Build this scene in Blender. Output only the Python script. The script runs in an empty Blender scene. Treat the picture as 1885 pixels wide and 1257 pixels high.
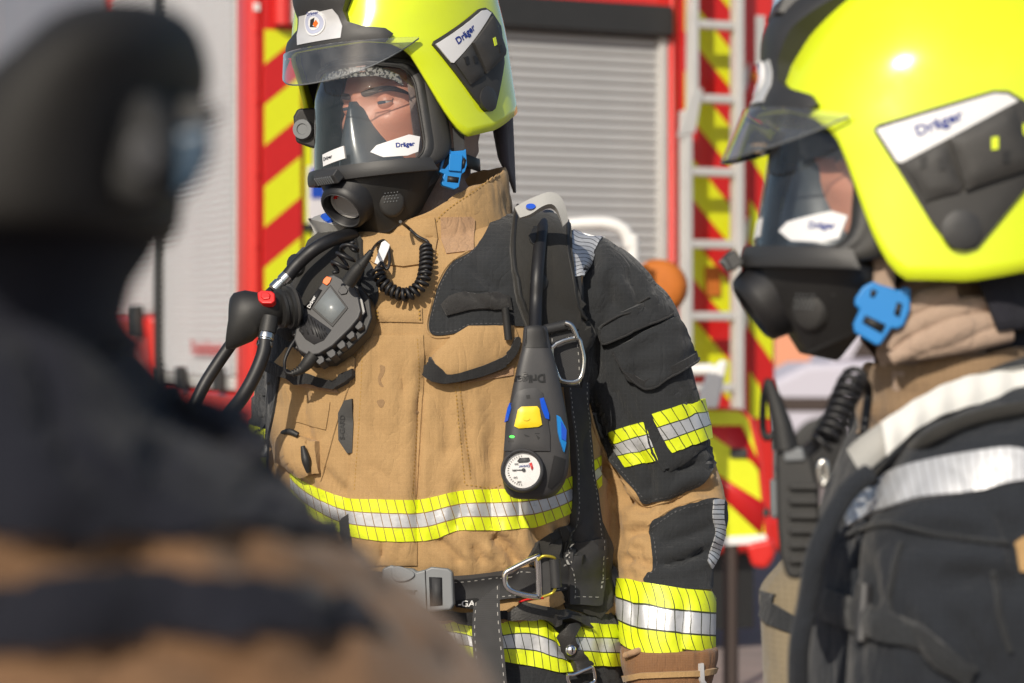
import bpy, bmesh, math, random
import numpy as np
from mathutils import Vector, Matrix, noise
from mathutils.bvhtree import BVHTree
from mathutils.geometry import delaunay_2d_cdt

random.seed(7)
scene = bpy.context.scene
R = math.radians

# ------------------------------------------------------------------ camera
F, CX, CY, CAMZ = 4400.0, 942.5, 628.5, 1.40      # focal length in photo pixels, photo centre, camera height
cam_data = bpy.data.cameras.new('camera')
cam = bpy.data.objects.new('camera', cam_data)
scene.collection.objects.link(cam)
cam.location = (0, 0, CAMZ)
cam.rotation_euler = (R(90), 0, 0)
cam_data.sensor_width = 36.0
cam_data.lens = 36.0 * F / 1885.0
cam_data.clip_start = 0.05
cam_data.clip_end = 2000
cam_data.dof.use_dof = True
cam_data.dof.focus_distance = 3.19
cam_data.dof.aperture_fstop = 5.4
cam_data.dof.aperture_blades = 9
scene.camera = cam

# ------------------------------------------------------------------ sky, sun, exposure
SUN_EL, SUN_AZ = R(31), R(20)                      # azimuth: angle to the left of the camera's back
sun_dir = Vector((-math.sin(SUN_AZ) * math.cos(SUN_EL), -math.cos(SUN_AZ) * math.cos(SUN_EL), math.sin(SUN_EL)))
world = bpy.data.worlds.new('World')
scene.world = world
world.use_nodes = True
wn = world.node_tree.nodes
bg = wn['Background']
sky = wn.new('ShaderNodeTexSky')
sky.sky_type = 'NISHITA'
sky.sun_disc = False
sky.sun_elevation = SUN_EL
sky.sun_rotation = math.atan2(sun_dir.x, sun_dir.y)
sky.altitude = 100
sky.air_density = 1.0
sky.dust_density = 1.5
world.node_tree.links.new(sky.outputs[0], bg.inputs[0])
bg.inputs[1].default_value = 0.105
sun_data = bpy.data.lights.new('sun', 'SUN')
sun_data.energy = 4.15
sun_data.angle = R(0.5)
sun_data.color = (1.0, 0.91, 0.77)
sun = bpy.data.objects.new('sun', sun_data)
scene.collection.objects.link(sun)
sun.rotation_euler = (-sun_dir).to_track_quat('-Z', 'Y').to_euler()
sun.location = sun_dir * 30
vs = scene.view_settings
vs.view_transform = 'Standard'
vs.look = 'None'
vs.exposure = 0.0
vs.gamma = 1.0
vs.use_curve_mapping = False
scene.render.engine = 'CYCLES'
scene.cycles.max_bounces = 8
scene.cycles.transparent_max_bounces = 16
scene.cycles.use_denoising = True
# ------------------------------------------------------------------ geometry helpers
C = scene.collection.objects

def P(px, py, Y):
    """point at depth Y seen at photo position (px, py)"""
    return Vector(((px - CX) / F * Y, Y, CAMZ - (py - CY) / F * Y))

def crom(pts, n=6, closed=False):
    pts = [Vector(p) for p in pts]
    m = len(pts)
    out = []
    rng = range(m) if closed else range(m - 1)
    for i in rng:
        if closed:
            a, b, c, d = pts[i - 1], pts[i], pts[(i + 1) % m], pts[(i + 2) % m]
        else:
            a, b, c, d = pts[max(i - 1, 0)], pts[i], pts[i + 1], pts[min(i + 2, m - 1)]
        for k in range(n):
            t = k / n
            out.append(0.5 * ((2 * b) + (c - a) * t + (2 * a - 5 * b + 4 * c - d) * t * t + (3 * b - a - 3 * c + d) * t ** 3))
    if not closed:
        out.append(pts[-1])
    return out

def resample(pts, step=None, n=None, closed=False):
    pts = [Vector(p) for p in pts]
    if closed:
        pts = pts + [pts[0]]
    L = [0.0]
    for a, b in zip(pts, pts[1:]):
        L.append(L[-1] + (b - a).length)
    if n is None:
        n = max(2, int(round(L[-1] / step)) + 1)
    out = []
    j = 0
    for k in range(n):
        s = L[-1] * k / (n - 1)
        while j < len(L) - 2 and L[j + 1] < s:
            j += 1
        seg = L[j + 1] - L[j]
        t = 0 if seg < 1e-12 else (s - L[j]) / seg
        out.append(pts[j].lerp(pts[j + 1], min(max(t, 0), 1)))
    if closed:
        out.pop()
    return out

ROOTS = {}

def tag(o, label, cat, group=None):
    o['label'] = label
    o['category'] = cat
    if group:
        o['group'] = group

def empty(name, loc, label=None, cat=None, group=None, matrix=None):
    """an Empty at the base of a thing. With a matrix the parts are written in its own axes, else in world axes."""
    o = bpy.data.objects.new(name, None)
    o.empty_display_size = 0.1
    C.link(o)
    if matrix is not None:
        o.matrix_world = matrix
        ROOTS[o.name] = Matrix.Identity(4)
    else:
        o.location = loc
        ROOTS[o.name] = Matrix.Translation(-Vector(loc))
    if label:
        tag(o, label, cat, group)
    return o

def link(o, parent):
    C.link(o)
    if parent is not None:
        o.parent = parent
        if parent.name in ROOTS:
            o.matrix_parent_inverse = ROOTS[parent.name]
    return o

def mesh_obj(name, verts, faces, mat, parent=None, smooth=True, uvs=None, bevel=0, seg=2, sharp=None, label=None):
    me = bpy.data.meshes.new(name)
    me.from_pydata([tuple(v) for v in verts], [], faces)
    me.update()
    if uvs is not None:
        uvl = me.uv_layers.new(name='UVMap')
        for l in me.loops:
            uvl.data[l.index].uv = uvs[l.vertex_index]
    for p in me.polygons:
        p.use_smooth = smooth
    if sharp is not None:
        me.set_sharp_from_angle(angle=R(sharp))
    me.materials.append(mat)
    o = bpy.data.objects.new(name, me)
    link(o, parent)
    if bevel:
        b = o.modifiers.new('bevel', 'BEVEL')
        b.width = bevel
        b.segments = seg
        b.limit_method = 'ANGLE'
        b.angle_limit = R(35)
        b.harden_normals = True
    if label:
        o['label'] = label
    return o

def from_bm(name, bm, mat, parent=None, smooth=True, **kw):
    bm.normal_update()
    bm.verts.index_update()
    v = [x.co.copy() for x in bm.verts]
    f = [[q.index for q in x.verts] for x in bm.faces]
    bm.free()
    return mesh_obj(name, v, f, mat, parent, smooth, **kw)

def loft_data(rings, closed=True, cap=True):
    n = len(rings[0])
    v = [p for r in rings for p in r]
    f = []
    for i in range(len(rings) - 1):
        for j in range(n if closed else n - 1):
            k = (j + 1) % n
            f.append((i * n + j, i * n + k, (i + 1) * n + k, (i + 1) * n + j))
    if cap and closed:
        f.append(tuple(range(n))[::-1])
        f.append(tuple((len(rings) - 1) * n + j for j in range(n)))
    return v, f

def loft(name, rings, mat, parent=None, **kw):
    v, f = loft_data(rings)
    return mesh_obj(name, v, f, mat, parent, **kw)

def frames(pts):
    """parallel transported frames along a polyline"""
    T = []
    for i in range(len(pts)):
        a, b = pts[max(i - 1, 0)], pts[min(i + 1, len(pts) - 1)]
        T.append((b - a).normalized())
    up = Vector((0, -1, 0))
    if abs(T[0].dot(up)) > 0.9:
        up = Vector((0, 0, 1))
    u = (up - T[0] * up.dot(T[0])).normalized()
    out = []
    for t in T:
        u = (u - t * u.dot(t)).normalized()
        out.append((t, u, t.cross(u)))
    return out

def tube_data(pts, r, seg=12, profile=None):
    """round tube, or with profile=(half width, half height) a flat strap lying square to the view"""
    fr = frames(pts)
    rings = []
    for i, (p, (t, u, w)) in enumerate(zip(pts, fr)):
        rr = r[i] if isinstance(r, (list, tuple)) else r
        ring = []
        if profile:
            hw, hh = profile
            s = rr if rr else 1.0
            e = min(hw, hh) * 0.5
            for a, b in ((hw, hh - e), (hw - e, hh), (-hw + e, hh), (-hw, hh - e), (-hw, -hh + e), (-hw + e, -hh), (hw - e, -hh), (hw, -hh + e)):
                ring.append(p + w * a * s + u * b * s)
        else:
            for k in range(seg):
                a = 2 * math.pi * k / seg
                ring.append(p + u * math.cos(a) * rr + w * math.sin(a) * rr)
        rings.append(ring)
    return loft_data(rings)

def tube(name, pts, r, mat, parent=None, seg=12, res=6, profile=None, straight=False, **kw):
    q = [Vector(p) for p in pts]
    if not straight and len(q) > 2:
        if isinstance(r, (list, tuple)):
            rv = crom([Vector((a, 0, 0)) for a in r], res)
            r = [max(a.x, 1e-5) for a in rv]
        q = crom(q, res)
    v, f = tube_data(q, r, seg, profile)
    return mesh_obj(name, v, f, mat, parent, sharp=50, **kw)

def coil(name, pts, rc, turns, wr, mat, parent=None, seg=7, per=12):
    q = resample(crom(pts, 10), n=int(turns * per) + 1)
    fr = frames(q)
    out = []
    for i, (p, (t, u, w)) in enumerate(zip(q, fr)):
        a = 2 * math.pi * i / per
        e = min(1, i / per, (len(q) - 1 - i) / per)
        out.append(p + (u * math.cos(a) + w * math.sin(a)) * rc * e)
    v, f = tube_data(out, wr, seg)
    return mesh_obj(name, v, f, mat, parent)

def box_bm(bm, lo, hi):
    r = bmesh.ops.create_cube(bm, size=1)
    for v in r['verts']:
        v.co = Vector([lo[i] + (v.co[i] + 0.5) * (hi[i] - lo[i]) for i in range(3)])

def box(name, lo, hi, mat, parent=None, bevel=0.0, **kw):
    bm = bmesh.new()
    box_bm(bm, lo, hi)
    return from_bm(name, bm, mat, parent, smooth=bool(bevel), bevel=bevel, **kw)

def hull(name, pts, mat, parent=None, bevel=0.004, seg=3, sub=0, **kw):
    bm = bmesh.new()
    for p in pts:
        bm.verts.new(p)
    r = bmesh.ops.convex_hull(bm, input=bm.verts)
    bmesh.ops.delete(bm, geom=[g for g in r['geom_interior'] if isinstance(g, bmesh.types.BMVert)], context='VERTS')
    bmesh.ops.dissolve_limit(bm, angle_limit=R(4), verts=bm.verts, edges=bm.edges)
    bmesh.ops.recalc_face_normals(bm, faces=bm.faces)
    return from_bm(name, bm, mat, parent, bevel=bevel, seg=seg, **kw)

def lathe(name, prof, origin, axis, mat, parent=None, seg=32, sharp=40, squash=1.0, up=None, cap=True, **kw):
    """prof: (radius, distance along axis) pairs"""
    axis = Vector(axis).normalized()
    up = Vector(up) if up else (Vector((0, 0, 1)) if abs(axis.z) < 0.9 else Vector((1, 0, 0)))
    a = (up - axis * up.dot(axis)).normalized()
    b = axis.cross(a)
    o = Vector(origin)
    rings = [[o + axis * d + (a * math.cos(2 * math.pi * k / seg) + b * math.sin(2 * math.pi * k / seg) * squash) * max(r, 1e-5) for k in range(seg)] for r, d in prof]
    v, f = loft_data(rings, cap=cap)
    return mesh_obj(name, v, f, mat, parent, sharp=sharp, **kw)

# ---- surfaces that things are laid on: hit(a, b) -> point, outward normal
class Surf:
    """photo rays on a mesh in world axes"""
    def __init__(self, verts, faces, Y=3.3):
        self.b = BVHTree.FromPolygons([tuple(v) for v in verts], faces)
        self.Y = Y
        self.o = Vector((0, 0, CAMZ))
    def one(self, a, b):
        d = (P(a, b, 1) - self.o).normalized()
        h = self.b.ray_cast(self.o, d)
        if h[0] is None:
            h = self.b.find_nearest(P(a, b, self.Y))
            n = h[1]
        else:
            n = h[1] if h[1].dot(d) < 0 else -h[1]
        return h[0], n
    def hit(self, a, b, r=7):
        p, n = self.one(a, b)
        n = n * 2
        for da, db in ((r, 0), (-r, 0), (0, r), (0, -r)):
            n = n + self.one(a + da, b + db)[1]
        return p, n.normalized()

class Plane:
    """photo rays on a plane"""
    def __init__(self, o, n):
        self.o = Vector(o)
        self.n = Vector(n).normalized()
        if self.n.y > 0:
            self.n = -self.n
    def hit(self, a, b):
        c = Vector((0, 0, CAMZ))
        d = P(a, b, 1) - c
        t = (self.o - c).dot(self.n) / d.dot(self.n)
        return c + d * t, self.n

class Ortho:
    """rays along a local axis on a local mesh; coordinates in metres"""
    def __init__(self, verts, faces, u, v, d, far=1.0):
        self.b = BVHTree.FromPolygons([tuple(x) for x in verts], faces)
        self.u, self.v, self.d = Vector(u), Vector(v), Vector(d)
        self.far = far
    def one(self, a, b):
        o = self.u * a + self.v * b - self.d * self.far
        h = self.b.ray_cast(o, self.d)
        if h[0] is None:
            h = self.b.find_nearest(self.u * a + self.v * b - self.d * 0.1)
            return h[0], -self.d
        return h[0], (h[1] if h[1].dot(self.d) < 0 else -h[1])
    def hit(self, a, b, r=0.005):
        p, n = self.one(a, b)
        n = n * 2
        for da, db in ((r, 0), (-r, 0), (0, r), (0, -r)):
            n = n + self.one(a + da, b + db)[1]
        return p, n.normalized()

class Flat:
    """plain local plane: point o + u a + v b"""
    def __init__(self, o, u, v):
        self.o, self.u, self.v = Vector(o), Vector(u), Vector(v)
        self.n = self.u.cross(self.v).normalized()
    def hit(self, a, b):
        return self.o + self.u * a + self.v * b, self.n

class Param:
    def __init__(self, fn, e=1e-3):
        self.fn, self.e = fn, e
    def hit(self, a, b):
        p = self.fn(a, b)
        n = (self.fn(a + self.e * 50, b) - p).cross(self.fn(a, b + self.e) - p).normalized()
        return p, n

def patch(name, outline, surf, mat, parent=None, off=0.0012, thick=0.002, step=8.0, curve=False, puff=0.0, puffr=14.0, lift=None, scale=(1, 1), under=None, **kw):
    """a panel laid on a surface: outline in the surface's own coordinates, filled, set off along the normal and given edges"""
    o2 = [Vector((x * scale[0], y * scale[1])) for x, y in outline]
    if curve:
        o2 = [Vector((p.x, p.y)) for p in crom([Vector((p.x, p.y, 0)) for p in o2], 5, closed=True)]
    bnd = []
    m = len(o2)
    for i in range(m):
        a, b = o2[i], o2[(i + 1) % m]
        k = max(1, int(round((b - a).length / step)))
        for j in range(k):
            bnd.append(a.lerp(b, j / k))
    B = np.array([(p.x, p.y) for p in bnd])
    B2 = np.roll(B, -1, axis=0)
    lo, hi = B.min(0), B.max(0)
    gx = np.arange(lo[0] + step * 0.5, hi[0], step)
    gy = np.arange(lo[1] + step * 0.5, hi[1], step)
    pts = []
    dist = []
    for y in gy:
        for x in gx:
            c = (B[:, 1] > y) != (B2[:, 1] > y)
            xs = (B2[:, 0] - B[:, 0]) * (y - B[:, 1]) / np.where(B2[:, 1] == B[:, 1], 1e-9, B2[:, 1] - B[:, 1]) + B[:, 0]
            if (np.count_nonzero(c & (x < xs)) % 2) == 0:
                continue
            e = B2 - B
            t = np.clip(((x - B[:, 0]) * e[:, 0] + (y - B[:, 1]) * e[:, 1]) / np.maximum((e ** 2).sum(1), 1e-12), 0, 1)
            d = np.hypot(B[:, 0] + e[:, 0] * t - x, B[:, 1] + e[:, 1] * t - y).min()
            if d > 0.45 * step:
                pts.append(Vector((x, y)))
                dist.append(d)
    nb = len(bnd)
    vin = bnd + pts
    res = delaunay_2d_cdt(vin, [], [list(range(nb))], 1, 1e-6)
    v2, faces, orig = res[0], res[2], res[3]
    V, back, isb = [], [], []
    for i, p in enumerate(v2):
        src = orig[i]
        d = 0.0
        b = True
        for s in src:
            if s >= nb:
                d = dist[s - nb]
                b = False
        h, n = surf.hit(p.x / scale[0], p.y / scale[1])
        z = off + thick + (puff * (1 - math.exp(-d / puffr)) if puff else 0.0)
        if lift:
            z += lift(p.x / scale[0], p.y / scale[1])
        V.append(h + n * z)
        if under is not None:
            h, n = under.hit(p.x / scale[0], p.y / scale[1])
        back.append(h + n * min(off, 0.0002) - n * 0.0015)
        isb.append(b)
    fs = []
    # face orientation from the first normal
    edges = {}
    for f in faces:
        fs.append(list(f))
    if fs:
        f = fs[0]
        a, b, c = (V[i] for i in f[:3])
        h, n = surf.hit(v2[f[0]].x / scale[0], v2[f[0]].y / scale[1])
        if (b - a).cross(c - a).dot(n) < 0:
            fs = [x[::-1] for x in fs]
    cnt = {}
    for f in fs:
        for i in range(len(f)):
            k = (f[i], f[(i + 1) % len(f)])
            cnt[k] = 1
    bidx = {}
    def bk(i):
        if i not in bidx:
            bidx[i] = len(V)
            V.append(back[i])
        return bidx[i]
    walls = []
    for (a, b) in list(cnt):
        if (b, a) not in cnt:
            walls.append((b, a, bk(a), bk(b)))
    return mesh_obj(name, V, fs + walls, mat, parent, sharp=48, **kw)

def band(name, top, bot, surf, mat, parent=None, off=0.0012, thick=0.0012, step=7.0, nv=6, uoff=0.0, lift=None, puff=0.0, **kw):
    """a strip between two edge curves with UV: u in strip widths along, v 0..1 across"""
    t3 = crom([Vector((x, y, 0)) for x, y in top], 6)
    b3 = crom([Vector((x, y, 0)) for x, y in bot], 6)
    L = sum((a - b).length for a, b in zip(t3, t3[1:]))
    nu = max(4, int(L / step))
    t3, b3 = resample(t3, n=nu), resample(b3, n=nu)
    h = (t3[nu // 2] - b3[nu // 2]).length
    V, UV, BK = [], [], []
    for i in range(nu):
        for j in range(nv + 1):
            q = t3[i].lerp(b3[i], j / nv)
            p, n = surf.hit(q.x, q.y)
            e = puff * math.sin(math.pi * j / nv) ** 0.5 if puff else 0
            if lift:
                e += lift(i / (nu - 1), j / nv)
            V.append(p + n * (off + thick + e))
            BK.append(p - n * 0.001 + (n * (e * 0.0)))
            UV.append((uoff + L * i / (nu - 1) / h, 1 - j / nv))
    f = []
    m = nv + 1
    for i in range(nu - 1):
        for j in range(nv):
            f.append((i * m + j, i * m + j + 1, (i + 1) * m + j + 1, (i + 1) * m + j))
    a, b, c = V[f[0][0]], V[f[0][1]], V[f[0][2]]
    if (b - a).cross(c - a).dot(surf.hit(t3[0].x, t3[0].y)[1]) < 0:
        f = [x[::-1] for x in f]
    rim = [i * m for i in range(nu)] + [(nu - 1) * m + j for j in range(1, m)] + [i * m + nv for i in range(nu - 2, -1, -1)] + [j for j in range(nv - 1, 0, -1)]
    base = len(V)
    for i in rim:
        V.append(BK[i])
        UV.append(UV[i])
    for k in range(len(rim)):
        q = (k + 1) % len(rim)
        f.append((rim[k], rim[q], base + q, base + k))
    return mesh_obj(name, V, f, mat, parent, uvs=UV, sharp=50, **kw)

def plate(name, outline, surf, thick, mat, parent=None, bevel=0.0012, seg=2, front=0.0, curve=0, **kw):
    """a solid slab: outline on a plane, front face 'front' above it, 'thick' deep"""
    o = list(outline)
    if curve:
        o = [(p.x, p.y) for p in crom([Vector((x, y, 0)) for x, y in o], curve, closed=True)]
    pts = [surf.hit(x, y) for x, y in o]
    n = pts[0][1]
    A = [p + q * front for p, q in pts]
    Bk = [p + q * (front - thick) for p, q in pts]
    m = len(A)
    nn = Vector((0, 0, 0))
    for i in range(m):
        nn += A[i].cross(A[(i + 1) % m])
    if nn.dot(n) < 0:
        A.reverse()
        Bk.reverse()
    f = [tuple(range(m)), tuple(range(2 * m - 1, m - 1, -1))]
    for i in range(m):
        k = (i + 1) % m
        f.append((k, i, m + i, m + k))
    return mesh_obj(name, A + Bk, f, mat, parent, bevel=bevel, seg=seg, **kw)

_txt = {}
def text_mesh(s, bold=0.02):
    key = (s, bold)
    if key not in _txt:
        cu = bpy.data.curves.new('lettering', 'FONT')
        cu.body = s
        cu.offset = bold
        cu.resolution_u = 3
        cu.align_x = 'CENTER'
        cu.align_y = 'CENTER'
        o = bpy.data.objects.new('lettering', cu)
        C.link(o)
        dg = bpy.context.evaluated_depsgraph_get()
        me = bpy.data.meshes.new_from_object(o.evaluated_get(dg))
        _txt[key] = ([v.co.copy() for v in me.vertices], [tuple(p.vertices) for p in me.polygons])
        bpy.data.objects.remove(o)
        bpy.data.meshes.remove(me)
    return _txt[key]

def text(s, cx, cy, size, surf, mat, parent=None, ang=0.0, sx=1.0, off=0.0008, flipv=True, bold=0.02, turn=False, shear=0.0, name='lettering'):
    """flat print laid on a surface; size = letter height in the surface's units, ang in degrees"""
    v, f = text_mesh(s, bold)
    a = R(ang)
    V = []
    sg = -1 if flipv else 1
    for p in v:
        x, y = p.x * sx * size, p.y * size
        x += shear * y
        if turn:
            x, y = -x, -y
        X = x * math.cos(a) - y * math.sin(a)
        Yv = x * math.sin(a) + y * math.cos(a)
        h, n = surf.hit(cx + X, cy + sg * Yv)
        V.append(h + n * off)
    if f:
        a_, b_, c_ = V[f[0][0]], V[f[0][1]], V[f[0][2]]
        if (b_ - a_).cross(c_ - a_).dot(surf.hit(cx, cy)[1]) < 0:
            f = [x[::-1] for x in f]
    return mesh_obj(name, V, f, mat, parent, smooth=False)

def applied(o):
    """mesh of an object with its modifiers done; replaces the object's mesh"""
    dg = bpy.context.evaluated_depsgraph_get()
    dg.update()
    me = bpy.data.meshes.new_from_object(o.evaluated_get(dg))
    o.modifiers.clear()
    old = o.data
    o.data = me
    bpy.data.meshes.remove(old)
    return me

def mesh_data(o):
    me = o.data
    return [v.co.copy() for v in me.vertices], [tuple(p.vertices) for p in me.polygons]

def copy_tree(o, parent=None):
    c = o.copy()
    C.link(c)
    c.parent = parent
    if o.name in ROOTS:
        ROOTS[c.name] = ROOTS[o.name]
    for ch in list(o.children):
        copy_tree(ch, c)
    return c

def polar(ct, rx, ry, n=24, a0=0.0, a1=360.0):
    return [(ct[0] + rx * math.cos(R(a0 + (a1 - a0) * k / n)), ct[1] + ry * math.sin(R(a0 + (a1 - a0) * k / n))) for k in range(n if abs(a1 - a0) >= 360 else n + 1)]

# ------------------------------------------------------------------ materials
def new_mat(name):
    m = bpy.data.materials.new(name)
    m.use_nodes = True
    nt = m.node_tree
    return m, nt.nodes, nt.links, nt.nodes['Principled BSDF']

def N(nodes, t, **kw):
    n = nodes.new(t)
    for k, v in kw.items():
        setattr(n, k, v)
    return n

def mathn(nodes, links, op, a, b=None, c=None):
    n = N(nodes, 'ShaderNodeMath', operation=op)
    for i, x in enumerate((a, b, c)):
        if x is None:
            continue
        if isinstance(x, (int, float)):
            n.inputs[i].default_value = x
        else:
            links.new(x, n.inputs[i])
    return n.outputs[0]

def mixc(nodes, links, fac, a, b):
    n = N(nodes, 'ShaderNodeMix', data_type='RGBA')
    for i, x in ((0, fac), (6, a), (7, b)):
        if isinstance(x, (int, float)):
            n.inputs[i].default_value = x
        elif isinstance(x, (tuple, list)):
            n.inputs[i].default_value = (*x[:3], 1)
        else:
            links.new(x, n.inputs[i])
    return n.outputs[2]

def plain(name, col, rough=0.5, metal=0.0, var=0.12, scale=30.0, bump=0.0, bscale=250.0, coat=0.0, spec=0.5, rvar=0.1, dirt=0.0):
    """colour with uneven tone, uneven gloss, fine relief and optional pale dust marks"""
    m, n, l, b = new_mat(name)
    tc = N(n, 'ShaderNodeTexCoord')
    nz = N(n, 'ShaderNodeTexNoise')
    nz.inputs['Scale'].default_value = scale
    nz.inputs['Detail'].default_value = 5
    l.new(tc.outputs['Object'], nz.inputs['Vector'])
    c = mixc(n, l, nz.outputs[0], tuple(x * (1 - var) for x in col), tuple(min(1, x * (1 + var)) for x in col))
    if dirt:
        nd = N(n, 'ShaderNodeTexNoise')
        nd.inputs['Scale'].default_value = scale * 0.35
        nd.inputs['Detail'].default_value = 8
        nd.inputs['Roughness'].default_value = 0.7
        l.new(tc.outputs['Object'], nd.inputs['Vector'])
        rp = N(n, 'ShaderNodeValToRGB')
        rp.color_ramp.elements[0].position = 0.5
        rp.color_ramp.elements[1].position = 0.75
        l.new(nd.outputs[0], rp.inputs[0])
        f = mathn(n, l, 'MULTIPLY', rp.outputs[0], dirt)
        c = mixc(n, l, f, c, (0.32, 0.28, 0.23))
    l.new(c, b.inputs['Base Color'])
    r = mathn(n, l, 'MULTIPLY_ADD', nz.outputs[0], rvar, rough - rvar * 0.5)
    l.new(r, b.inputs['Roughness'])
    b.inputs['Metallic'].default_value = metal
    b.inputs['Coat Weight'].default_value = coat
    b.inputs['Coat Roughness'].default_value = 0.06
    b.inputs['Specular IOR Level'].default_value = spec
    if bump:
        nb = N(n, 'ShaderNodeTexNoise')
        nb.inputs['Scale'].default_value = bscale
        nb.inputs['Detail'].default_value = 3
        l.new(tc.outputs['Object'], nb.inputs['Vector'])
        bp = N(n, 'ShaderNodeBump')
        bp.inputs['Strength'].default_value = bump
        bp.inputs['Distance'].default_value = 0.001
        l.new(nb.outputs[0], bp.inputs['Height'])
        l.new(bp.outputs[0], b.inputs['Normal'])
    return m

def fabric(name, col, rough=0.9, grid=0.006, gamt=0.07, var=0.16, bump=0.5, fuzz=0.15, wear=0.0, wearcol=(0.3, 0.27, 0.24)):
    """woven cloth: ripstop grid, thread grain, soft creases, uneven tone"""
    m, n, l, b = new_mat(name)
    tc = N(n, 'ShaderNodeTexCoord')
    sp = N(n, 'ShaderNodeSeparateXYZ')
    l.new(tc.outputs['Object'], sp.inputs[0])
    def noisef(s, d=4, rough_=0.55):
        q = N(n, 'ShaderNodeTexNoise')
        q.inputs['Scale'].default_value = s
        q.inputs['Detail'].default_value = d
        q.inputs['Roughness'].default_value = rough_
        l.new(tc.outputs['Object'], q.inputs['Vector'])
        return q.outputs[0]
    big, mid, fine = noisef(7, 5), noisef(45, 4), noisef(900, 2)
    c = mixc(n, l, big, tuple(x * (1 - var) for x in col), tuple(x * (1 + var) for x in col))
    f2 = mathn(n, l, 'MULTIPLY_ADD', fine, 0.5, 0.72)
    c2 = N(n, 'ShaderNodeMix', data_type='RGBA', blend_type='MULTIPLY')
    c2.inputs[0].default_value = 1
    l.new(c, c2.inputs[6])
    l.new(f2, c2.inputs[7])
    c = c2.outputs[2]
    # ripstop lines in two directions of the cloth
    ln = []
    for ax in (0, 2):
        q = mathn(n, l, 'FRACT', mathn(n, l, 'DIVIDE', mathn(n, l, 'ADD', sp.outputs[ax], 10.0), grid))
        q = mathn(n, l, 'LESS_THAN', q, 0.2)
        ln.append(q)
    g = mathn(n, l, 'MULTIPLY', mathn(n, l, 'MAXIMUM', ln[0], ln[1]), gamt)
    c = mixc(n, l, g, c, tuple(min(1, x * 2.2 + 0.02) for x in col))
    if wear:
        w = noisef(14, 8, 0.75)
        rp = N(n, 'ShaderNodeValToRGB')
        rp.color_ramp.elements[0].position = 0.54
        rp.color_ramp.elements[1].position = 0.78
        l.new(w, rp.inputs[0])
        c = mixc(n, l, mathn(n, l, 'MULTIPLY', rp.outputs[0], wear), c, wearcol)
    l.new(c, b.inputs['Base Color'])
    b.inputs['Roughness'].default_value = rough
    b.inputs['Specular IOR Level'].default_value = 0.25
    b.inputs['Sheen Weight'].default_value = fuzz
    b.inputs['Sheen Roughness'].default_value = 0.5
    mp = N(n, 'ShaderNodeMapping')
    mp.inputs['Scale'].default_value = (1.0, 1.0, 0.45)
    mp.inputs['Rotation'].default_value = (0.2, 0.35, 0.1)
    l.new(tc.outputs['Object'], mp.inputs[0])
    cr = N(n, 'ShaderNodeTexNoise')
    cr.inputs['Scale'].default_value = 26
    cr.inputs['Detail'].default_value = 3
    cr.inputs['Distortion'].default_value = 0.8
    l.new(mp.outputs[0], cr.inputs['Vector'])
    crease = mathn(n, l, 'POWER', mathn(n, l, 'ABSOLUTE', mathn(n, l, 'SUBTRACT', cr.outputs[0], 0.5)), 0.6)
    h = mathn(n, l, 'ADD', mathn(n, l, 'MULTIPLY', fine, 0.35), mathn(n, l, 'MULTIPLY', mid, 1.5))
    h = mathn(n, l, 'ADD', h, mathn(n, l, 'MULTIPLY', crease, 2.6))
    h = mathn(n, l, 'ADD', h, mathn(n, l, 'MULTIPLY', g, 1.5))
    bp = N(n, 'ShaderNodeBump')
    bp.inputs['Strength'].default_value = bump
    bp.inputs['Distance'].default_value = 0.002
    l.new(h, bp.inputs['Height'])
    l.new(bp.outputs[0], b.inputs['Normal'])
    return m

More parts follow.
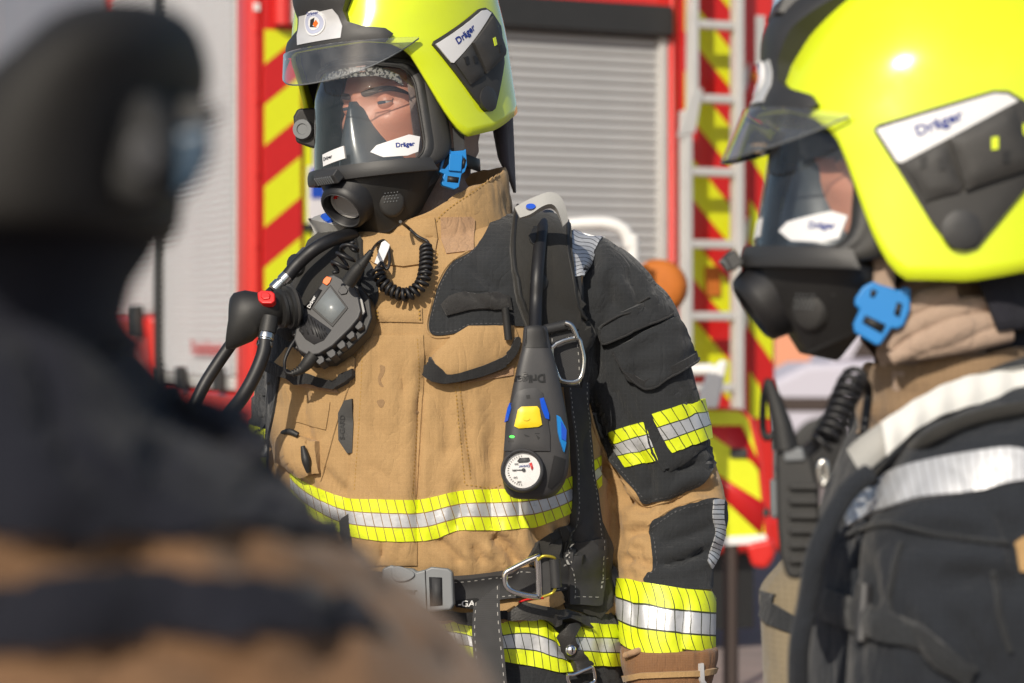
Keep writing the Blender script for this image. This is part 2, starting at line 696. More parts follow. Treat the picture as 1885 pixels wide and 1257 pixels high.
def tape_mat(name, linecol, k=3.6, slant=1.1, yellow=(0.70, 0.80, 0.015), wave=0.0, width=0.10, silver_only=False):
    """segmented trim: lime, silver, lime, cut by fine slanting gaps (flat print, laid out along the strip)"""
    m, n, l, b = new_mat(name)
    tc = N(n, 'ShaderNodeTexCoord')
    sp = N(n, 'ShaderNodeSeparateXYZ')
    l.new(tc.outputs['UV'], sp.inputs[0])
    u, v = sp.outputs[0], sp.outputs[1]
    d = mathn(n, l, 'ABSOLUTE', mathn(n, l, 'SUBTRACT', v, 0.5))
    is_silver = mathn(n, l, 'LESS_THAN', d, 0.165 if not silver_only else 2.0)
    sep = mathn(n, l, 'LESS_THAN', mathn(n, l, 'ABSOLUTE', mathn(n, l, 'SUBTRACT', d, 0.17)), 0.013 if not silver_only else -1.0)
    vv = mathn(n, l, 'MULTIPLY', v, slant)
    if wave:
        vv = mathn(n, l, 'ADD', vv, mathn(n, l, 'MULTIPLY', mathn(n, l, 'SINE', mathn(n, l, 'MULTIPLY', v, 6.28)), wave))
    q = mathn(n, l, 'FRACT', mathn(n, l, 'ADD', mathn(n, l, 'MULTIPLY', u, k), vv))
    ln = mathn(n, l, 'MAXIMUM', mathn(n, l, 'LESS_THAN', q, width), sep)
    nz = N(n, 'ShaderNodeTexNoise')
    nz.inputs['Scale'].default_value = 25
    nz.inputs['Detail'].default_value = 5
    l.new(tc.outputs['Object'], nz.inputs['Vector'])
    sil = mixc(n, l, nz.outputs[0], (0.32, 0.33, 0.35), (0.80, 0.81, 0.83))  # bright and dull patches: glare painted into the silver
    yel = mixc(n, l, nz.outputs[0], tuple(x * 0.78 for x in yellow), tuple(min(1, x * 1.15) for x in yellow))
    nd = N(n, 'ShaderNodeTexNoise')
    nd.inputs['Scale'].default_value = 90
    nd.inputs['Detail'].default_value = 6
    nd.inputs['Roughness'].default_value = 0.7
    l.new(tc.outputs['Object'], nd.inputs['Vector'])
    smut = mathn(n, l, 'MULTIPLY', mathn(n, l, 'GREATER_THAN', nd.outputs[0], 0.60), 0.22)
    yel = mixc(n, l, smut, yel, (0.30, 0.30, 0.06))
    sil = mixc(n, l, smut, sil, (0.25, 0.25, 0.25))
    c = mixc(n, l, is_silver, yel, sil)
    c = mixc(n, l, ln, c, linecol)
    l.new(c, b.inputs['Base Color'])
    met = mathn(n, l, 'MULTIPLY', is_silver, mathn(n, l, 'SUBTRACT', 0.45, mathn(n, l, 'MULTIPLY', ln, 0.45)))
    l.new(met, b.inputs['Metallic'])
    b.inputs['Roughness'].default_value = 0.48
    bp = N(n, 'ShaderNodeBump')
    bp.inputs['Strength'].default_value = 0.35
    bp.inputs['Distance'].default_value = 0.0015
    h = mathn(n, l, 'SUBTRACT', mathn(n, l, 'MULTIPLY', nz.outputs[0], 4.0), mathn(n, l, 'MULTIPLY', ln, 0.5))
    l.new(h, bp.inputs['Height'])
    l.new(bp.outputs[0], b.inputs['Normal'])
    return m

def webbing(name, col=(0.02, 0.02, 0.021), stitch=(0.36, 0.35, 0.33), k=4.2, edge=0.09):
    """woven strap with a dashed stitch row near each edge; UV along the strap"""
    m, n, l, b = new_mat(name)
    tc = N(n, 'ShaderNodeTexCoord')
    sp = N(n, 'ShaderNodeSeparateXYZ')
    l.new(tc.outputs['UV'], sp.inputs[0])
    u, v = sp.outputs[0], sp.outputs[1]
    d = mathn(n, l, 'ABSOLUTE', mathn(n, l, 'SUBTRACT', mathn(n, l, 'ABSOLUTE', mathn(n, l, 'SUBTRACT', v, 0.5)), 0.5 - edge))
    row = mathn(n, l, 'LESS_THAN', d, 0.015)
    dash = mathn(n, l, 'LESS_THAN', mathn(n, l, 'FRACT', mathn(n, l, 'MULTIPLY', u, k)), 0.42)
    st = mathn(n, l, 'MULTIPLY', row, dash)
    rib = mathn(n, l, 'SINE', mathn(n, l, 'MULTIPLY', u, 110.0))
    ribv = mathn(n, l, 'SINE', mathn(n, l, 'MULTIPLY', v, 60.0))
    g = mathn(n, l, 'MULTIPLY_ADD', mathn(n, l, 'MULTIPLY', rib, ribv), 0.25, 0.5)
    nz = N(n, 'ShaderNodeTexNoise')
    nz.inputs['Scale'].default_value = 60
    nz.inputs['Detail'].default_value = 4
    l.new(tc.outputs['Object'], nz.inputs['Vector'])
    g2 = mathn(n, l, 'ADD', mathn(n, l, 'MULTIPLY', g, 0.6), mathn(n, l, 'MULTIPLY', nz.outputs[0], 0.5))
    c = mixc(n, l, g2, tuple(x * 0.5 for x in col), tuple(x * 2.6 for x in col))
    c = mixc(n, l, st, c, stitch)
    l.new(c, b.inputs['Base Color'])
    b.inputs['Roughness'].default_value = 0.7
    bp = N(n, 'ShaderNodeBump')
    bp.inputs['Strength'].default_value = 0.6
    bp.inputs['Distance'].default_value = 0.001
    l.new(mathn(n, l, 'ADD', g2, st), bp.inputs['Height'])
    l.new(bp.outputs[0], b.inputs['Normal'])
    return m

def glassy(name, tint=(0.93, 0.96, 0.97), rough=0.0, refl=1.0, haze=0.0):
    """thin clear shell: sees through, with the reflections a pane has (no bending of light)"""
    m, n, l, b = new_mat(name)
    n.remove(b)
    out = n['Material Output']
    tr = N(n, 'ShaderNodeBsdfTransparent')
    tr.inputs[0].default_value = (*tint, 1)
    gl = N(n, 'ShaderNodeBsdfGlossy')
    gl.inputs['Roughness'].default_value = rough
    fr = N(n, 'ShaderNodeFresnel')
    fr.inputs[0].default_value = 1.5
    f = mathn(n, l, 'MULTIPLY', fr.outputs[0], refl)
    mx = N(n, 'ShaderNodeMixShader')
    l.new(f, mx.inputs[0])
    l.new(tr.outputs[0], mx.inputs[1])
    l.new(gl.outputs[0], mx.inputs[2])
    last = mx.outputs[0]
    if haze:
        df = N(n, 'ShaderNodeBsdfDiffuse')
        df.inputs[0].default_value = (0.7, 0.72, 0.74, 1)
        tc = N(n, 'ShaderNodeTexCoord')
        nz = N(n, 'ShaderNodeTexNoise')
        nz.inputs['Scale'].default_value = 40
        nz.inputs['Detail'].default_value = 8
        l.new(tc.outputs['Object'], nz.inputs['Vector'])
        m2 = N(n, 'ShaderNodeMixShader')
        l.new(mathn(n, l, 'MULTIPLY', nz.outputs[0], haze), m2.inputs[0])
        l.new(last, m2.inputs[1])
        l.new(df.outputs[0], m2.inputs[2])
        last = m2.outputs[0]
    l.new(last, out.inputs[0])
    return m

M = {}
M['tan'] = fabric('tan_cloth', (0.395, 0.25, 0.114), wear=0.14, wearcol=(0.27, 0.18, 0.10), gamt=0.03)
M['tan_dark'] = fabric('brown_cloth', (0.25, 0.165, 0.095), wear=0.15, wearcol=(0.2, 0.14, 0.1))
M['stain'] = fabric('stained_tan_cloth', (0.27, 0.17, 0.085))
M['velcro_tan'] = fabric('tan_loop_tape', (0.42, 0.26, 0.15), grid=0.0015, bump=0.9, gamt=0.1)
M['velcro_black'] = fabric('black_hook_tape', (0.014, 0.013, 0.013), grid=0.0015, bump=1.0, gamt=0.15, fuzz=0.3)
M['black'] = fabric('black_cloth', (0.024, 0.026, 0.029), gamt=0.05, fuzz=0.16, bump=0.8, var=0.25, wear=0.08, wearcol=(0.11, 0.10, 0.10))
M['navy'] = fabric('dark_navy_cloth', (0.020, 0.020, 0.028), gamt=0.02, fuzz=0.06)
M['trim_black'] = fabric('black_trim_cloth', (0.02, 0.02, 0.021), grid=0.002, gamt=0.1, bump=0.8)
M['pad'] = fabric('black_padded_cloth', (0.028, 0.027, 0.025), grid=0.002, gamt=0.04, fuzz=0.12, bump=0.35)
M['hood'] = fabric('grey_rose_knit', (0.40, 0.30, 0.26), grid=0.002, gamt=0.1, bump=0.8)
M['hood_tan'] = fabric('tan_knit', (0.40, 0.29, 0.22), grid=0.002, gamt=0.1, bump=0.8)
M['curtain'] = fabric('dark_plum_cloth', (0.05, 0.042, 0.05), grid=0.002, gamt=0.05, fuzz=0.2)
M['tape_tan'] = tape_mat('lime_silver_tape_on_tan', (0.24, 0.14, 0.05), k=4.6, width=0.09)
M['tape_black'] = tape_mat('lime_silver_tape_on_black', (0.025, 0.03, 0.012), k=4.8, width=0.09)
M['tape_cuff'] = tape_mat('lime_silver_tape_waved', (0.03, 0.035, 0.012), k=8.0, slant=1.6, wave=0.3, width=0.09)
M['silver_wave'] = tape_mat('silver_tape_curved', (0.02, 0.02, 0.022), k=6.0, slant=0.5, wave=0.35, width=0.15, silver_only=True)
M['silver_bar'] = tape_mat('silver_tape_stepped', (0.02, 0.02, 0.022), k=1.8, slant=0.35, width=0.2, silver_only=True)
M['silver_cross'] = tape_mat('silver_tape_barred', (0.25, 0.25, 0.26), k=4.2, slant=-0.5, width=0.12, silver_only=True)
M['web'] = webbing('black_webbing')
M['web_plain'] = webbing('black_webbing_plain', stitch=(0.03, 0.03, 0.03))
M['yellow'] = plain('fluorescent_yellow_paint', (0.66, 0.78, 0.018), rough=0.2, var=0.05, coat=0.6, spec=0.5, rvar=0.14, dirt=0.05, bump=0.05, bscale=60)
M['matte_black'] = plain('matte_black_plastic', (0.028, 0.028, 0.029), rough=0.5, bump=0.25, bscale=900, dirt=0.05)
M['rubber'] = plain('black_rubber', (0.016, 0.016, 0.016), rough=0.55, bump=0.2, bscale=600, dirt=0.05)
M['rubber_grey'] = plain('charcoal_rubber', (0.033, 0.032, 0.031), rough=0.6, bump=0.3, bscale=700, dirt=0.06)
M['hose'] = plain('hose_rubber', (0.009, 0.009, 0.011), rough=0.5, bump=0.1, bscale=300, dirt=0.04)
M['grey_plastic'] = plain('slate_grey_plastic', (0.15, 0.16, 0.17), rough=0.42, bump=0.15, bscale=900)
M['device'] = plain('device_dark_grey_plastic', (0.036, 0.036, 0.039), rough=0.5, bump=0.12, bscale=1200, dirt=0.06)
M['device_dark'] = plain('device_black_plastic', (0.012, 0.012, 0.013), rough=0.55)
M['screen'] = plain('grey_lcd_film', (0.20, 0.22, 0.23), rough=0.3, var=0.15, scale=60)
M['orange'] = plain('orange_plastic', (0.85, 0.16, 0.02), rough=0.4)
M['red_button'] = plain('red_plastic', (0.62, 0.015, 0.015), rough=0.35)
M['blue_clip'] = plain('blue_plastic', (0.012, 0.20, 0.55), rough=0.4, var=0.05)
M['blue_gloss'] = plain('blue_lens_plastic', (0.01, 0.08, 0.55), rough=0.15, coat=0.5)
M['yellow_button'] = plain('yellow_rubber_button', (0.80, 0.60, 0.02), rough=0.4, var=0.04)
M['steel'] = plain('bright_steel', (0.62, 0.61, 0.58), rough=0.25, metal=1.0, var=0.05)
M['chrome'] = plain('chrome', (0.75, 0.75, 0.75), rough=0.12, metal=1.0, var=0.05)
M['white'] = plain('white_film', (0.72, 0.72, 0.73), rough=0.35, var=0.04)
M['silver_film'] = plain('silver_reflective_film', (0.60, 0.60, 0.61), rough=0.4, metal=0.25, var=0.08, scale=80)
M['logo_blue'] = plain('logo_blue_ink', (0.012, 0.03, 0.22), rough=0.4)
M['ink'] = plain('black_ink', (0.02, 0.02, 0.025), rough=0.5)
M['ink_grey'] = plain('grey_ink', (0.012, 0.012, 0.013), rough=0.35)
M['white_ink'] = plain('white_ink', (0.65, 0.65, 0.65), rough=0.5)
M['leather_grey'] = plain('grey_leather', (0.33, 0.33, 0.32), rough=0.6, bump=0.4, bscale=500, dirt=0.1)
M['leather_black'] = plain('black_leather', (0.022, 0.021, 0.02), rough=0.5, bump=0.6, bscale=500)
M['lens'] = glassy('clear_visor', (0.95, 0.97, 0.98), refl=1.5, haze=0.04)
M['visor'] = glassy('helmet_visor', (0.95, 0.96, 0.97), refl=2.0, haze=0.12)  # pale haze mixed in, standing in for the sky's sheen
M['left_tan'] = fabric('shade_toned_tan_cloth', (0.17, 0.095, 0.05), wear=0.2, wearcol=(0.11, 0.07, 0.045))  # tan cloth toned brown, standing in for shade on the left person
M['left_navy'] = fabric('shade_toned_navy_cloth', (0.0105, 0.0115, 0.0185), fuzz=0.05, gamt=0.02, var=0.35)  # navy darkened in place of the shade on the left person
M['right_navy'] = fabric('navy_black_cloth', (0.018, 0.021, 0.027), gamt=0.05, fuzz=0.12, bump=0.8, var=0.25)
M['thread_grey'] = plain('grey_thread', (0.075, 0.075, 0.08), rough=0.7)
M['khaki'] = fabric('khaki_cloth', (0.21, 0.17, 0.11), wear=0.1)
M['gauge_glass'] = glassy('gauge_glass', (0.97, 0.97, 0.97), refl=0.6)
M['green_led'] = plain('green_led', (0.05, 0.9, 0.08), rough=0.3)
_b = M['green_led'].node_tree.nodes['Principled BSDF']
_b.inputs['Emission Color'].default_value = (0.1, 1, 0.1, 1)
_b.inputs['Emission Strength'].default_value = 1.0
M['glove'] = fabric('brown_glove_cloth', (0.22, 0.11, 0.05), grid=0.0022, gamt=0.2, bump=0.9)

def skin_mat():
    m, n, l, b = new_mat('skin')
    tc = N(n, 'ShaderNodeTexCoord')
    a = N(n, 'ShaderNodeTexNoise'); a.inputs['Scale'].default_value = 30; a.inputs['Detail'].default_value = 6
    l.new(tc.outputs['Object'], a.inputs['Vector'])
    c = mixc(n, l, a.outputs[0], (0.46, 0.165, 0.10), (0.62, 0.29, 0.19))
    l.new(c, b.inputs['Base Color'])
    b.inputs['Roughness'].default_value = 0.45
    b.inputs['Subsurface Weight'].default_value = 0.12
    b.inputs['Subsurface Radius'].default_value = (0.01, 0.004, 0.002)
    b.inputs['Subsurface Scale'].default_value = 0.3
    v = N(n, 'ShaderNodeTexNoise'); v.inputs['Scale'].default_value = 260; v.inputs['Detail'].default_value = 4
    l.new(tc.outputs['Object'], v.inputs['Vector'])
    bp = N(n, 'ShaderNodeBump'); bp.inputs['Strength'].default_value = 0.35; bp.inputs['Distance'].default_value = 0.001
    l.new(v.outputs[0], bp.inputs['Height']); l.new(bp.outputs[0], b.inputs['Normal'])
    return m
M['skin'] = skin_mat()
M['eye'] = plain('eye_white', (0.40, 0.35, 0.33), rough=0.12, var=0.03)
M['iris'] = plain('iris_grey_blue', (0.05, 0.06, 0.08), rough=0.1)
M['hair'] = plain('dark_hair', (0.075, 0.05, 0.04), rough=0.7, bump=0.8, bscale=900)
# ------------------------------------------------------------------ the setting
M['paving'] = plain('brown_grey_paving', (0.25, 0.20, 0.18), rough=0.9, var=0.35, scale=3.0, bump=0.5, bscale=40)
ground = mesh_obj('ground', [(-400, -60, 0), (400, -60, 0), (400, 900, 0), (-400, 900, 0)], [(0, 1, 2, 3)], M['paving'], smooth=False)
ground['kind'] = 'structure'

M['truck_red'] = plain('fire_red_paint', (0.60, 0.020, 0.015), rough=0.3, var=0.05, coat=0.4)
M['truck_dark'] = plain('black_rubber_seal', (0.02, 0.02, 0.02), rough=0.5)
M['alu'] = plain('brushed_aluminium', (0.40, 0.40, 0.405), rough=0.5, metal=0.15, var=0.08, scale=4)  # dimmed copy: the rear face's weaker light is put into the colour
M['alu_sunlit'] = plain('sunlit_aluminium', (0.76, 0.76, 0.77), rough=0.45, metal=0.1, var=0.08, scale=4)  # lighter copy: sunlight on the truck's side is put into the colour
M['alu_rail'] = plain('aluminium_rail', (0.58, 0.57, 0.55), rough=0.45, metal=0.3, var=0.1, scale=8)
M['film_red'] = plain('red_warning_film', (0.50, 0.012, 0.012), rough=0.35, var=0.06)
M['film_lime'] = plain('lime_warning_film', (0.62, 0.66, 0.01), rough=0.35, var=0.06)
M['amber'] = plain('amber_lens', (0.46, 0.13, 0.012), rough=0.75, var=0.2)
M['offwhite'] = plain('white_lacquer', (0.72, 0.71, 0.69), rough=0.4, var=0.06)
M['cab_glass'] = plain('dark_side_glass', (0.20, 0.18, 0.20), rough=0.3, var=0.2, scale=2)  # reflections in the panes painted as an even mauve grey
M['plate_blue'] = plain('plate_blue', (0.01, 0.06, 0.4), rough=0.4)
M['plate_white'] = plain('number_plate_white', (0.62, 0.6, 0.62), rough=0.4)

AL = R(24)
TC = Vector(((460 - CX) / F * 10.0, 10.0, 0))
TM = Matrix.Translation(TC) @ Matrix.Rotation(AL, 4, 'Z')      # truck axes: x across the rear, y forward along its side, z up
def rear(px, py, off=0.0):
    """photo position -> (x, z) on the truck's rear plane (y = off)"""
    k = (px - CX) / F
    ca, sa = math.cos(AL), math.sin(AL)
    ox, oy = TC.x - off * sa, TC.y + off * ca
    u = (k * oy - ox) / (ca - k * sa)
    Y = oy + u * sa
    return u, CAMZ - (py - CY) / F * Y
def side(px, py, off=0.0):
    """photo position -> (y, z) on the truck's side plane (x = off)"""
    k = (px - CX) / F
    ca, sa = math.cos(AL), math.sin(AL)
    ox, oy = TC.x + off * ca, TC.y + off * sa
    s = (ox - k * oy) / (k * ca + sa)
    Y = oy + s * ca
    return s, CAMZ - (py - CY) / F * Y

truck = empty('fire_truck', TC, 'large red fire truck with grey roller shutters and lime red chevrons behind the people', 'fire truck', matrix=TM)
W = 2.5
xs0, xs1 = rear(598, 0)[0], rear(1214, 0)[0]          # rear shutter opening
ztop = rear(1100, 62)[1]
box('body', (0.07, 0.07, 0.55), (W - 0.03, 7.2, 3.72), M['truck_red'], truck, bevel=0.04)
box('roof', (-0.02, -0.02, 3.72), (W + 0.02, 7.25, 3.80), M['truck_red'], truck, bevel=0.02)
# rear face
xa = rear(484, 0)[0]
box('corner_post', (0.0, 0.0, 0.6), (xa, 0.06, 3.72), M['truck_red'], truck, bevel=0.025, seg=3)
box('corner_post', (xs1 + 0.05, -0.01, 0.6), (rear(1246, 0)[0], 0.06, 3.72), M['truck_red'], truck, bevel=0.02)
box('header_panel', (xa, 0.0, ztop + 0.14), (xs1 + 0.05, 0.055, 3.72), M['truck_red'], truck, bevel=0.01)
box('rain_gutter', (xs0, -0.05, ztop), (xs1 + 0.05, 0.055, ztop + 0.14), M['truck_dark'], truck, bevel=0.015)
box('shutter_frame', (xs1, 0.0, 0.7), (xs1 + 0.045, 0.05, ztop), M['alu_rail'], truck, bevel=0.006)
box('shutter_frame', (xs0 - 0.045, 0.0, 0.7), (xs0, 0.05, ztop), M['alu_rail'], truck, bevel=0.006)

def slat_mesh(name, length, pitch, mt='alu'):
    """one hollow slat: a shallow bulge with a groove at its lower edge"""
    prof = [(0.0, 0.0), (-0.010, 0.004), (-0.013, pitch * 0.25), (-0.014, pitch * 0.5), (-0.013, pitch * 0.75), (-0.008, pitch * (0.92 if mt == 'alu' else 0.80)), (0.0, pitch * (0.95 if mt == 'alu' else 0.84))]
    v, f = [], []
    for x in (0.0, length):
        for y, z in prof:
            v.append((x, y, z))
    m = len(prof)
    for i in range(m - 1):
        f.append((i, m + i, m + i + 1, i + 1))
    f.append(tuple(range(m)))
    f.append(tuple(range(2 * m - 1, m - 1, -1)))
    me = bpy.data.meshes.new(name)
    me.from_pydata(v, [], f)
    me.materials.append(M[mt])
    return me
def shutter(name, x, y, z0, z1, length, pitch, rz=0.0, mt='alu'):
    holder = bpy.data.objects.new(name, None)
    link(holder, truck)
    me = slat_mesh('slat', length, pitch, mt)
    k = 0
    while z0 + (k + 1) * pitch <= z1:
        o = bpy.data.objects.new('slat', me)
        C.link(o)
        o.parent = holder
        o.location = (x, y, z0 + k * pitch)
        o.rotation_euler = (0, 0, rz)
        k += 1
    return holder
pit = rear(1100, 400)[1] - rear(1100, 418)[1]
shutter('roller_shutter', xs0, 0.04, ztop - 46 * pit, ztop, xs1 - xs0, pit)
# chevron film on the rear posts
def chevrons(x0, x1, z0, z1, y, rise, phase, wid, parent=truck):
    """slanting film strips, cut to the panel; each strip a piece of its own"""
    zz = z0 - 2.0 + phase
    k = 0
    while zz < z1 + 2.0:
        sl = rise * (x1 - x0)
        quad = [(x0, zz), (x1, zz + sl), (x1, zz + sl + wid), (x0, zz + wid)]
        # clip to z0..z1
        def clip(poly, zc, keep_above):
            out = []
            for i in range(len(poly)):
                a, b = poly[i], poly[(i + 1) % len(poly)]
                ia = (a[1] >= zc) == keep_above
                ib = (b[1] >= zc) == keep_above
                if ia:
                    out.append(a)
                if ia != ib:
                    t = (zc - a[1]) / (b[1] - a[1])
                    out.append((a[0] + (b[0] - a[0]) * t, zc))
            return out
        q = clip(quad, z0, True)
        q = clip(q, z1, False) if len(q) > 2 else []
        if len(q) > 2:
            n = len(q)
            v = [(a, y - 0.004, b) for a, b in q] + [(a, y, b) for a, b in q]
            f = [tuple(range(n)), tuple(range(2 * n - 1, n - 1, -1))] + [((i + 1) % n, i, n + i, n + (i + 1) % n) for i in range(n)]
            mesh_obj('chevron_strip', v, f, M['film_lime'] if k % 2 == 0 else M['film_red'], parent, smooth=False)
        zz += wid
        k += 1
cx0, cx1 = xa + 0.006, rear(553, 0)[0]
box('chevron_panel', (xa, 0.0, 0.6), (cx1 + 0.01, 0.055, ztop + 0.14), M['film_red'], truck, bevel=0.004)
wid = (rear(484, 115)[1] - rear(484, 190)[1])
chevrons(cx0, cx1, 0.7, rear(500, 55)[1], 0.0, 0.82, rear(484, 118)[1] - 0.7 + 2.0 - 2 * wid * round((rear(484, 118)[1] - 0.7 + 2.0) / (2 * wid)), wid)
box('plate_panel', (cx1 + 0.02, 0.02, 0.6), (xs0 - 0.05, 0.056, ztop + 0.1), M['film_lime'], truck, bevel=0.004)
npl = box('number_plate', (cx1 + 0.035, -0.005, rear(580, 412)[1]), (xs0 + 0.2, 0.018, rear(580, 306)[1]), M['plate_white'], truck, bevel=0.004)
box('country_band', (cx1 + 0.045, -0.010, rear(580, 365)[1]), (cx1 + 0.105, -0.005, rear(580, 310)[1]), M['plate_blue'], npl)
text('R', cx1 + 0.15, rear(580, 385)[1], 0.15, Flat((0, -0.009, 0), (1, 0, 0), (0, 0, 1)), M['ink'], npl, flipv=False)
box('plate_surround', (cx1 + 0.02, 0.0, rear(580, 425)[1]), (xs0 + 0.2, 0.02, rear(580, 412)[1]), M['truck_dark'], truck)
rx0, rx1 = rear(1262, 0)[0], rear(1352, 0)[0]
box('chevron_panel', (rear(1250, 0)[0], 0.01, 0.6), (rx1, 0.055, 3.72), M['film_red'], truck, bevel=0.004)
chevrons(rx0, rx1 - 0.01, 0.7, 3.2, 0.01, -1.05, 0.16, wid * 1.05)
rx2, rx3 = rear(1366, 0)[0], rear(1424, 0)[0]
box('corner_post', (rx1 + 0.01, -0.03, 0.6), (rx3, 0.06, 3.72), M['truck_red'], truck, bevel=0.03, seg=3)
chevrons(rx2 + 0.02, rx3 - 0.025, 1.05, rear(1390, 180)[1], -0.032, -1.25, 0.05, wid * 1.15)
box('louvre', (rear(1384, 0)[0], -0.036, rear(1390, 122)[1]), (rear(1402, 0)[0], -0.030, rear(1390, 30)[1]), M['alu_rail'], truck, bevel=0.002)
box('marker_lamp', (rx2 + 0.01, -0.05, rear(1390, 150)[1]), (rx3 - 0.03, -0.028, rear(1390, 135)[1]), M['amber'], truck, bevel=0.006)
box('latch_plate', (rear(1298, 0)[0], -0.012, rear(1300, 545)[1]), (rear(1325, 0)[0], 0.006, rear(1300, 490)[1]), M['amber'], truck, bevel=0.004)
# red roof-edge trim and hose seen above the posts
tube('hose_coil', [(rear(516, 0)[0], -0.03, 3.2), (rear(516, 0)[0], -0.03, rear(516, 48)[1])], 0.04, M['truck_red'], truck, straight=True)
tube('grab_rail', [(rear(541, 0)[0], -0.03, 3.2), (rear(541, 0)[0], -0.03, rear(541, 45)[1])], 0.025, M['alu_rail'], truck, straight=True)
tube('shutter_bar', [(xs0 + 0.05, -0.03, 1.02), (xs1 - 0.05, -0.03, 1.02)], 0.018, M['alu_rail'], truck, straight=True)
for k in range(9):
    lathe('rivet', [(0.001, 0.006), (0.008, 0.005), (0.012, 0.0)], (xa * 0.5, 0.0, 0.9 + 0.3 * k), (0, -1, 0), M['truck_red'], truck, seg=10)
box('reflector', (xa * 0.25, -0.006, rear(465, 20)[1]), (xa * 0.75, 0.0, rear(465, 5)[1]), M['offwhite'], truck, bevel=0.004)
for x_ in (0.15, W - 0.95):
    box('under_shade_panel', (x_, -0.12, 0.10), (x_ + 0.8, -0.09, 0.45), M['truck_dark'], truck, bevel=0.005)  # dark panels added to stand for the shade under the truck
box('bumper', (0.0, -0.25, 0.45), (W, 0.05, 0.62), M['truck_red'], truck, bevel=0.04)
# left side
sA, sB = side(432, 0)[0], side(287, 0)[0]
zs0 = side(400, 690)[1]
box('side_post', (0.0, 0.061, 0.6), (0.055, sA - 0.01, 3.72), M['truck_red'], truck, bevel=0.02)
box('shutter_frame', (0.0, sA - 0.008, zs0), (0.05, sA + 0.045, 3.68), M['alu_rail'], truck, bevel=0.006)
spit = side(380, 400)[1] - side(380, 413)[1]
nsl = int((3.68 - zs0) / spit)
shutter('side_shutter', 0.04, sB - 0.03, zs0, zs0 + nsl * spit + 0.001, sB - 0.03 - sA - 0.045, spit, R(-90), 'alu_sunlit')
box('shutter_post', (0.0, sB - 0.028, zs0 - 0.3), (0.05, sB + 0.05, 3.68), M['truck_dark'], truck, bevel=0.006)
sC = side(196, 0)[0]
shutter('side_shutter', 0.04, sC, zs0 + 0.28, 3.68, sC - sB - 0.055, spit, R(-90), 'alu_sunlit')
box('lower_panel', (-0.01, sA - 0.3, 0.62), (0.05, sB + 0.02, zs0 - 0.07), M['truck_red'], truck, bevel=0.03)
box('sill_rail', (-0.01, sA, zs0 - 0.065), (0.05, sB - 0.03, zs0 - 0.005), M['alu_rail'], truck, bevel=0.01)
box('wing_panel', (-0.02, sB + 0.055, 0.95), (0.05, sC, zs0 + 0.275), M['truck_red'], truck, bevel=0.04)
tube('wheel_arch', [(-0.03, sB + 0.15 + 0.62 * (1 - math.cos(a)), 0.75 + 0.62 * math.sin(a)) for a in [R(20 * k) for k in range(10)]], 0.055, M['offwhite'], truck, seg=10)
for px in (300, 345, 415):
    s_, z_ = side(px, 696)
    lk = box('shutter_lock', (-0.05, s_ - 0.05, z_ - 0.06), (-0.012, s_ + 0.05, z_ + 0.05), M['truck_dark'], truck, bevel=0.012)
for px in (262,):
    s_, z_ = side(px, 592)
    box('shutter_lock', (-0.06, s_ - 0.08, z_ - 0.08), (-0.012, s_ + 0.08, z_ + 0.08), M['truck_dark'], truck, bevel=0.012)
s_, z_ = side(378, 640)
text('Rosenbauer', s_, z_, 0.10, Flat((0.015, 0, 0), (0, 1, 0), (0, 0, 1)), M['film_red'], truck, flipv=False, sx=-1.0, off=-0.012)
cab = box('cab', (0.0, sC + 0.02, 0.6), (W, 7.25, 3.715), M['truck_red'], truck, bevel=0.08)
for y0_, y1_ in ((sC + 0.04, sC + 2.45), (sC + 2.47, 7.1)):
    box('side_window', (-0.012, y0_, 1.75), (0.01, y1_, 3.70), M['cab_glass'], cab, bevel=0.005)
box('door_handle', (-0.03, sC + 1.7, 1.5), (0.0, sC + 1.85, 1.55), M['truck_dark'], cab, bevel=0.004)
for k in (0, 1):
    for s in (0, 1):
        lathe('wheel', [(0.02, 0), (0.30, 0.0), (0.48, 0.02), (0.52, 0.08), (0.52, 0.24), (0.48, 0.30), (0.1, 0.3)], (-0.02 + s * (W - 0.28), (2.1, 5.6)[k], 0.52), (1, 0, 0), M['rubber'], truck)

# (dark timber colour is shared with the far things below)
M['far_dark'] = plain('dark_brown_timber', (0.05, 0.035, 0.03), rough=0.8, var=0.3, scale=1.0)
# ladder standing at the rear of the truck, its own thing
ly = -0.16
lad = empty('ladder', TM @ Vector((rear(1310, 0, ly)[0], ly, 0.4)), 'aluminium ladder fixed upright in front of the chevron striped truck rear', 'ladder', matrix=TM)
la, lb = rear(1262, 0, ly)[0], rear(1357, 0, ly)[0]
zt = rear(1300, 205, ly)[1]
box('rail', (la - 0.02, ly - 0.03, 0.45), (la + 0.022, ly + 0.03, zt), M['alu_rail'], lad, bevel=0.006)
box('rail', (rear(1274, 0, ly)[0] - 0.02, ly - 0.028, zt + 0.001), (rear(1274, 0, ly)[0] + 0.022, ly + 0.028, 3.4), M['alu_rail'], lad, bevel=0.006)
hull('hinge_bracket', [(la - 0.06, ly - 0.036, zt - 0.12), (la + 0.03, ly - 0.036, zt - 0.10), (la + 0.07, ly - 0.036, zt + 0.10), (la + 0.01, ly - 0.036, zt + 0.08), (la - 0.06, ly - 0.031, zt - 0.12), (la + 0.03, ly - 0.031, zt - 0.10), (la + 0.07, ly - 0.031, zt + 0.10), (la + 0.01, ly - 0.031, zt + 0.08)], M['alu_rail'], lad, bevel=0.002)
box('rail', (lb - 0.022, ly - 0.03, 0.45), (lb + 0.022, ly + 0.03, 3.4), M['alu_rail'], lad, bevel=0.006)
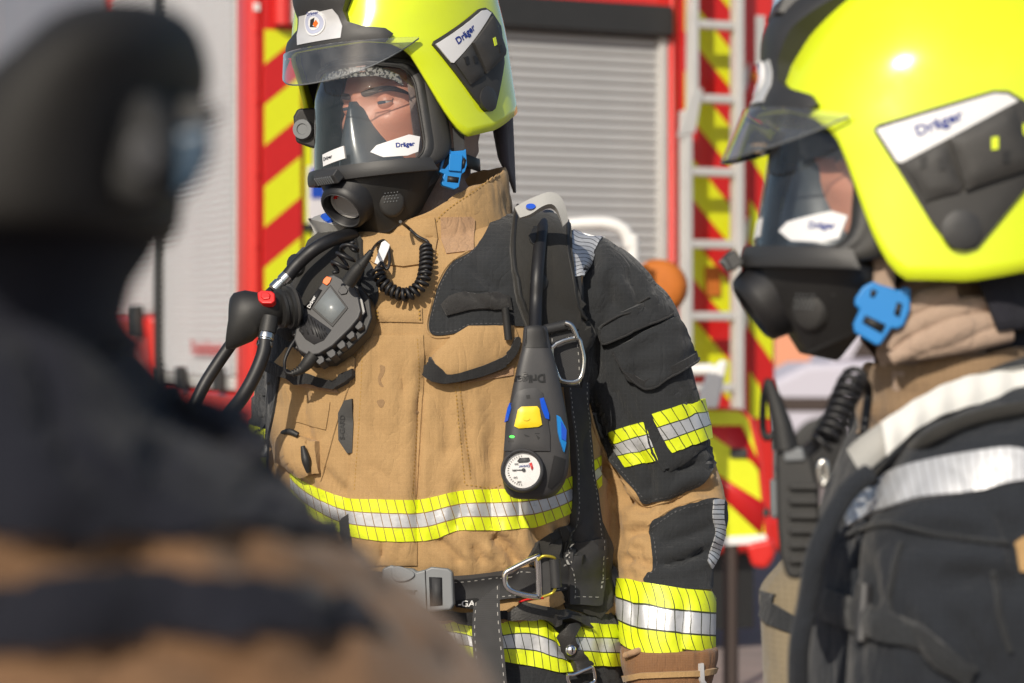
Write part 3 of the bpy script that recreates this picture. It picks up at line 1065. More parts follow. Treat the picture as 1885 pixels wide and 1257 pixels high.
for py in (-90, 46, 182, 317, 450, 582, 714, 845, 975):
    x_, z_ = rear(1310, py, ly)
    box('rung', (la + 0.022, ly - 0.022, z_ - 0.02), (lb - 0.022, ly + 0.022, z_ + 0.02), M['alu_rail'], lad, bevel=0.01)
for py in (160, 445, 600):
    x_, z_ = rear(1372, py, ly)
    hull('rail_bracket', [(lb + 0.022, ly - 0.01, z_ - 0.05), (lb + 0.022, ly - 0.01, z_ + 0.05), (x_ + 0.06, ly + 0.06, z_ + 0.12), (x_ + 0.05, ly + 0.06, z_ + 0.02), (lb + 0.022, ly + 0.02, z_ - 0.05), (lb + 0.022, ly + 0.02, z_ + 0.05), (x_ + 0.06, ly + 0.09, z_ + 0.12), (x_ + 0.05, ly + 0.09, z_ + 0.02)], M['alu_rail'], lad, bevel=0.004)

# warning trailer between the man and the truck: rail, amber lamp, white arm, chevron board
tr = empty('warning_board', P(1340, 1000, 8.6) * 1.0, 'upright board with lime and red diagonal stripes and lime top edge below the ladder', 'warning board')
pl = Plane(P(1345, 880, 8.6), (-0.12, -1, 0))
plate('board', [(1280, 748), (1365, 752), (1385, 768), (1400, 830), (1418, 1000), (1280, 1008)], pl, 0.03, M['truck_red'], tr, bevel=0.006)
plate('board_face', [(1283, 754), (1362, 757), (1378, 772), (1392, 830), (1408, 985), (1283, 992)], pl, 0.008, M['film_lime'], tr, bevel=0.002, front=0.010)
for q in ([(1284, 783), (1366, 783), (1397, 850), (1398, 868), (1384, 850)], [(1284, 850), (1286, 875), (1402, 985), (1404, 975), (1407, 925)], [(1284, 940), (1284, 985), (1325, 990)]):
    plate('stripe', q, pl, 0.003, M['film_red'], tr, bevel=0, front=0.013)
plate('edge_strip', [(1283, 990), (1410, 983), (1415, 1000), (1283, 1006)], pl, 0.02, M['offwhite'], tr, bevel=0.003, front=0.016)
plate('clasp', [(1345, 825), (1376, 825), (1376, 842), (1345, 842)], pl, 0.02, M['truck_dark'], tr, bevel=0.003, front=0.024)
tube('support', [P(1345, 1000, 8.62), P(1345, 1090, 8.62), P(1345, 1345, 8.62)], 0.028, M['far_dark'], tr, straight=True)
hull('mudguard', [P(x, y, Y) for x, y in ((1372, 1002), (1424, 990), (1428, 1022), (1412, 1048), (1384, 1044)) for Y in (8.55, 8.75)], M['truck_red'], tr, bevel=0.02)
ra = empty('handrail', P(1160, 760, 7.6), 'bent white tubular handrail behind the shoulder of the tan jacketed person', 'handrail')
tube('rail', [P(1030, 415, 7.6), P(1080, 411, 7.6), P(1120, 412, 7.6), P(1148, 424, 7.6), P(1160, 455, 7.6), P(1166, 520, 7.6), P(1170, 1430, 7.6)], 0.021, M['offwhite'], ra, res=8)
tube('post', [P(1040, 414, 7.6), P(1040, 1430, 7.6)], 0.021, M['offwhite'], ra, straight=True)
lm = empty('warning_lamp', P(1212, 600, 7.8), 'round amber warning lamp beside the ladder behind the sleeve', 'lamp')
lathe('lens', [(0.001, 0.030), (0.045, 0.028), (0.075, 0.020), (0.086, 0.006), (0.088, -0.01)], P(1212, 528, 7.8), (-0.2, -1, 0), M['amber'], lm)
lathe('housing', [(0.091, 0.0), (0.091, -0.05), (0.06, -0.10), (0.01, -0.10)], P(1212, 528, 7.81), (-0.2, -1, 0), M['amber'], lm)
tube('stem', [P(1212, 575, 7.83), P(1212, 1400, 7.83)], 0.02, M['truck_dark'], lm, straight=True)
wa = empty('lever_arm', P(1300, 760, 8.5), 'white curved lever standing above the striped warning board', 'lever')
hull('arm', [P(1278, 752, 8.45), P(1322, 752, 8.45), P(1330, 690, 8.45), P(1340, 664, 8.45), P(1326, 662, 8.45), P(1300, 690, 8.45), P(1278, 752, 8.52), P(1322, 752, 8.52), P(1330, 690, 8.52), P(1340, 664, 8.52), P(1326, 662, 8.52), P(1300, 690, 8.52)], M['offwhite'], wa, bevel=0.012)
tube('cross_bar', [P(1225, 682, 8.55), P(1312, 680, 8.55)], 0.022, M['offwhite'], wa, straight=True)

# far things to the right of the truck
M['terracotta'] = plain('terracotta_render', (0.62, 0.27, 0.16), rough=0.9, var=0.1, scale=0.5)
M['lavender'] = plain('pale_grey_render', (0.50, 0.48, 0.55), rough=0.8, var=0.1, scale=0.5)
M['roof_tile'] = plain('brown_roof', (0.12, 0.06, 0.05), rough=0.8, var=0.3, scale=1.0)
bY = 42.0
bl = empty('terracotta_house', P(1500, 760, bY), 'far terracotta house wall glimpsed past the truck above the mask', 'house')
a, b = P(1395, 215, bY), P(2300, 770, bY)
box('wall', (a.x, bY, 0), (b.x, bY + 8, a.z), M['terracotta'], bl)
box('roof', (a.x - 0.4, bY - 0.5, a.z), (b.x + 0.4, bY + 8.5, a.z + 0.35), M['roof_tile'], bl)
for i in range(4):
    w_ = box('window', (a.x + 0.9 + i * 1.9, bY - 0.05, 2.6), (a.x + 1.9 + i * 1.9, bY - 0.002, 4.0), M['cab_glass'], bl)
vn = empty('parked_van', P(1500, 900, 24), 'far pale parked van seen between mask and radio of the profile person', 'van')
vY = 24.0
a, b = P(1422, 640, vY), P(1960, 1000, vY)
def prism(name, poly, y0, y1, mat, parent, bevel):
    return hull(name, [(x, y, z) for x, z in poly for y in (y0, y1)], mat, parent, bevel=bevel, seg=3)
x0_, x1_ = a.x, b.x
prism('body', [(x0_, 0.45), (x0_, 1.0), (x0_ + 0.35, 1.18), (x1_, 1.25), (x1_, 0.45)], vY, vY + 1.8, M['lavender'], vn, 0.08)
prism('upper_body', [(x0_ + 0.55, 1.17), (x0_ + 1.05, 1.92), (x1_ - 0.05, 1.98), (x1_ - 0.02, 1.24)], vY + 0.06, vY + 1.74, M['lavender'], vn, 0.08)
prism('window', [(x0_ + 0.80, 1.24), (x0_ + 1.12, 1.80), (x0_ + 1.70, 1.82), (x0_ + 1.70, 1.26)], vY + 0.035, vY + 0.08, M['far_dark'], vn, 0.01)
prism('window', [(x0_ + 1.82, 1.26), (x0_ + 1.82, 1.82), (x1_ - 0.25, 1.84), (x1_ - 0.2, 1.27)], vY + 0.035, vY + 0.08, M['far_dark'], vn, 0.01)
box('side_trim', (x0_ + 0.02, vY - 0.02, 0.70), (x1_ - 0.02, vY + 0.02, 0.84), M['far_dark'], vn, bevel=0.01)
box('headlight', (x0_ - 0.01, vY + 0.02, 0.80), (x0_ + 0.14, vY + 0.3, 0.95), M['offwhite'], vn, bevel=0.02)
for x in (x0_ + 0.5, x1_ - 0.55):
    lathe('wheel', [(0.02, 0), (0.2, 0.0), (0.31, 0.02), (0.33, 0.08), (0.33, 0.2), (0.1, 0.22)], (x, vY - 0.03, 0.33), (0, 1, 0), M['rubber'], vn)

# ------------------------------------------------------------------ helmets and masks, written in head axes: x forward, y to the wearer's left, z up
def headm(px, py, Y, psi, pitch=0.0, roll=0.0):
    p = R(psi)
    f = Vector((-math.sin(p), -math.cos(p), 0))
    l = Vector((math.cos(p), -math.sin(p), 0))
    z = Vector((0, 0, 1))
    m = Matrix(((f.x, l.x, z.x, 0), (f.y, l.y, z.y, 0), (f.z, l.z, z.z, 0), (0, 0, 0, 1)))
    return Matrix.Translation(P(px, py, Y)) @ m @ Matrix.Rotation(R(-pitch), 4, 'Y') @ Matrix.Rotation(R(roll), 4, 'X')

HH = 0.205
def sstep(a, b, x):
    t = min(1, max(0, (x - a) / (b - a)))
    return t * t * (3 - 2 * t)
def plate_fn(phi, z, grow=0.0):
    """front plate: near-vertical brow that stands off the dome towards the crest"""
    p = dome(phi, z, grow)
    h = 0.021 * sstep(0.055, 0.120, z) * (1 - 0.75 * sstep(0.125, 0.17, z)) * max(0.0, 1 - (abs(phi) / 34) ** 2)
    return p + Vector((math.cos(R(phi)), 0.6 * math.sin(R(phi)), 0.15)) * h
RIM = [(0, .040), (25, .040), (38, .034), (47, .020), (54, -.018), (62, -.060), (68, -.086), (74, -.102), (90, -.098), (108, -.084), (135, -.070), (160, -.058), (180, -.052)]
def rim_z(phi):
    a = abs((phi + 180) % 360 - 180)
    for (p, z), (q, w) in zip(RIM, RIM[1:]):
        if a <= q:
            t = (a - p) / (q - p)
            return z + (w - z) * t
    return RIM[-1][1]
def dome(phi, z, grow=0.0):
    c, s = math.cos(R(phi)), math.sin(R(phi))
    e = 2 / 2.25
    a = (0.166 if c > 0 else 0.150) + grow
    b = 0.137 + grow
    f = math.copysign(abs(c) ** e, c) * a
    l = math.copysign(abs(s) ** e, s) * b
    if z > 0:
        k = max(0.0, 1 - (min(z, HH + grow) / (HH + grow)) ** 2.35) ** (1 / 2.35)
    else:
        k = 1.0 + 0.35 * (-z) * 0.5
    # raised crown above the side field, brow flare
    st = 1 / (1 + math.exp(-(z - 0.085 + 0.0006 * max(0, c) * 60) / 0.006))
    k *= 0.98 + 0.03 * st
    fl = 0.016 * math.exp(-((z - 0.03) / 0.03) ** 2) * max(0.0, c) ** 2
    return Vector((f * k + fl * c, l * k + fl * 0.3 * s, z))

# right wearer's profile gives the side view: photo pixels -> (forward, up) on the side of the helmet
RH = (1735, 330, 2.2, 88.0, 6.0)
def side_fz(px, py, Y=2.07):
    X = (px - CX) / F * Y
    Z = CAMZ - (py - CY) / F * Y
    o = P(RH[0], RH[1], RH[2])
    f, z = o.x - X, Z - o.z
    a = R(RH[4])
    return f * math.cos(a) + z * math.sin(a), -f * math.sin(a) + z * math.cos(a)

def build_helmet(name, label, matrix, shell_mat):
    root = empty(name, (0, 0, 0), label, 'helmet', 'firefighter helmets', matrix=matrix)
    phis = [k * 3.0 for k in range(120)]
    rows = 26
    rings = []
    for j in range(rows):
        t = j / (rows - 1)
        ring = []
        for p in phis:
            z0 = rim_z(p)
            z = z0 + (HH * 0.9995 - z0) * math.sin(t * math.pi / 2) ** 1.15
            ring.append(dome(p, z))
        rings.append(ring)
    v, f = loft_data(rings, cap=False)
    f.append(tuple((rows - 1) * 120 + j for j in range(120)))
    sh = mesh_obj('shell', v, f, shell_mat, root)
    sd = sh.modifiers.new('thickness', 'SOLIDIFY')
    sd.thickness = 0.006
    sd.offset = -1
    S = Param(lambda a, b: dome(a, b))
    # black front plate running up into the crest
    low = [(a, rim_z(a) + 0.0005) for a in range(0, 40, 6)]
    half = low + [(40, .044), (36, .053), (24, .059), (16, .068), (14, .084), (19, .112), (32, .150), (48, .178), (70, .197)]
    out = half + [(-a, b) for a, b in half[::-1]][:-1]
    FPL = Param(plate_fn)
    patch('front_plate', out, FPL, M['matte_black'], root, off=0.001, thick=0.006, step=0.006, scale=(0.0027, 1), puff=0.002, puffr=0.006, under=S)
    st = [(-13, .046), (-14.5, .060), (-11, .086), (9, .088), (11.5, .078), (13.5, .062), (13, .046)]
    stk = patch('front_sticker', st, FPL, M['silver_film'], root, off=0.009, thick=0.0006, step=0.006, scale=(0.0027, 1))
    E = Param(lambda a, b: plate_fn(a, b, 0.0105))
    patch('emblem_ring', polar((-1, .073), 5.6, .016, 24), E, M['white'], stk, off=0.0006, thick=0.0003, step=0.005, scale=(0.0027, 1))
    patch('emblem_field', polar((-1, .073), 4.9, .0135, 24), E, plain('pale_blue_ink', (0.45, 0.48, 0.62), 0.4), stk, off=0.0011, thick=0.0002, step=0.005, scale=(0.0027, 1))
    patch('emblem_shape', polar((-1, .073), 2.9, .009, 16), E, M['white'], stk, off=0.0015, thick=0.0002, step=0.004, scale=(0.0027, 1))
    patch('emblem_shape', [(-3, .069), (-2.2, .078), (0, .080), (-.5, .075), (-1.5, .070), (.5, .067)], E, M['ink'], stk, off=0.0019, thick=0.0002, step=0.004, scale=(0.0027, 1))
    patch('emblem_shape', [(-1.4, .072), (.4, .077), (1.2, .072), (-.2, .067)], E, M['orange'], stk, off=0.0018, thick=0.0002, step=0.004, scale=(0.0027, 1))
    text('Dräger', -1, .0855, 0.0055, Param(lambda a, b: plate_fn(-1 + (a + 1) / 0.0027 * 1.0, b, 0.0105)), M['logo_blue'], stk, off=0.0015, flipv=False)
    # headlamp mount over the plate
    b = plate_fn(0, 0.125) - Vector((0.012, 0, 0))
    hull('lamp_mount', [b + Vector((x, y, z)) for x, y, z in ((-.01, -.04, 0), (-.01, .04, 0), (.022, -.032, .002), (.022, .032, .002), (.016, -.03, .02), (.016, .03, .02), (-.02, -.036, .03), (-.02, .036, .03))], M['matte_black'], root, bevel=0.003)
    # side plates, both sides
    outl = [(1603, 238), (1611, 229), (1817, 168), (1844, 168), (1876, 187), (1912, 232), (1885, 335), (1784, 457), (1766, 462), (1738, 458), (1703, 411)]
    white = [(1609, 239), (1817, 175), (1841, 176), (1860, 188), (1651, 301), (1643, 298)]
    for sgn in (1, -1):
        O = Ortho(v, f, (1, 0, 0), (0, 0, 1), (0, -sgn, 0))
        fz = lambda q: [side_fz(*p) for p in q]
        pl = patch('side_plate', fz(outl), O, M['rubber_grey'], root, off=0.0005, thick=0.004, step=0.008, puff=0.002, puffr=0.004)
        patch('side_sticker', fz(white), O, M['white'], pl, off=0.0066, thick=0.0006, step=0.008)
        class Up:
            def __init__(s, base, h): s.b, s.h = base, h
            def hit(s, a, c):
                p, n = s.b.hit(a, c)
                return p + n * s.h, n
        tx, tz = side_fz(1716, 230)
        text('Dräger', tx, tz, 0.0125, Up(O, 0.0072), M['logo_blue'], pl, ang=sgn * -27 if sgn > 0 else 27, sx=-1.15 if sgn > 0 else 1.15, flipv=False, off=0.0006, bold=0.03)
        b1 = [(1655, 303), (1727, 262), (1757, 345), (1750, 356), (1690, 372)]
        b2 = [(1733, 258), (1850, 198), (1880, 300), (1872, 312), (1762, 352)]
        m1 = patch('clip_block', fz(b1), O, M['rubber_grey'], pl, off=0.003, thick=0.006, step=0.006, puff=0.004, puffr=0.004)
        m2 = patch('clip_block', fz(b2), O, M['rubber_grey'], pl, off=0.003, thick=0.009, step=0.006, puff=0.005, puffr=0.005)
        for q, blk, mt in (((1688, 302), m1, 'device_dark'), ((1720, 305), m1, 'device_dark'), ((1810, 268), m2, 'yellow'), ((1830, 292), m2, 'device_dark'), ((1851, 248), pl, 'yellow'), ((1874, 240), pl, 'yellow')):
            patch('slot', fz([(q[0] - 6, q[1] - 10), (q[0] + 6, q[1] - 12), (q[0] + 6, q[1] + 10), (q[0] - 6, q[1] + 12)]), O, M[mt], blk, off=0.0132 if blk is m1 else 0.0172 if blk is m2 else 0.0066, thick=0.0006, step=0.006)
        patch('knob', fz(polar((1755, 424), 36, 36, 24)), O, M['matte_black'], pl, off=0.004, thick=0.004, step=0.006, puff=0.002, puffr=0.004)
        # trim ridge over the plate
        rg = [side_fz(*p) for p in ((1560, 215), (1640, 176), (1740, 140), (1850, 115), (1960, 105))]
    # clear half visor under the brow
    vis = Param(lambda a, b: dome(a, 0.03) * 1.0 + Vector((math.cos(R(a)) * (0.009 - (b - 0.045) * 0.32), math.sin(R(a)) * 0.006, b - 0.03)))
    vlow = lambda a: -.006 + .041 * (abs(a) / 54) ** 2.2
    vo = [(a, .043 - .006 * (abs(a) / 54) ** 2) for a in range(-54, 55, 6)] + [(54 - 6 * k, vlow(54 - 6 * k)) for k in range(19)]
    vp = patch('visor', vo, vis, M['visor'], root, off=0.0, thick=0.0015, step=0.008, scale=(0.0027, 1))
    tube('visor_edge', [vis.hit(54 - 6 * k, vlow(54 - 6 * k))[0] for k in range(19)], 0.0010, M['grey_plastic'], vp, seg=6, res=2)
    for a in (24,):
        h, n = vis.hit(a, .002)
        patch('visor_tab', [(a - 4, .000), (a + 4, .000), (a + 4, .007), (a - 4, .007)], vis, M['visor'], vp, off=0.002, thick=0.001, step=0.006, scale=(0.0027, 1))
    hb = [[Vector((q.x * 0.76, q.y * 0.74, q.z)) for q in (dome(p, z_) for p in range(-110, 111, 10))] for z_ in (0.004, 0.02, 0.04, 0.08)]
    vv, ff = loft_data(hb, closed=False, cap=False)
    o_ = mesh_obj('head_band', vv, ff, M['rubber'], root)
    # dark inner rim so that the shell has a lining
    lin = [[dome(p, min(rim_z(p) + 0.045 + dz * 0.8, 0.2), -0.008 - 0.004 * k) for p in phis] for k, dz in enumerate((0, 0.05, 0.1, 0.16))]
    vv, ff = loft_data(lin, cap=False)
    ff.append(tuple(3 * 120 + j for j in range(120)))
    mesh_obj('lining', vv, ff, M['rubber'], root)
    return root

ML0 = 0.050
def lens_fn(az, z, grow=0.0):
    r = 0.1115 - 0.014 * (z / 0.12) - 0.25 * max(0, z - 0.09) + grow
    return Vector((ML0 + r * math.cos(R(az)), r * 0.93 * math.sin(R(az)), z))

def build_mask(name, label, matrix):
    root = empty(name, (0, 0, 0), label, 'mask', 'breathing masks', matrix=matrix)
    S = Param(lens_fn)
    SC = (0.00165, 1)
    # lens outline, rounded corners
    o = []
    H0, H1, A = -0.014, 0.124, 71
    def corner(cx_, cz, a0):
        return [(cx_ + 15 * math.cos(R(a0 + k * 18)), cz + 0.026 * math.sin(R(a0 + k * 18))) for k in range(6)]
    o += corner(A - 15, H0 + 0.026, -90)[0:]
    o += corner(A - 15, H1 - 0.034, 0)
    o += [(30, H1 + .001), (0, H1 + .004), (-30, H1 + .001)]
    o += corner(-A + 15, H1 - 0.034, 90)
    o += corner(-A + 15, H0 + 0.026, 180)
    ln = patch('lens', o, S, M['lens'], root, off=0.0, thick=0.0012, step=0.008, scale=SC)
    pts = [lens_fn(a, z, 0.001) for a, z in [(p.x, p.y) for p in resample([Vector((a, z * 600, 0)) for a, z in o], n=90, closed=True)]for z in (z / 600,)]
    # frame: thick rim plus skirt back to the face
    cen = Vector((ML0, 0, 0.06))
    def ringset(k, back, out, f=0.0):
        r = []
        for p in pts:
            d = Vector((0, p.y, p.z - cen.z))
            d = d.normalized() if d.length > 1e-6 else d
            r.append(p + Vector((-back, 0, 0)) + d * out)
        return r
    def sk(back, out):
        r = []
        for p in pts:
            d = Vector((0, p.y * 1.3, p.z - cen.z)).normalized()
            r.append(Vector((p.x - back, p.y, p.z)) + d * out)
        return r
    v, f = loft_data([sk(-0.001, -0.004), sk(-0.004, -0.002), sk(-0.004, 0.003), sk(0.003, 0.007), sk(0.010, 0.007)], cap=False)
    mesh_obj('frame', v, f, M['matte_black'], root)
    v, f = loft_data([sk(0.006, 0.006), sk(0.012, 0.012), sk(0.030, 0.014), sk(0.042, 0.008), sk(0.055, -0.012)], cap=False)
    mesh_obj('seal', v, f, M['rubber_grey'], root)
    tube('frame_bead', [p + Vector((0.005, 0, 0)) for p in pts + [pts[0]]], 0.0016, M['rubber'], root, seg=6, straight=True)
    # head harness straps to the back of the head
    for s in (1, -1):
        for z0, z1 in ((.095, .13), (.05, .05), (.0, -.02)):
            a_ = lens_fn(s * 66, z0, 0.006) - Vector((0.03, 0, 0))
            k_ = 0.80 if z0 == 0 else 1.0
            tube('harness_strap', [a_, Vector((0.035, s * 0.100 * (k_ + 1) / 2, z0 * 0.7 + z1 * 0.3)), Vector((-0.03, s * 0.096 * k_, z1)), Vector((-0.09 * k_, s * 0.05, z1))], 1.0, M['rubber'], root, profile=(0.009, 0.0015))
    # lower cover band
    lb = [(a, -.010 - .002 * (abs(a) / 74) ** 2) for a in range(-74, 75, 8)] + [(74 - 8 * k, -.029) for k in range(19)]
    cv = patch('cover_band', lb, Param(lambda a, b: lens_fn(a, b, 0.002)), M['matte_black'], root, off=0.001, thick=0.006, step=0.008, scale=SC, puff=0.002, puffr=0.004)
    text('Dräger', -20, -.019, 0.008, Param(lambda a, b: lens_fn(-20 + (a + 20) / 0.0017, b, 0.0112)), M['ink_grey'], cv, off=0.0004, flipv=False)
    lbl = patch('label', [(29, .004), (34, .012), (58, .022), (66, .018), (63, -.002), (55, -.006), (38, -.005)], S, M['white'], ln, off=0.0018, thick=0.0003, step=0.006, scale=SC)
    text('Dräger', 54, .009, 0.0085, Param(lambda a, b: lens_fn(54 + (a - 54) / 0.0018, b, 0.0012)), M['logo_blue'], lbl, off=0.0016, flipv=False, bold=0.03)
    lb2 = patch('label', [(-15, -.006), (-16, .010), (8, .017), (9, .000)], S, M['white'], ln, off=0.0018, thick=0.0003, step=0.006, scale=SC)
    text('Dräger', -9, .0045, 0.0068, Param(lambda a, b: lens_fn(-9 + (a + 9) / 0.0018, b + (a + 9) * 0.12, 0.0012)), M['ink'], lb2, off=0.0016, flipv=False)
    # chin housing
    pc = Vector((0.152, 0, -0.060))
    ax = Vector((math.cos(R(38)), 0, -math.sin(R(38))))
    upv = Vector((math.sin(R(38)), 0, math.cos(R(38))))
    lt = Vector((0, 1, 0))
    ch = [lens_fn(a, -0.022, -0.004) for a in range(-72, 73, 12)]
    ch += [pc - ax * 0.009 + (upv * math.cos(R(30 * k)) + lt * math.sin(R(30 * k))) * 0.038 for k in range(12)]
    ch += [Vector((.112, .034, -.104)), Vector((.112, -.034, -.104)), Vector((.070, .058, -.082)), Vector((.070, -.058, -.082)), Vector((.035, .074, -.03)), Vector((.035, -.074, -.03)), Vector((.08, 0, -.11))]
    hull('chin_housing', ch, M['rubber'], root, bevel=0.003, seg=2)
    # side cheek fairings
    for s in (1, -1):
        hull('cheek_fairing', [Vector((x, s * y, z)) for x, y, z in ((.140, .048, -.024), (.142, .047, -.04), (.115, .066, -.026), (.10, .073, -.05), (.06, .086, -.024), (.05, .086, -.036), (.12, .05, -.07), (.09, .062, -.07), (.06, .07, -.03))], M['matte_black'], root, bevel=0.004, seg=3)
    # connector port: deep ring
    lathe('port', [(0.010, -0.0075), (0.0235, -0.007), (0.0250, 0.008), (0.0265, 0.0125), (0.0295, 0.014), (0.033, 0.0115), (0.035, 0.004), (0.037, -0.004), (0.040, -0.012)], pc, ax, M['hose'], root, seg=40, up=upv, cap=False)
    lathe('port_ring', [(0.0268, 0.0125), (0.0280, 0.0148), (0.0296, 0.0130)], pc, ax, M['matte_black'], root, seg=40, up=upv, cap=False)
    lathe('valve_seat', [(0.001, -0.0062), (0.014, -0.006), (0.0185, -0.001), (0.0200, 0.003), (0.0220, 0.0035), (0.024, 0.000)], pc, ax, plain('pale_valve_plastic', (0.34, 0.33, 0.32), rough=0.3), root, seg=32, up=upv)

    bm = bmesh.new()
    for k in range(7):
        a = R(-40 + 16 * k)
        c = pc + ax * 0.000 + (upv * math.cos(a) + lt * math.sin(a)) * 0.017
        r_ = bmesh.ops.create_cube(bm, size=0.004)
        for q in r_['verts']:
            q.co = q.co + c
    from_bm('valve_spokes', bm, M['red_button'], root, smooth=False)
    # release catch above the port
    c = pc + upv * 0.047 + ax * 0.004
    rc = hull('release_catch', [c + upv * u + lt * l_ + ax * d for u, l_, d in ((.010, -.020, -.008), (.010, .022, -.008), (-.006, -.024, -.008), (-.006, .024, -.008), (.008, -.018, .004), (.008, .020, .004), (-.006, -.022, .006), (-.006, .022, .006))], M['matte_black'], root, bevel=0.002)
    bm = bmesh.new()
    for k in range(8):
        r_ = bmesh.ops.create_cube(bm, size=1)
        for q in r_['verts']:
            q.co = c + upv * (0.002 + q.co.x * 0.011) + lt * (-0.014 + 0.004 * k + q.co.y * 0.0015) + ax * (0.0055 + q.co.z * 0.002)
    from_bm('grip_ridges', bm, M['grey_plastic'], rc, smooth=False)
    # breath-out grille: curved ribs under the port
    for k in range(5):
        q = []
        for j in range(11):
            a = R(180 - 62 + 12.4 * j)
            rr = 0.0415 - 0.0002 * k
            q.append(pc - ax * (0.010 + 0.0) + (upv * math.cos(a) + lt * math.sin(a)) * rr - upv * 0.0052 * k - ax * 0.0058 * k)
        tube('grille_rib', q, 0.0021, M['matte_black'], root, seg=8, res=2)
    # voice unit at the wearer's left
    vc = Vector((0.122, 0.056, -0.064))
    va = Vector((0.62, 0.76, -0.18)).normalized()
    vu = lathe('voice_unit', [(0.024, -0.022), (0.0235, -0.010), (0.0205, -0.004), (0.017, -0.0015), (0.001, -0.001)], vc, va, M['rubber_grey'], root, seg=28, squash=0.82)
    bm = bmesh.new()
    a1 = va.cross(Vector((0, 0, 1))).normalized()
    a2 = a1.cross(va)
    for i in range(-2, 3):
        for j in range(-1, 3):
            r_ = bmesh.ops.create_icosphere(bm, subdivisions=1, radius=0.0010)
            for q in r_['verts']:
                q.co = q.co + vc - va * 0.0006 + a1 * (i * 0.0042 + (j % 2) * 0.002) + a2 * (0.004 + j * 0.004)
    from_bm('perforation', bm, M['grey_plastic'], vu)
    # inner half mask over nose and mouth
    rings = []
    for k in range(10):
        t = k / 9
        z = -0.02 + 0.098 * t
        w = 0.042 * (1 - t) ** 0.75 + 0.007
        fr = 0.146 - 0.022 * t ** 1.8
        rings.append([Vector((0.055 + (fr - 0.055) * max(0, math.cos(R(a))) ** 0.75, w * math.sin(R(a)), z)) for a in range(-96, 97, 12)])
    v, f = loft_data(rings, closed=False, cap=False)
    ih = mesh_obj('inner_mask', v, f, plain('smoked_rubber', (0.045, 0.055, 0.065), 0.22, dirt=0.12), root)
    sd = ih.modifiers.new('thickness', 'SOLIDIFY'); sd.thickness = 0.002
    # mottled moisture film under the top edge
    fm, n, l, b = new_mat('mottled_film')
    tc = N(n, 'ShaderNodeTexCoord')
    nz = N(n, 'ShaderNodeTexNoise'); nz.inputs['Scale'].default_value = 260; nz.inputs['Detail'].default_value = 4
    l.new(tc.outputs['Object'], nz.inputs['Vector'])
    rp = N(n, 'ShaderNodeValToRGB'); rp.color_ramp.elements[0].position = 0.46; rp.color_ramp.elements[1].position = 0.52
    rp.color_ramp.elements[0].color = (0.02, 0.02, 0.02, 1); rp.color_ramp.elements[1].color = (0.26, 0.25, 0.23, 1)
    l.new(nz.outputs[0], rp.inputs[0]); l.new(rp.outputs[0], b.inputs['Base Color']); b.inputs['Roughness'].default_value = 0.8
    patch('moisture_film', [(-35, .113), (-10, .121), (15, .123), (40, .119), (58, .104), (60, .088), (52, .098), (38, .106), (20, .108), (0, .109), (-20, .109)], Param(lambda a, b_: lens_fn(a, b_, -0.003)), fm, root, off=0, thick=0.0004, step=0.007, scale=SC)
    return root

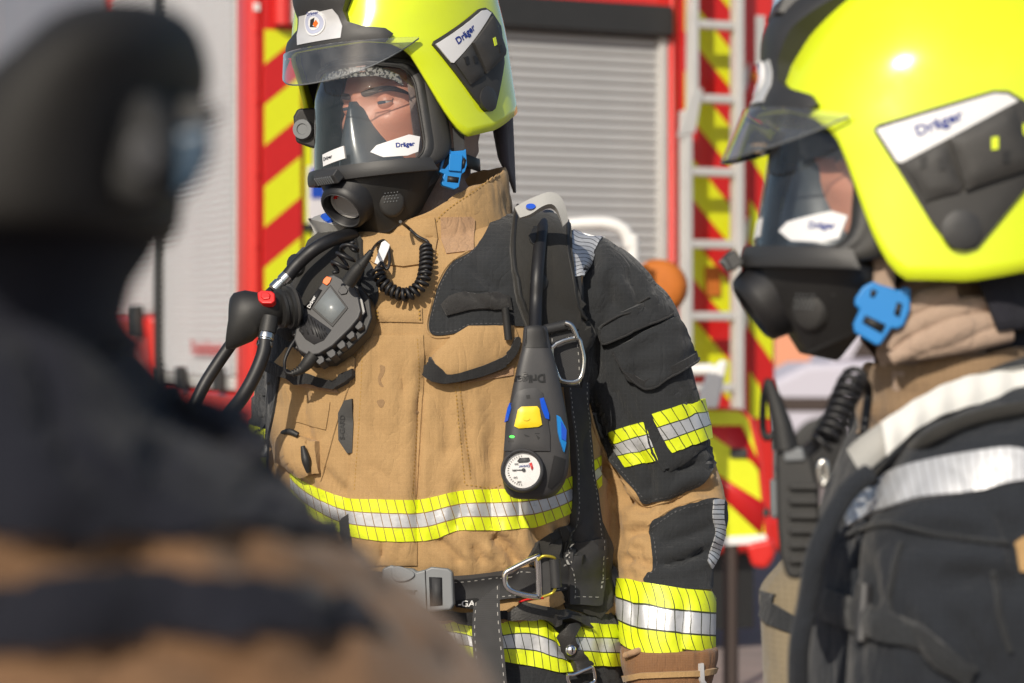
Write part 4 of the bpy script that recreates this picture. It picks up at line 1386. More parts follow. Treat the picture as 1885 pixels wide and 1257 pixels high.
def build_head(parent, matrix, hood_mat, chin_strap_mat=None):
    """head and neck as one skin surface, hood over it; written in mask axes then moved by matrix"""
    c = Vector((0.012, 0, 0.058))
    def g(x, m, s): return math.exp(-((x - m) / s) ** 2)
    nu, nvv = 72, 56
    rings = []
    for j in range(nvv):
        th = math.pi * (j + 0.5) / nvv
        ring = []
        for i in range(nu):
            ph = 2 * math.pi * i / nu
            d = Vector((math.sin(th) * math.cos(ph), math.sin(th) * math.sin(ph), math.cos(th)))
            p = Vector((d.x * (0.098 if d.x > 0 else 0.1), d.y * 0.076, d.z * 0.122))
            if d.x > 0:
                p.x *= 1 - 0.10 * (1 - abs(d.y)) * 0  # keep the oval
                y, z = p.y, p.z + c.z
                wgt = min(1, d.x * 2.2)
                dx = 0
                for s in (1, -1):
                    dx -= 0.013 * g(y, s * 0.032, 0.015) * g(z, 0.073, 0.010)
                    dx += 0.008 * g(y, s * 0.030, 0.022) * g(z, 0.0880, 0.0060)
                    dx += 0.007 * g(y, s * 0.046, 0.016) * g(z, 0.048, 0.013)
                    dx -= 0.0012 * g(y, s * 0.034, 0.014) * g(z, 0.0615, 0.0035)
                    dx -= 0.0025 * g(y - s * 0.054 - s * (z - .074) * 0.0, 0, 0.006) * g(z, 0.070 , 0.0025)
                dx += 0.020 * g(y, 0, 0.0085) * g(z, 0.046, 0.020) + 0.008 * g(y, 0, 0.012) * g(z, 0.034, 0.008)
                dx += 0.006 * g(y, 0, 0.009) * g(z, 0.080, 0.014)
                dx += 0.005 * g(y, 0, 0.02) * g(z, 0.004, 0.006) + 0.006 * g(y, 0, 0.018) * g(z, -0.03, 0.014)
                for zz in (0.108, 0.116):
                    dx -= 0.0012 * g(z, zz + 0.002 * math.sin(y * 90), 0.0016) * g(y, 0, 0.05)
                p.x += dx * wgt
            ring.append(c + p)
        rings.append(ring)
    # neck: pull the lowest rings down
    neck = []
    for k, (z, r) in enumerate(((-0.075, 0.058), (-0.11, 0.058), (-0.16, 0.064), (-0.20, 0.075))):
        neck.append([Vector((-0.03 + math.cos(2 * math.pi * i / nu) * r, math.sin(2 * math.pi * i / nu) * r, z)) for i in range(nu)])
    rings = [r for r in rings if r[0].z > -0.045] + neck
    v, f = loft_data(rings)
    f = [x[::-1] for x in f]
    vl = v
    v = [matrix @ p for p in v]
    hd = mesh_obj('head', v, f, M['skin'], parent)
    for s in (1, -1):
        e = matrix @ Vector((0.0862, s * 0.0325, 0.0730))
        fx = (matrix.to_3x3() @ Vector((1, s * 0.02, -0.06))).normalized()
        lathe('eye', [(0.0003, 0.0120), (0.004, 0.01135), (0.008, 0.009), (0.0107, 0.0055), (0.012, 0.0), (0.010, -0.006)], e, fx, M['eye'], hd, seg=20)
        lathe('iris', [(0.0003, 0.0124), (0.003, 0.0122), (0.0066, 0.0108), (0.0072, 0.0094)], e, fx, M['iris'], hd, seg=16)
        # lids
        for up, lo, hi in ((1, 6, 120), (-1, 14, 120)):
            rr = []
            for a in range(0, 11):
                t = R(lo + (hi - lo) * a / 10)
                row = []
                for b in range(13):
                    w = R(-80 + 160 * b / 12)
                    tt = t
                    d = Vector((math.cos(tt) * math.cos(w), math.sin(w), up * math.sin(tt) * max(0.25, math.cos(w))))
                    row.append(e + (matrix.to_3x3() @ d) * 0.0130)
                rr.append(row)
            vv, ff = loft_data(rr, closed=False, cap=False)
            mesh_obj('eyelid', vv, ff, M['skin'], hd)
    # brows lie on the skin
    HS = Ortho(vl, f, (0, 1, 0), (0, 0, 1), (-1, 0, 0))
    class Turn:
        def hit(self, a_, b_):
            p, n = HS.hit(a_, b_)
            return matrix @ p, (matrix.to_3x3() @ n).normalized()
    for s in (1, -1):
        bo = [(0.012, 0.0835), (0.022, 0.0838), (0.034, 0.0865), (0.046, 0.0862), (0.056, 0.0815), (0.062, 0.0775), (0.056, 0.0868), (0.046, 0.0925), (0.034, 0.0938), (0.020, 0.0915), (0.011, 0.0885)]
        patch('eyebrow', [(s * a_, b_) for a_, b_ in bo], Turn(), M['hair'], hd, off=0.0, thick=0.0010, step=0.003, puff=0.0012, puffr=0.002, curve=True)
    # hood: the head's back and sides, slightly larger, down into the collar
    rr = []
    for j in range(26):
        t = j / 25
        z = 0.185 - 0.36 * t
        if z > -0.05:
            q = math.sqrt(max(0.0, 1 - ((z - 0.058) / 0.130) ** 2))
            ra, rb, oc = 0.108 * max(q, 0.62 if z < 0.05 else q), 0.088 * max(q, 0.70 if z < 0.05 else q), 0.004
        else:
            w = (-0.05 - z) / 0.13
            ra, rb, oc = 0.066 + 0.02 * w, 0.062 + 0.022 * w, -0.006 - 0.03 * min(1, w * 1.4)
        row = []
        for i in range(41):
            a = R(48 + (312 - 48) * i / 40) if z > -0.03 else R(20 + 320 * i / 40)
            wr = (0.004 * math.sin(a * 4 + z * 110) + 0.004 * math.sin(z * 170 - a * 5 + 1) + 0.003 * math.sin(a * 9 - z * 60)) * min(1, max(0.25, (0.03 - z) / 0.08))
            row.append(matrix @ Vector((oc + (ra + wr) * math.cos(a), (rb + wr) * math.sin(a), z)))
        rr.append(row)
    vv, ff = loft_data(rr, closed=False, cap=False)
    ho = mesh_obj('hood', vv, ff, hood_mat, parent)
    return hd

def build_chin_buckle(parent, pl, pts_frame, strap_top, strap_bot):
    """blue side-release chin buckle: frame drawn on plane pl by photo outline pieces"""
    pass
# ------------------------------------------------------------------ cloth bodies
def ring_at(cx, cy, Y, hw, df, db, e=2.4, skew=0.0, n=48, tilt=0.0):
    """a level body section: photo centre, half width in photo pixels at depth Y, front and back depth in metres"""
    o = P(cx, cy, Y)
    w = hw / F * Y
    out = []
    for k in range(n):
        a = 2 * math.pi * k / n
        c, s = math.cos(a), math.sin(a)
        x = math.copysign(abs(c) ** (2 / e), c) * w
        d = math.copysign(abs(s) ** (2 / e), s)
        y = d * (db if d > 0 else df)
        out.append(o + Vector((x + skew * y, y, tilt * x)))
    return out

def rows_loft(rows, sub=3, **kw):
    """rows: (y_px, left_px, right_px, Y, front, back); smoothed between rows"""
    q = []
    a = crom([Vector((r[0], r[1], r[2])) for r in rows], sub)
    b = crom([Vector((r[3], r[4], r[5])) for r in rows], sub)
    for u, w in zip(a, b):
        q.append(ring_at((u.y + u.z) / 2, u.x, w.x, (u.z - u.y) / 2, w.y, w.z, **kw))
    return q

def cloth(name, lofts, mat, parent, voxel=0.006, smooth=6, folds=(), amp=0.003, amp2=0.0012, sc=9.0, seed=0.0, fold_gain=1.0):
    V, Fc = [], []
    for rings in lofts:
        v, f = loft_data(rings)
        b = len(V)
        V += v
        Fc += [tuple(i + b for i in x) for x in f]
    o = mesh_obj(name, V, Fc, mat, parent)
    bm = bmesh.new(); bm.from_mesh(o.data)
    bmesh.ops.recalc_face_normals(bm, faces=bm.faces)
    bm.to_mesh(o.data); bm.free()
    m = o.modifiers.new('remesh', 'REMESH'); m.mode = 'VOXEL'; m.voxel_size = voxel; m.use_smooth_shade = True
    if smooth:
        s = o.modifiers.new('smooth', 'SMOOTH'); s.iterations = smooth; s.factor = 0.5
    me = applied(o)
    n = len(me.vertices)
    co = np.empty(n * 3, np.float32); me.vertices.foreach_get('co', co); co = co.reshape(-1, 3).astype(float)
    nr = np.empty(n * 3, np.float32); me.vertices.foreach_get('normal', nr); nr = nr.reshape(-1, 3).astype(float)
    px = CX + F * co[:, 0] / co[:, 1]
    py = CY - F * (co[:, 2] - CAMZ) / co[:, 1]
    view = co - np.array([0, 0, CAMZ]); view /= np.linalg.norm(view, axis=1)[:, None]
    face = np.clip(-(nr * view).sum(1) * 3, 0, 1)
    d = np.zeros(n)
    for st in folds:
        pts, wd, dp = st[0], st[1], st[2]
        q = [(p.x, p.y) for p in crom([Vector((x, y, 0)) for x, y in pts], 5)] if len(pts) > 2 else pts
        best = np.full(n, 1e9)
        tt = np.zeros(n)
        tot = len(q) - 1
        for k in range(tot):
            ax, ay = q[k]; bx, by = q[k + 1]
            ex, ey = bx - ax, by - ay
            L2 = ex * ex + ey * ey + 1e-9
            t = np.clip(((px - ax) * ex + (py - ay) * ey) / L2, 0, 1)
            dist = np.hypot(ax + ex * t - px, ay + ey * t - py)
            u = dist < best
            best = np.where(u, dist, best); tt = np.where(u, (k + t) / tot, tt)
        ends = np.clip(np.minimum(tt, 1 - tt) * 5, 0.15, 1)
        x = best / wd
        # a sharp valley with soft ridges at its sides
        prof = np.exp(-x * x) - 0.45 * np.exp(-((x - 1.7) / 0.9) ** 2)
        d += prof * dp * ends * fold_gain * face
    off = Vector((seed, seed * 1.7, -seed))
    nz = np.empty(n)
    for i in range(n):
        p = Vector(co[i]) + off
        a = noise.noise(Vector((p.x * sc, p.y * sc, p.z * sc * 0.55)))
        b = noise.noise(Vector((p.x * sc * 3.1, p.y * sc * 3.1, p.z * sc * 2.2)))
        c = abs(noise.noise(Vector((p.x * sc * 1.7 + p.z * 6, p.y * sc * 1.7, p.z * sc * 0.9 - p.x * 5))))
        nz[i] = a * amp + b * amp2 - (0.18 - min(c, 0.18)) / 0.18 * amp * 0.8
    d += nz
    co += nr * d[:, None]
    me.vertices.foreach_set('co', co.astype(np.float32).ravel())
    me.update()
    for p in me.polygons:
        p.use_smooth = True
    return o

def stitches(name, pts, surf, mat, parent, w=1.6, dash=7, gap=5, off=0.0016):
    """a dashed row of thread laid on cloth, one thin mesh"""
    q = [Vector((x, y, 0)) for x, y in pts]
    if len(q) > 2:
        q = crom(q, 6)
    L = sum((a - b).length for a, b in zip(q, q[1:]))
    n = max(2, int(L / (dash + gap)))
    pos = resample(q, n=n * 2 + 1)
    V, f = [], []
    for k in range(n):
        a, b = pos[2 * k], pos[2 * k + 1]
        t = (b - a).normalized()
        s = Vector((-t.y, t.x, 0)) * w
        base = len(V)
        for p in (a + s, b + s, b - s, a - s):
            h, nn = surf.hit(p.x, p.y)
            V.append(h + nn * off)
        f.append((base, base + 1, base + 2, base + 3))
    o = mesh_obj(name, V, f, mat, parent, smooth=False)
    return o

def seam(name, pts, surf, mat, parent, r=0.0013, off=0.0008):
    q = resample(crom([Vector((x, y, 0)) for x, y in pts], 6), step=8)
    return tube(name, [surf.hit(p.x, p.y)[0] + surf.hit(p.x, p.y)[1] * off for p in q], r, mat, parent, seg=6, straight=True)

M['thread'] = plain('ochre_thread', (0.36, 0.20, 0.03), rough=0.7)
M['thread_black'] = plain('black_thread', (0.01, 0.01, 0.01), rough=0.7)

# ------------------------------------------------------------------ the person in focus
YC = 3.34
base = P(830, 900, YC); base.z = 0
man = empty('person', base, 'person in tan and black firefighter jacket standing in sharp focus, head turned aside', 'person', 'firefighters')

torso_rows = [
    (385, 760, 905, 3.37, 0.05, 0.06), (405, 690, 985, 3.36, 0.07, 0.08), (430, 620, 1065, 3.35, 0.10, 0.10), (470, 560, 1110, 3.345, 0.128, 0.12), (520, 528, 1120, 3.34, 0.145, 0.13),
    (600, 508, 1112, 3.34, 0.155, 0.14), (700, 500, 1100, 3.34, 0.160, 0.14), (800, 504, 1104, 3.34, 0.163, 0.14), (900, 522, 1118, 3.34, 0.165, 0.14),
    (960, 530, 1124, 3.34, 0.163, 0.14), (1020, 550, 1126, 3.34, 0.156, 0.14), (1052, 566, 1118, 3.34, 0.146, 0.135), (1085, 566, 1126, 3.34, 0.146, 0.138), (1128, 560, 1136, 3.34, 0.150, 0.140)]
arm_rows = [
    (440, 1010, 1110, 3.35, 0.05, 0.06), (475, 1010, 1162, 3.35, 0.07, 0.07), (520, 1030, 1206, 3.35, 0.078, 0.075), (570, 1060, 1243, 3.35, 0.08, 0.078), (650, 1074, 1262, 3.35, 0.08, 0.08), (760, 1092, 1288, 3.355, 0.08, 0.08),
    (850, 1114, 1316, 3.36, 0.08, 0.08), (925, 1128, 1340, 3.36, 0.08, 0.08), (1000, 1130, 1326, 3.34, 0.076, 0.076), (1060, 1137, 1312, 3.32, 0.072, 0.072), (1120, 1139, 1315, 3.30, 0.070, 0.070), (1200, 1146, 1312, 3.285, 0.064, 0.064)]
arm2_rows = [
    (455, 560, 640, 3.38, 0.05, 0.06), (490, 528, 650, 3.39, 0.06, 0.07), (540, 502, 650, 3.40, 0.065, 0.07), (620, 482, 640, 3.41, 0.07, 0.07), (700, 470, 620, 3.42, 0.07, 0.07), (780, 460, 605, 3.43, 0.07, 0.07),
    (870, 453, 600, 3.43, 0.07, 0.07), (960, 452, 590, 3.43, 0.066, 0.066), (1060, 462, 580, 3.41, 0.06, 0.06), (1150, 470, 575, 3.38, 0.056, 0.056)]
folds = [
    ([(775, 640), (768, 800), (764, 925), (766, 1040)], 9, -0.0045),
    ([(856, 720), (862, 820), (885, 885)], 8, -0.002),
    ([(905, 985), (935, 1010), (958, 1048)], 12, -0.010), ([(985, 965), (1000, 1010), (998, 1045)], 14, -0.009), ([(1050, 960), (1062, 1000), (1068, 1030)], 10, -0.008),
    ([(800, 990), (830, 1015), (850, 1042)], 10, -0.005), ([(700, 1000), (706, 1030)], 9, -0.004), ([(840, 880), (846, 930), (836, 985)], 12, -0.005), ([(900, 880), (906, 940), (898, 985)], 14, -0.004), ([(955, 905), (960, 975)], 9, -0.004),
    ([(545, 690), (560, 760), (570, 850)], 12, -0.004), ([(510, 820), (540, 880), (580, 900)], 14, -0.005),
    ([(700, 640), (690, 720), (700, 820)], 16, -0.0025), ([(735, 660), (745, 740)], 10, -0.002),
    ([(900, 720), (910, 800), (905, 860)], 14, -0.003),
    ([(670, 850), (705, 872), (730, 900)], 10, -0.002), ([(590, 860), (620, 895), (640, 910)], 11, -0.003), ([(812, 730), (826, 790), (822, 850)], 12, -0.0025), ([(735, 925), (748, 970), (740, 1020)], 9, -0.002), ([(672, 1005), (690, 1030)], 8, -0.003), ([(920, 730), (930, 790)], 10, -0.002), ([(560, 930), (600, 960), (640, 970)], 12, -0.003), ([(870, 1000), (890, 1040)], 9, -0.005), ([(1020, 960), (1035, 1010), (1030, 1035)], 10, -0.006),
    ([(680, 560), (700, 600), (690, 640)], 10, -0.003), ([(800, 640), (785, 690), (790, 740)], 10, -0.003),
    # collar base and yoke
    ([(860, 480), (900, 520), (930, 540)], 14, -0.004), ([(1100, 440), (1085, 520), (1082, 600)], 12, -0.006),
    # sleeve
    ([(1110, 470), (1085, 510), (1080, 580), (1083, 610)], 9, -0.006), ([(1150, 490), (1175, 540), (1185, 575)], 12, -0.006), ([(1195, 520), (1215, 560)], 9, -0.004), ([(1120, 520), (1130, 570)], 10, -0.004),
    ([(1078, 700), (1100, 760), (1125, 840)], 10, -0.007), ([(1110, 850), (1140, 900), (1150, 940)], 11, -0.008), ([(1128, 905), (1180, 935), (1205, 920)], 10, -0.006),
    ([(1150, 985), (1180, 975), (1200, 985)], 9, -0.006), ([(1140, 1030), (1175, 1030), (1200, 1045)], 8, -0.006), ([(1160, 1010), (1190, 1018)], 7, -0.004), ([(1205, 1040), (1260, 1030), (1310, 1010)], 10, -0.006),
    ([(1215, 1000), (1270, 985), (1320, 965)], 12, -0.004), ([(1220, 935), (1275, 905), (1330, 900)], 12, -0.007), ([(1310, 840), (1325, 880)], 9, -0.006), ([(1245, 870), (1290, 850)], 10, -0.006),
    ([(1170, 820), (1195, 870), (1200, 910)], 11, -0.005), ([(1245, 700), (1270, 760)], 9, -0.004), ([(1120, 700), (1150, 760), (1165, 800)], 10, -0.003), ([(1095, 640), (1105, 700)], 9, -0.003),
    ([(1165, 1090), (1170, 1180)], 10, -0.004), ([(1260, 1095), (1255, 1195)], 12, -0.003),
    ([(470, 700), (500, 720)], 8, -0.005), ([(465, 800), (500, 830)], 9, -0.006)]
jacket = cloth('jacket', [rows_loft(torso_rows, skew=0.10), rows_loft(arm_rows, e=2.2, n=32), rows_loft(arm2_rows, e=2.2, n=32)], M['tan'], man, voxel=0.0055, smooth=7, folds=folds, amp=0.0034, amp2=0.0013, fold_gain=1.55)
JV, JF = mesh_data(jacket)
J = Surf(JV, JF, YC)

# collar: standing tube, higher at the back
crow = []
for t, (cx_, cy_, hw, tl) in zip((0, .3, .7, 1.0, 1.0), ((805, 505, 172, 0.10), (800, 455, 150, 0.35), (797, 405, 139, 0.62), (795, 366, 138, 0.78), (795, 366, 128, 0.78))):
    r = ring_at(cx_, cy_, 3.345, hw, 0.112 if t < 1 else 0.108, 0.10, e=2.1, n=56)
    o = P(cx_, cy_, 3.345)
    crow.append([p + Vector((0, 0, (p.x - o.x) * tl * 0.62 + (p.y - o.y) * 0.18 + 0.003 * math.sin(p.x * 70) * t)) for p in r])
crow.append([p + Vector((0, 0, -0.06)) for p in crow[-1]])
v, f = loft_data([crom(r, 1, closed=True) for r in crow], cap=False)
col = mesh_obj('collar', v, f, M['tan'], man)
sb = col.modifiers.new('sub', 'SUBSURF'); sb.levels = sb.render_levels = 2
cme = applied(col)
for vt in cme.vertices:
    p = vt.co
    vt.co = p + vt.normal * (0.004 * noise.noise(Vector((p.x * 16, p.y * 16, p.z * 30))) + 0.002 * noise.noise(p * 60))
for q in cme.polygons:
    q.use_smooth = True
CV, CF = mesh_data(col)
JC = Surf(JV + CV, JF + [tuple(i + len(JV) for i in x) for x in CF], YC)
K = Surf(CV, CF, YC)

# ---- panels of the jacket
yoke = patch('shoulder_panel', [(868, 464), (832, 486), (810, 520), (797, 560), (789, 600), (800, 617), (840, 613), (868, 601), (950, 600), (1040, 610), (1066, 650), (1070, 705), (1085, 740), (1098, 790), (1120, 840), (1150, 880), (1170, 905), (1186, 925), (1215, 921), (1255, 906), (1290, 890), (1308, 868), (1318, 840), (1312, 800), (1300, 740), (1290, 680), (1275, 620), (1255, 565), (1215, 512), (1165, 462), (1120, 422), (1060, 398), (1000, 376), (950, 360), (925, 372), (906, 405), (888, 440)], J, M['black'], jacket, off=0.0022, thick=0.0012, step=6, curve=True)
patch('shoulder_panel', [(640, 418), (668, 462), (690, 500), (697, 545), (684, 580), (672, 625), (600, 652), (525, 662), (498, 640), (500, 560), (540, 480), (590, 436)], J, M['black'], jacket, off=0.0022, thick=0.0012, step=6, curve=True)
patch('sleeve_panel', [(478, 640), (515, 622), (517, 690), (506, 760), (497, 800), (492, 880), (448, 900), (446, 780), (462, 690)], J, M['black'], jacket, off=0.0025, thick=0.0012, step=6)
patch('forearm_panel', [(1197, 967), (1222, 950), (1250, 935), (1290, 923), (1322, 919), (1346, 940), (1340, 1000), (1322, 1050), (1316, 1082), (1250, 1084), (1190, 1073), (1192, 1056), (1203, 1045)], J, M['black'], jacket, off=0.0022, thick=0.0012, step=6, curve=True)
band('forearm_strip', [(1328, 921), (1327, 950), (1330, 980), (1322, 1015), (1306, 1046)], [(1310, 920), (1308, 950), (1314, 980), (1306, 1005), (1300, 1034)], J, M['silver_bar'], jacket, off=0.004, step=5)
band('shoulder_strip', [(1062, 402), (1050, 440), (1045, 480), (1050, 512)], [(1118, 426), (1100, 452), (1086, 482), (1076, 508)], J, M['silver_wave'], jacket, off=0.004, step=5)
# trim bands
FLY = [(659, 620), (700, 617), (779, 616), (781, 700), (772, 850), (768, 920), (768, 1040), (700, 1040), (655, 1042), (640, 1010), (642, 900), (652, 760)]
fly = patch('front_fly', FLY, J, M['tan'], jacket, off=0.0008, thick=0.0018, step=8, puff=0.0025, puffr=8)
_fv, _ff = mesh_data(fly)
J2 = Surf(JV + _fv, JF + [tuple(i + len(JV) for i in x) for x in _ff], YC)
band('chest_tape', [(535, 862), (556, 884), (600, 904), (640, 917), (700, 919), (765, 920), (800, 914), (850, 903), (920, 900), (985, 897), (1045, 880), (1095, 846), (1105, 838)], [(537, 917), (566, 945), (600, 968), (640, 985), (700, 995), (768, 996), (800, 991), (850, 976), (920, 976), (980, 970), (1020, 958), (1062, 936), (1106, 893)], J2, M['tape_tan'], jacket, off=0.0010, nv=10)
band('sleeve_tape', [(1118, 796), (1150, 785), (1186, 775)], [(1152, 859), (1180, 853), (1213, 846)], J, M['tape_black'], jacket, off=0.0042, step=5)
band('cuff_tape', [(1133, 1063), (1165, 1068), (1190, 1073), (1250, 1084), (1300, 1089), (1325, 1090)], [(1136, 1170), (1160, 1192), (1190, 1199), (1250, 1205), (1300, 1209), (1324, 1209)], J, M['tape_cuff'], jacket, off=0.0036, step=6, nv=10)
band('sleeve_tape', [(458, 780), (475, 785), (493, 792)], [(452, 850), (472, 864), (492, 868)], J, M['tape_black'], jacket, off=0.0042, step=5)
for q in ([(884, 447), (866, 470), (834, 492), (814, 522), (801, 562), (794, 600), (803, 612), (840, 608), (868, 597), (940, 596)], [(1076, 706), (1090, 738), (1103, 788), (1124, 836), (1153, 875), (1188, 919), (1216, 915), (1256, 900), (1290, 884)], [(1202, 970), (1226, 955), (1252, 940), (1290, 928), (1312, 924)], [(1202, 974), (1208, 1044), (1196, 1058), (1195, 1068)]):
    stitches('stitching', q, J, M['thread_grey'], jacket, w=0.6, dash=5, gap=3, off=0.0042)
for q in ([(864, 461), (828, 484), (806, 518), (793, 560), (785, 602), (800, 621), (842, 617)], [(1066, 708), (1081, 742), (1094, 792), (1116, 843), (1146, 884), (1184, 930), (1217, 926), (1257, 911)], [(1193, 966), (1220, 946), (1250, 931), (1290, 919)]):
    seam('panel_seam', q, J, M['tan'], jacket, r=0.0016, off=0.0008)
# front fly and pockets
stitches('stitching', [(668, 628), (662, 760), (652, 905)], J2, M['thread'], fly, w=0.6, dash=4, gap=3, off=0.0006)
stitches('stitching', [(768, 624), (771, 700), (763, 850), (759, 912)], J2, M['thread'], fly, w=0.6, dash=4, gap=3, off=0.0006)
patch('loop_tab', [(693, 569), (735, 570), (777, 567), (778, 594), (735, 593), (695, 592)], J, M['tan'], jacket, off=0.0008, thick=0.002, step=7, puff=0.003, puffr=6)
stitches('stitching', [(772, 570), (773, 592)], J, M['thread'], jacket, w=1.2, dash=4, gap=2, off=0.0065)
stitches('stitching', [(699, 571), (700, 590)], J, M['thread'], jacket, w=1.2, dash=4, gap=2, off=0.0065)
stitches('stitching', [(838, 712), (846, 800), (856, 892)], J, M['thread'], jacket, w=0.7, dash=4, gap=3)
stitches('stitching', [(846, 712), (856, 800), (866, 885)], J, M['thread'], jacket, w=0.7, dash=4, gap=3)
stitches('stitching', [(858, 892), (905, 898), (925, 890)], J, M['thread'], jacket, w=0.7, dash=4, gap=3)
seam('pocket_seam', [(650, 690), (625, 760), (600, 850), (590, 885)], J, M['tan'], jacket)
seam('yoke_seam', [(1110, 470), (1084, 515), (1080, 590), (1085, 612)], J, M['black'], jacket, off=0.0022)
seam('yoke_seam', [(1085, 520), (1110, 500), (1160, 482), (1180, 486)], J, M['black'], jacket, off=0.0022)
patch('square_panel', [(536, 742), (608, 740), (607, 750), (600, 791), (545, 776)], J, M['tan'], jacket, off=0.0008, thick=0.0012, step=8, puff=0.001, puffr=5)
pk = patch('chest_pocket_flap', [(800, 655), (830, 620), (862, 600), (945, 599), (952, 618), (945, 642), (925, 665), (880, 684), (815, 697), (790, 684)], J, M['tan'], jacket, off=0.0015, thick=0.003, step=7, puff=0.005, puffr=10, lift=lambda x, y: 0.004 * math.sin((x - 790) / 26) * max(0, min(1, (y - 610) / 60)) + 0.006 * max(0, min(1, (y - 600) / 90)))
patch('flap_trim', [(797, 657), (786, 686), (793, 697), (818, 707), (880, 694), (925, 676), (946, 652), (953, 625), (944, 622), (934, 646), (916, 660), (876, 676), (822, 689)], J, M['trim_black'], pk, off=0.008, thick=0.0035, step=5, curve=True, lift=lambda x, y: 0.004 * math.sin((x - 790) / 26) + 0.004)
patch('loop_tape', [(842, 707), (870, 699), (930, 680), (945, 672), (945, 690), (900, 698)], J, M['velcro_tan'], jacket, off=0.0008, thick=0.0015, step=7)
tube('pen', [J.hit(930, 566)[0] + Vector((0, -0.020, 0)), J.hit(936, 625)[0] + Vector((0, -0.016, 0))], 0.0052, M['rubber'], jacket, straight=True)
patch('hook_tape', [(812, 562), (826, 546), (860, 538), (938, 547), (940, 571), (905, 569), (865, 571), (822, 582)], J, M['velcro_black'], jacket, off=0.005, thick=0.004, step=5, puff=0.002, puffr=4)
patch('name_flap', [(828, 534), (860, 518), (897, 516), (896, 538), (860, 536)], J, M['black'], jacket, off=0.002, thick=0.002, step=6)
pk2 = patch('chest_pocket_flap', [(508, 672), (530, 640), (620, 640), (656, 660), (655, 688), (620, 708), (560, 700), (515, 690)], J, M['tan'], jacket, off=0.0012, thick=0.003, step=7, puff=0.004, puffr=9, lift=lambda x, y: 0.006 * max(0, min(1, (y - 650) / 50)))
patch('flap_trim', [(506, 664), (506, 684), (520, 692), (560, 704), (620, 717), (640, 706), (656, 692), (655, 679), (636, 688), (617, 700), (565, 688), (525, 674)], J, M['trim_black'], pk2, off=0.008, thick=0.0035, step=6, lift=lambda x, y: 0.004)
patch('loop_tape', [(528, 694), (560, 704), (620, 717), (625, 724), (560, 712), (530, 702)], J, M['velcro_tan'], jacket, off=0.0008, thick=0.0015, step=7)
# rubber zip tabs
zt_ = patch('zip_tab', [(624, 760), (636, 737), (650, 734), (653, 780), (650, 833), (641, 834), (625, 810)], J, M['rubber_grey'], jacket, off=0.001, thick=0.004, step=6)
text('S-GARD', 633, 786, 13, J, M['device_dark'], zt_, ang=90, off=0.0062)
patch('zip_tab', [(628, 955), (643, 945), (648, 975), (652, 1015), (640, 1005), (630, 985)], J, M['rubber_grey'], jacket, off=0.002, thick=0.004, step=6)
# little side pouch with toggle
po = patch('side_pouch', [(516, 802), (530, 795), (588, 812), (590, 870), (560, 874), (516, 850)], J, M['tan'], jacket, off=0.002, thick=0.008, step=7, puff=0.006, puffr=7)
tube('toggle', [J.hit(560, 820)[0] + Vector((0, -0.022, 0)), J.hit(566, 845)[0] + Vector((0, -0.024, 0)), J.hit(570, 868)[0] + Vector((0, -0.018, 0))], [0.003, 0.006, 0.003], M['rubber'], po, seg=8)
tube('toggle_cord', [J.hit(522, 797)[0] + Vector((0, -0.010, 0)), J.hit(535, 793)[0] + Vector((0, -0.016, 0)), J.hit(550, 800)[0] + Vector((0, -0.014, 0))], 0.004, M['rubber'], po, seg=8)
# wear stains on the fly
for q in ([(700, 672), (709, 676), (706, 690), (701, 700), (706, 712), (698, 708), (696, 694), (700, 684)], [(694, 738), (704, 735), (708, 741), (703, 750), (697, 747)], [(698, 572), (712, 570), (714, 578), (704, 584), (699, 582)], [(766, 756), (771, 757), (770, 762), (765, 761)]):
    patch('stain', q, J2, M['stain'], fly, off=0.0003, thick=0.0003, step=4, curve=True)
# collar details
patch('collar_tape', [(811, 400), (866, 399), (873, 404), (872, 462), (822, 468), (812, 440)], JC, M['velcro_tan'], col, off=0.001, thick=0.0015, step=8)
stitches('stitching', [(806, 470), (798, 440), (808, 400), (860, 360), (915, 322)], JC, M['thread'], col, w=0.8, dash=4, gap=3)
stitches('stitching', [(700, 478), (760, 486), (810, 480)], JC, M['thread'], col, w=0.8, dash=4, gap=3)
patch('throat_flap', [(652, 432), (668, 412), (730, 408), (800, 400), (806, 440), (800, 484), (742, 492), (690, 487), (668, 470)], JC, M['tan'], col, off=0.001, thick=0.003, step=8, puff=0.004, puffr=9)
# sleeve pocket
sp_ = patch('sleeve_pocket', [(1142, 665), (1262, 668), (1300, 790), (1302, 820), (1232, 868), (1212, 852), (1180, 765)], J, M['black'], jacket, off=0.002, thick=0.003, step=8, puff=0.006, puffr=8)
band('sleeve_tape', [(1199, 760), (1240, 748), (1276, 738), (1288, 735)], [(1231, 834), (1262, 823), (1290, 812), (1297, 809)], J, M['tape_black'], sp_, off=0.0112, step=5)
patch('pocket_flap', [(1131, 642), (1180, 612), (1226, 586), (1232, 588), (1276, 656), (1274, 664), (1187, 717), (1156, 698)], J, M['black'], jacket, off=0.006, thick=0.005, step=6, puff=0.0015, puffr=4, lift=lambda x, y: 0.004 + 0.0022 * math.sin(x / 11 + y / 40) + 0.0012 * math.sin(y / 7 + x / 23))
patch('flap_trim', [(1148, 680), (1185, 698), (1272, 648), (1277, 657), (1275, 666), (1187, 718), (1155, 699)], J, M['trim_black'], jacket, off=0.012, thick=0.005, step=5)
patch('radio_flap', [(1098, 602), (1106, 595), (1195, 547), (1204, 552), (1229, 576), (1225, 584), (1121, 633), (1111, 626)], J, M['black'], jacket, off=0.006, thick=0.006, step=6, puff=0.0012, puffr=4, lift=lambda x, y: 0.0018 * math.sin(x / 14 - y / 30))
seam('flap_edge', [(1134, 646), (1158, 694), (1187, 714), (1230, 690), (1273, 663)], J, M['trim_black'], jacket, r=0.0016, off=0.0175)
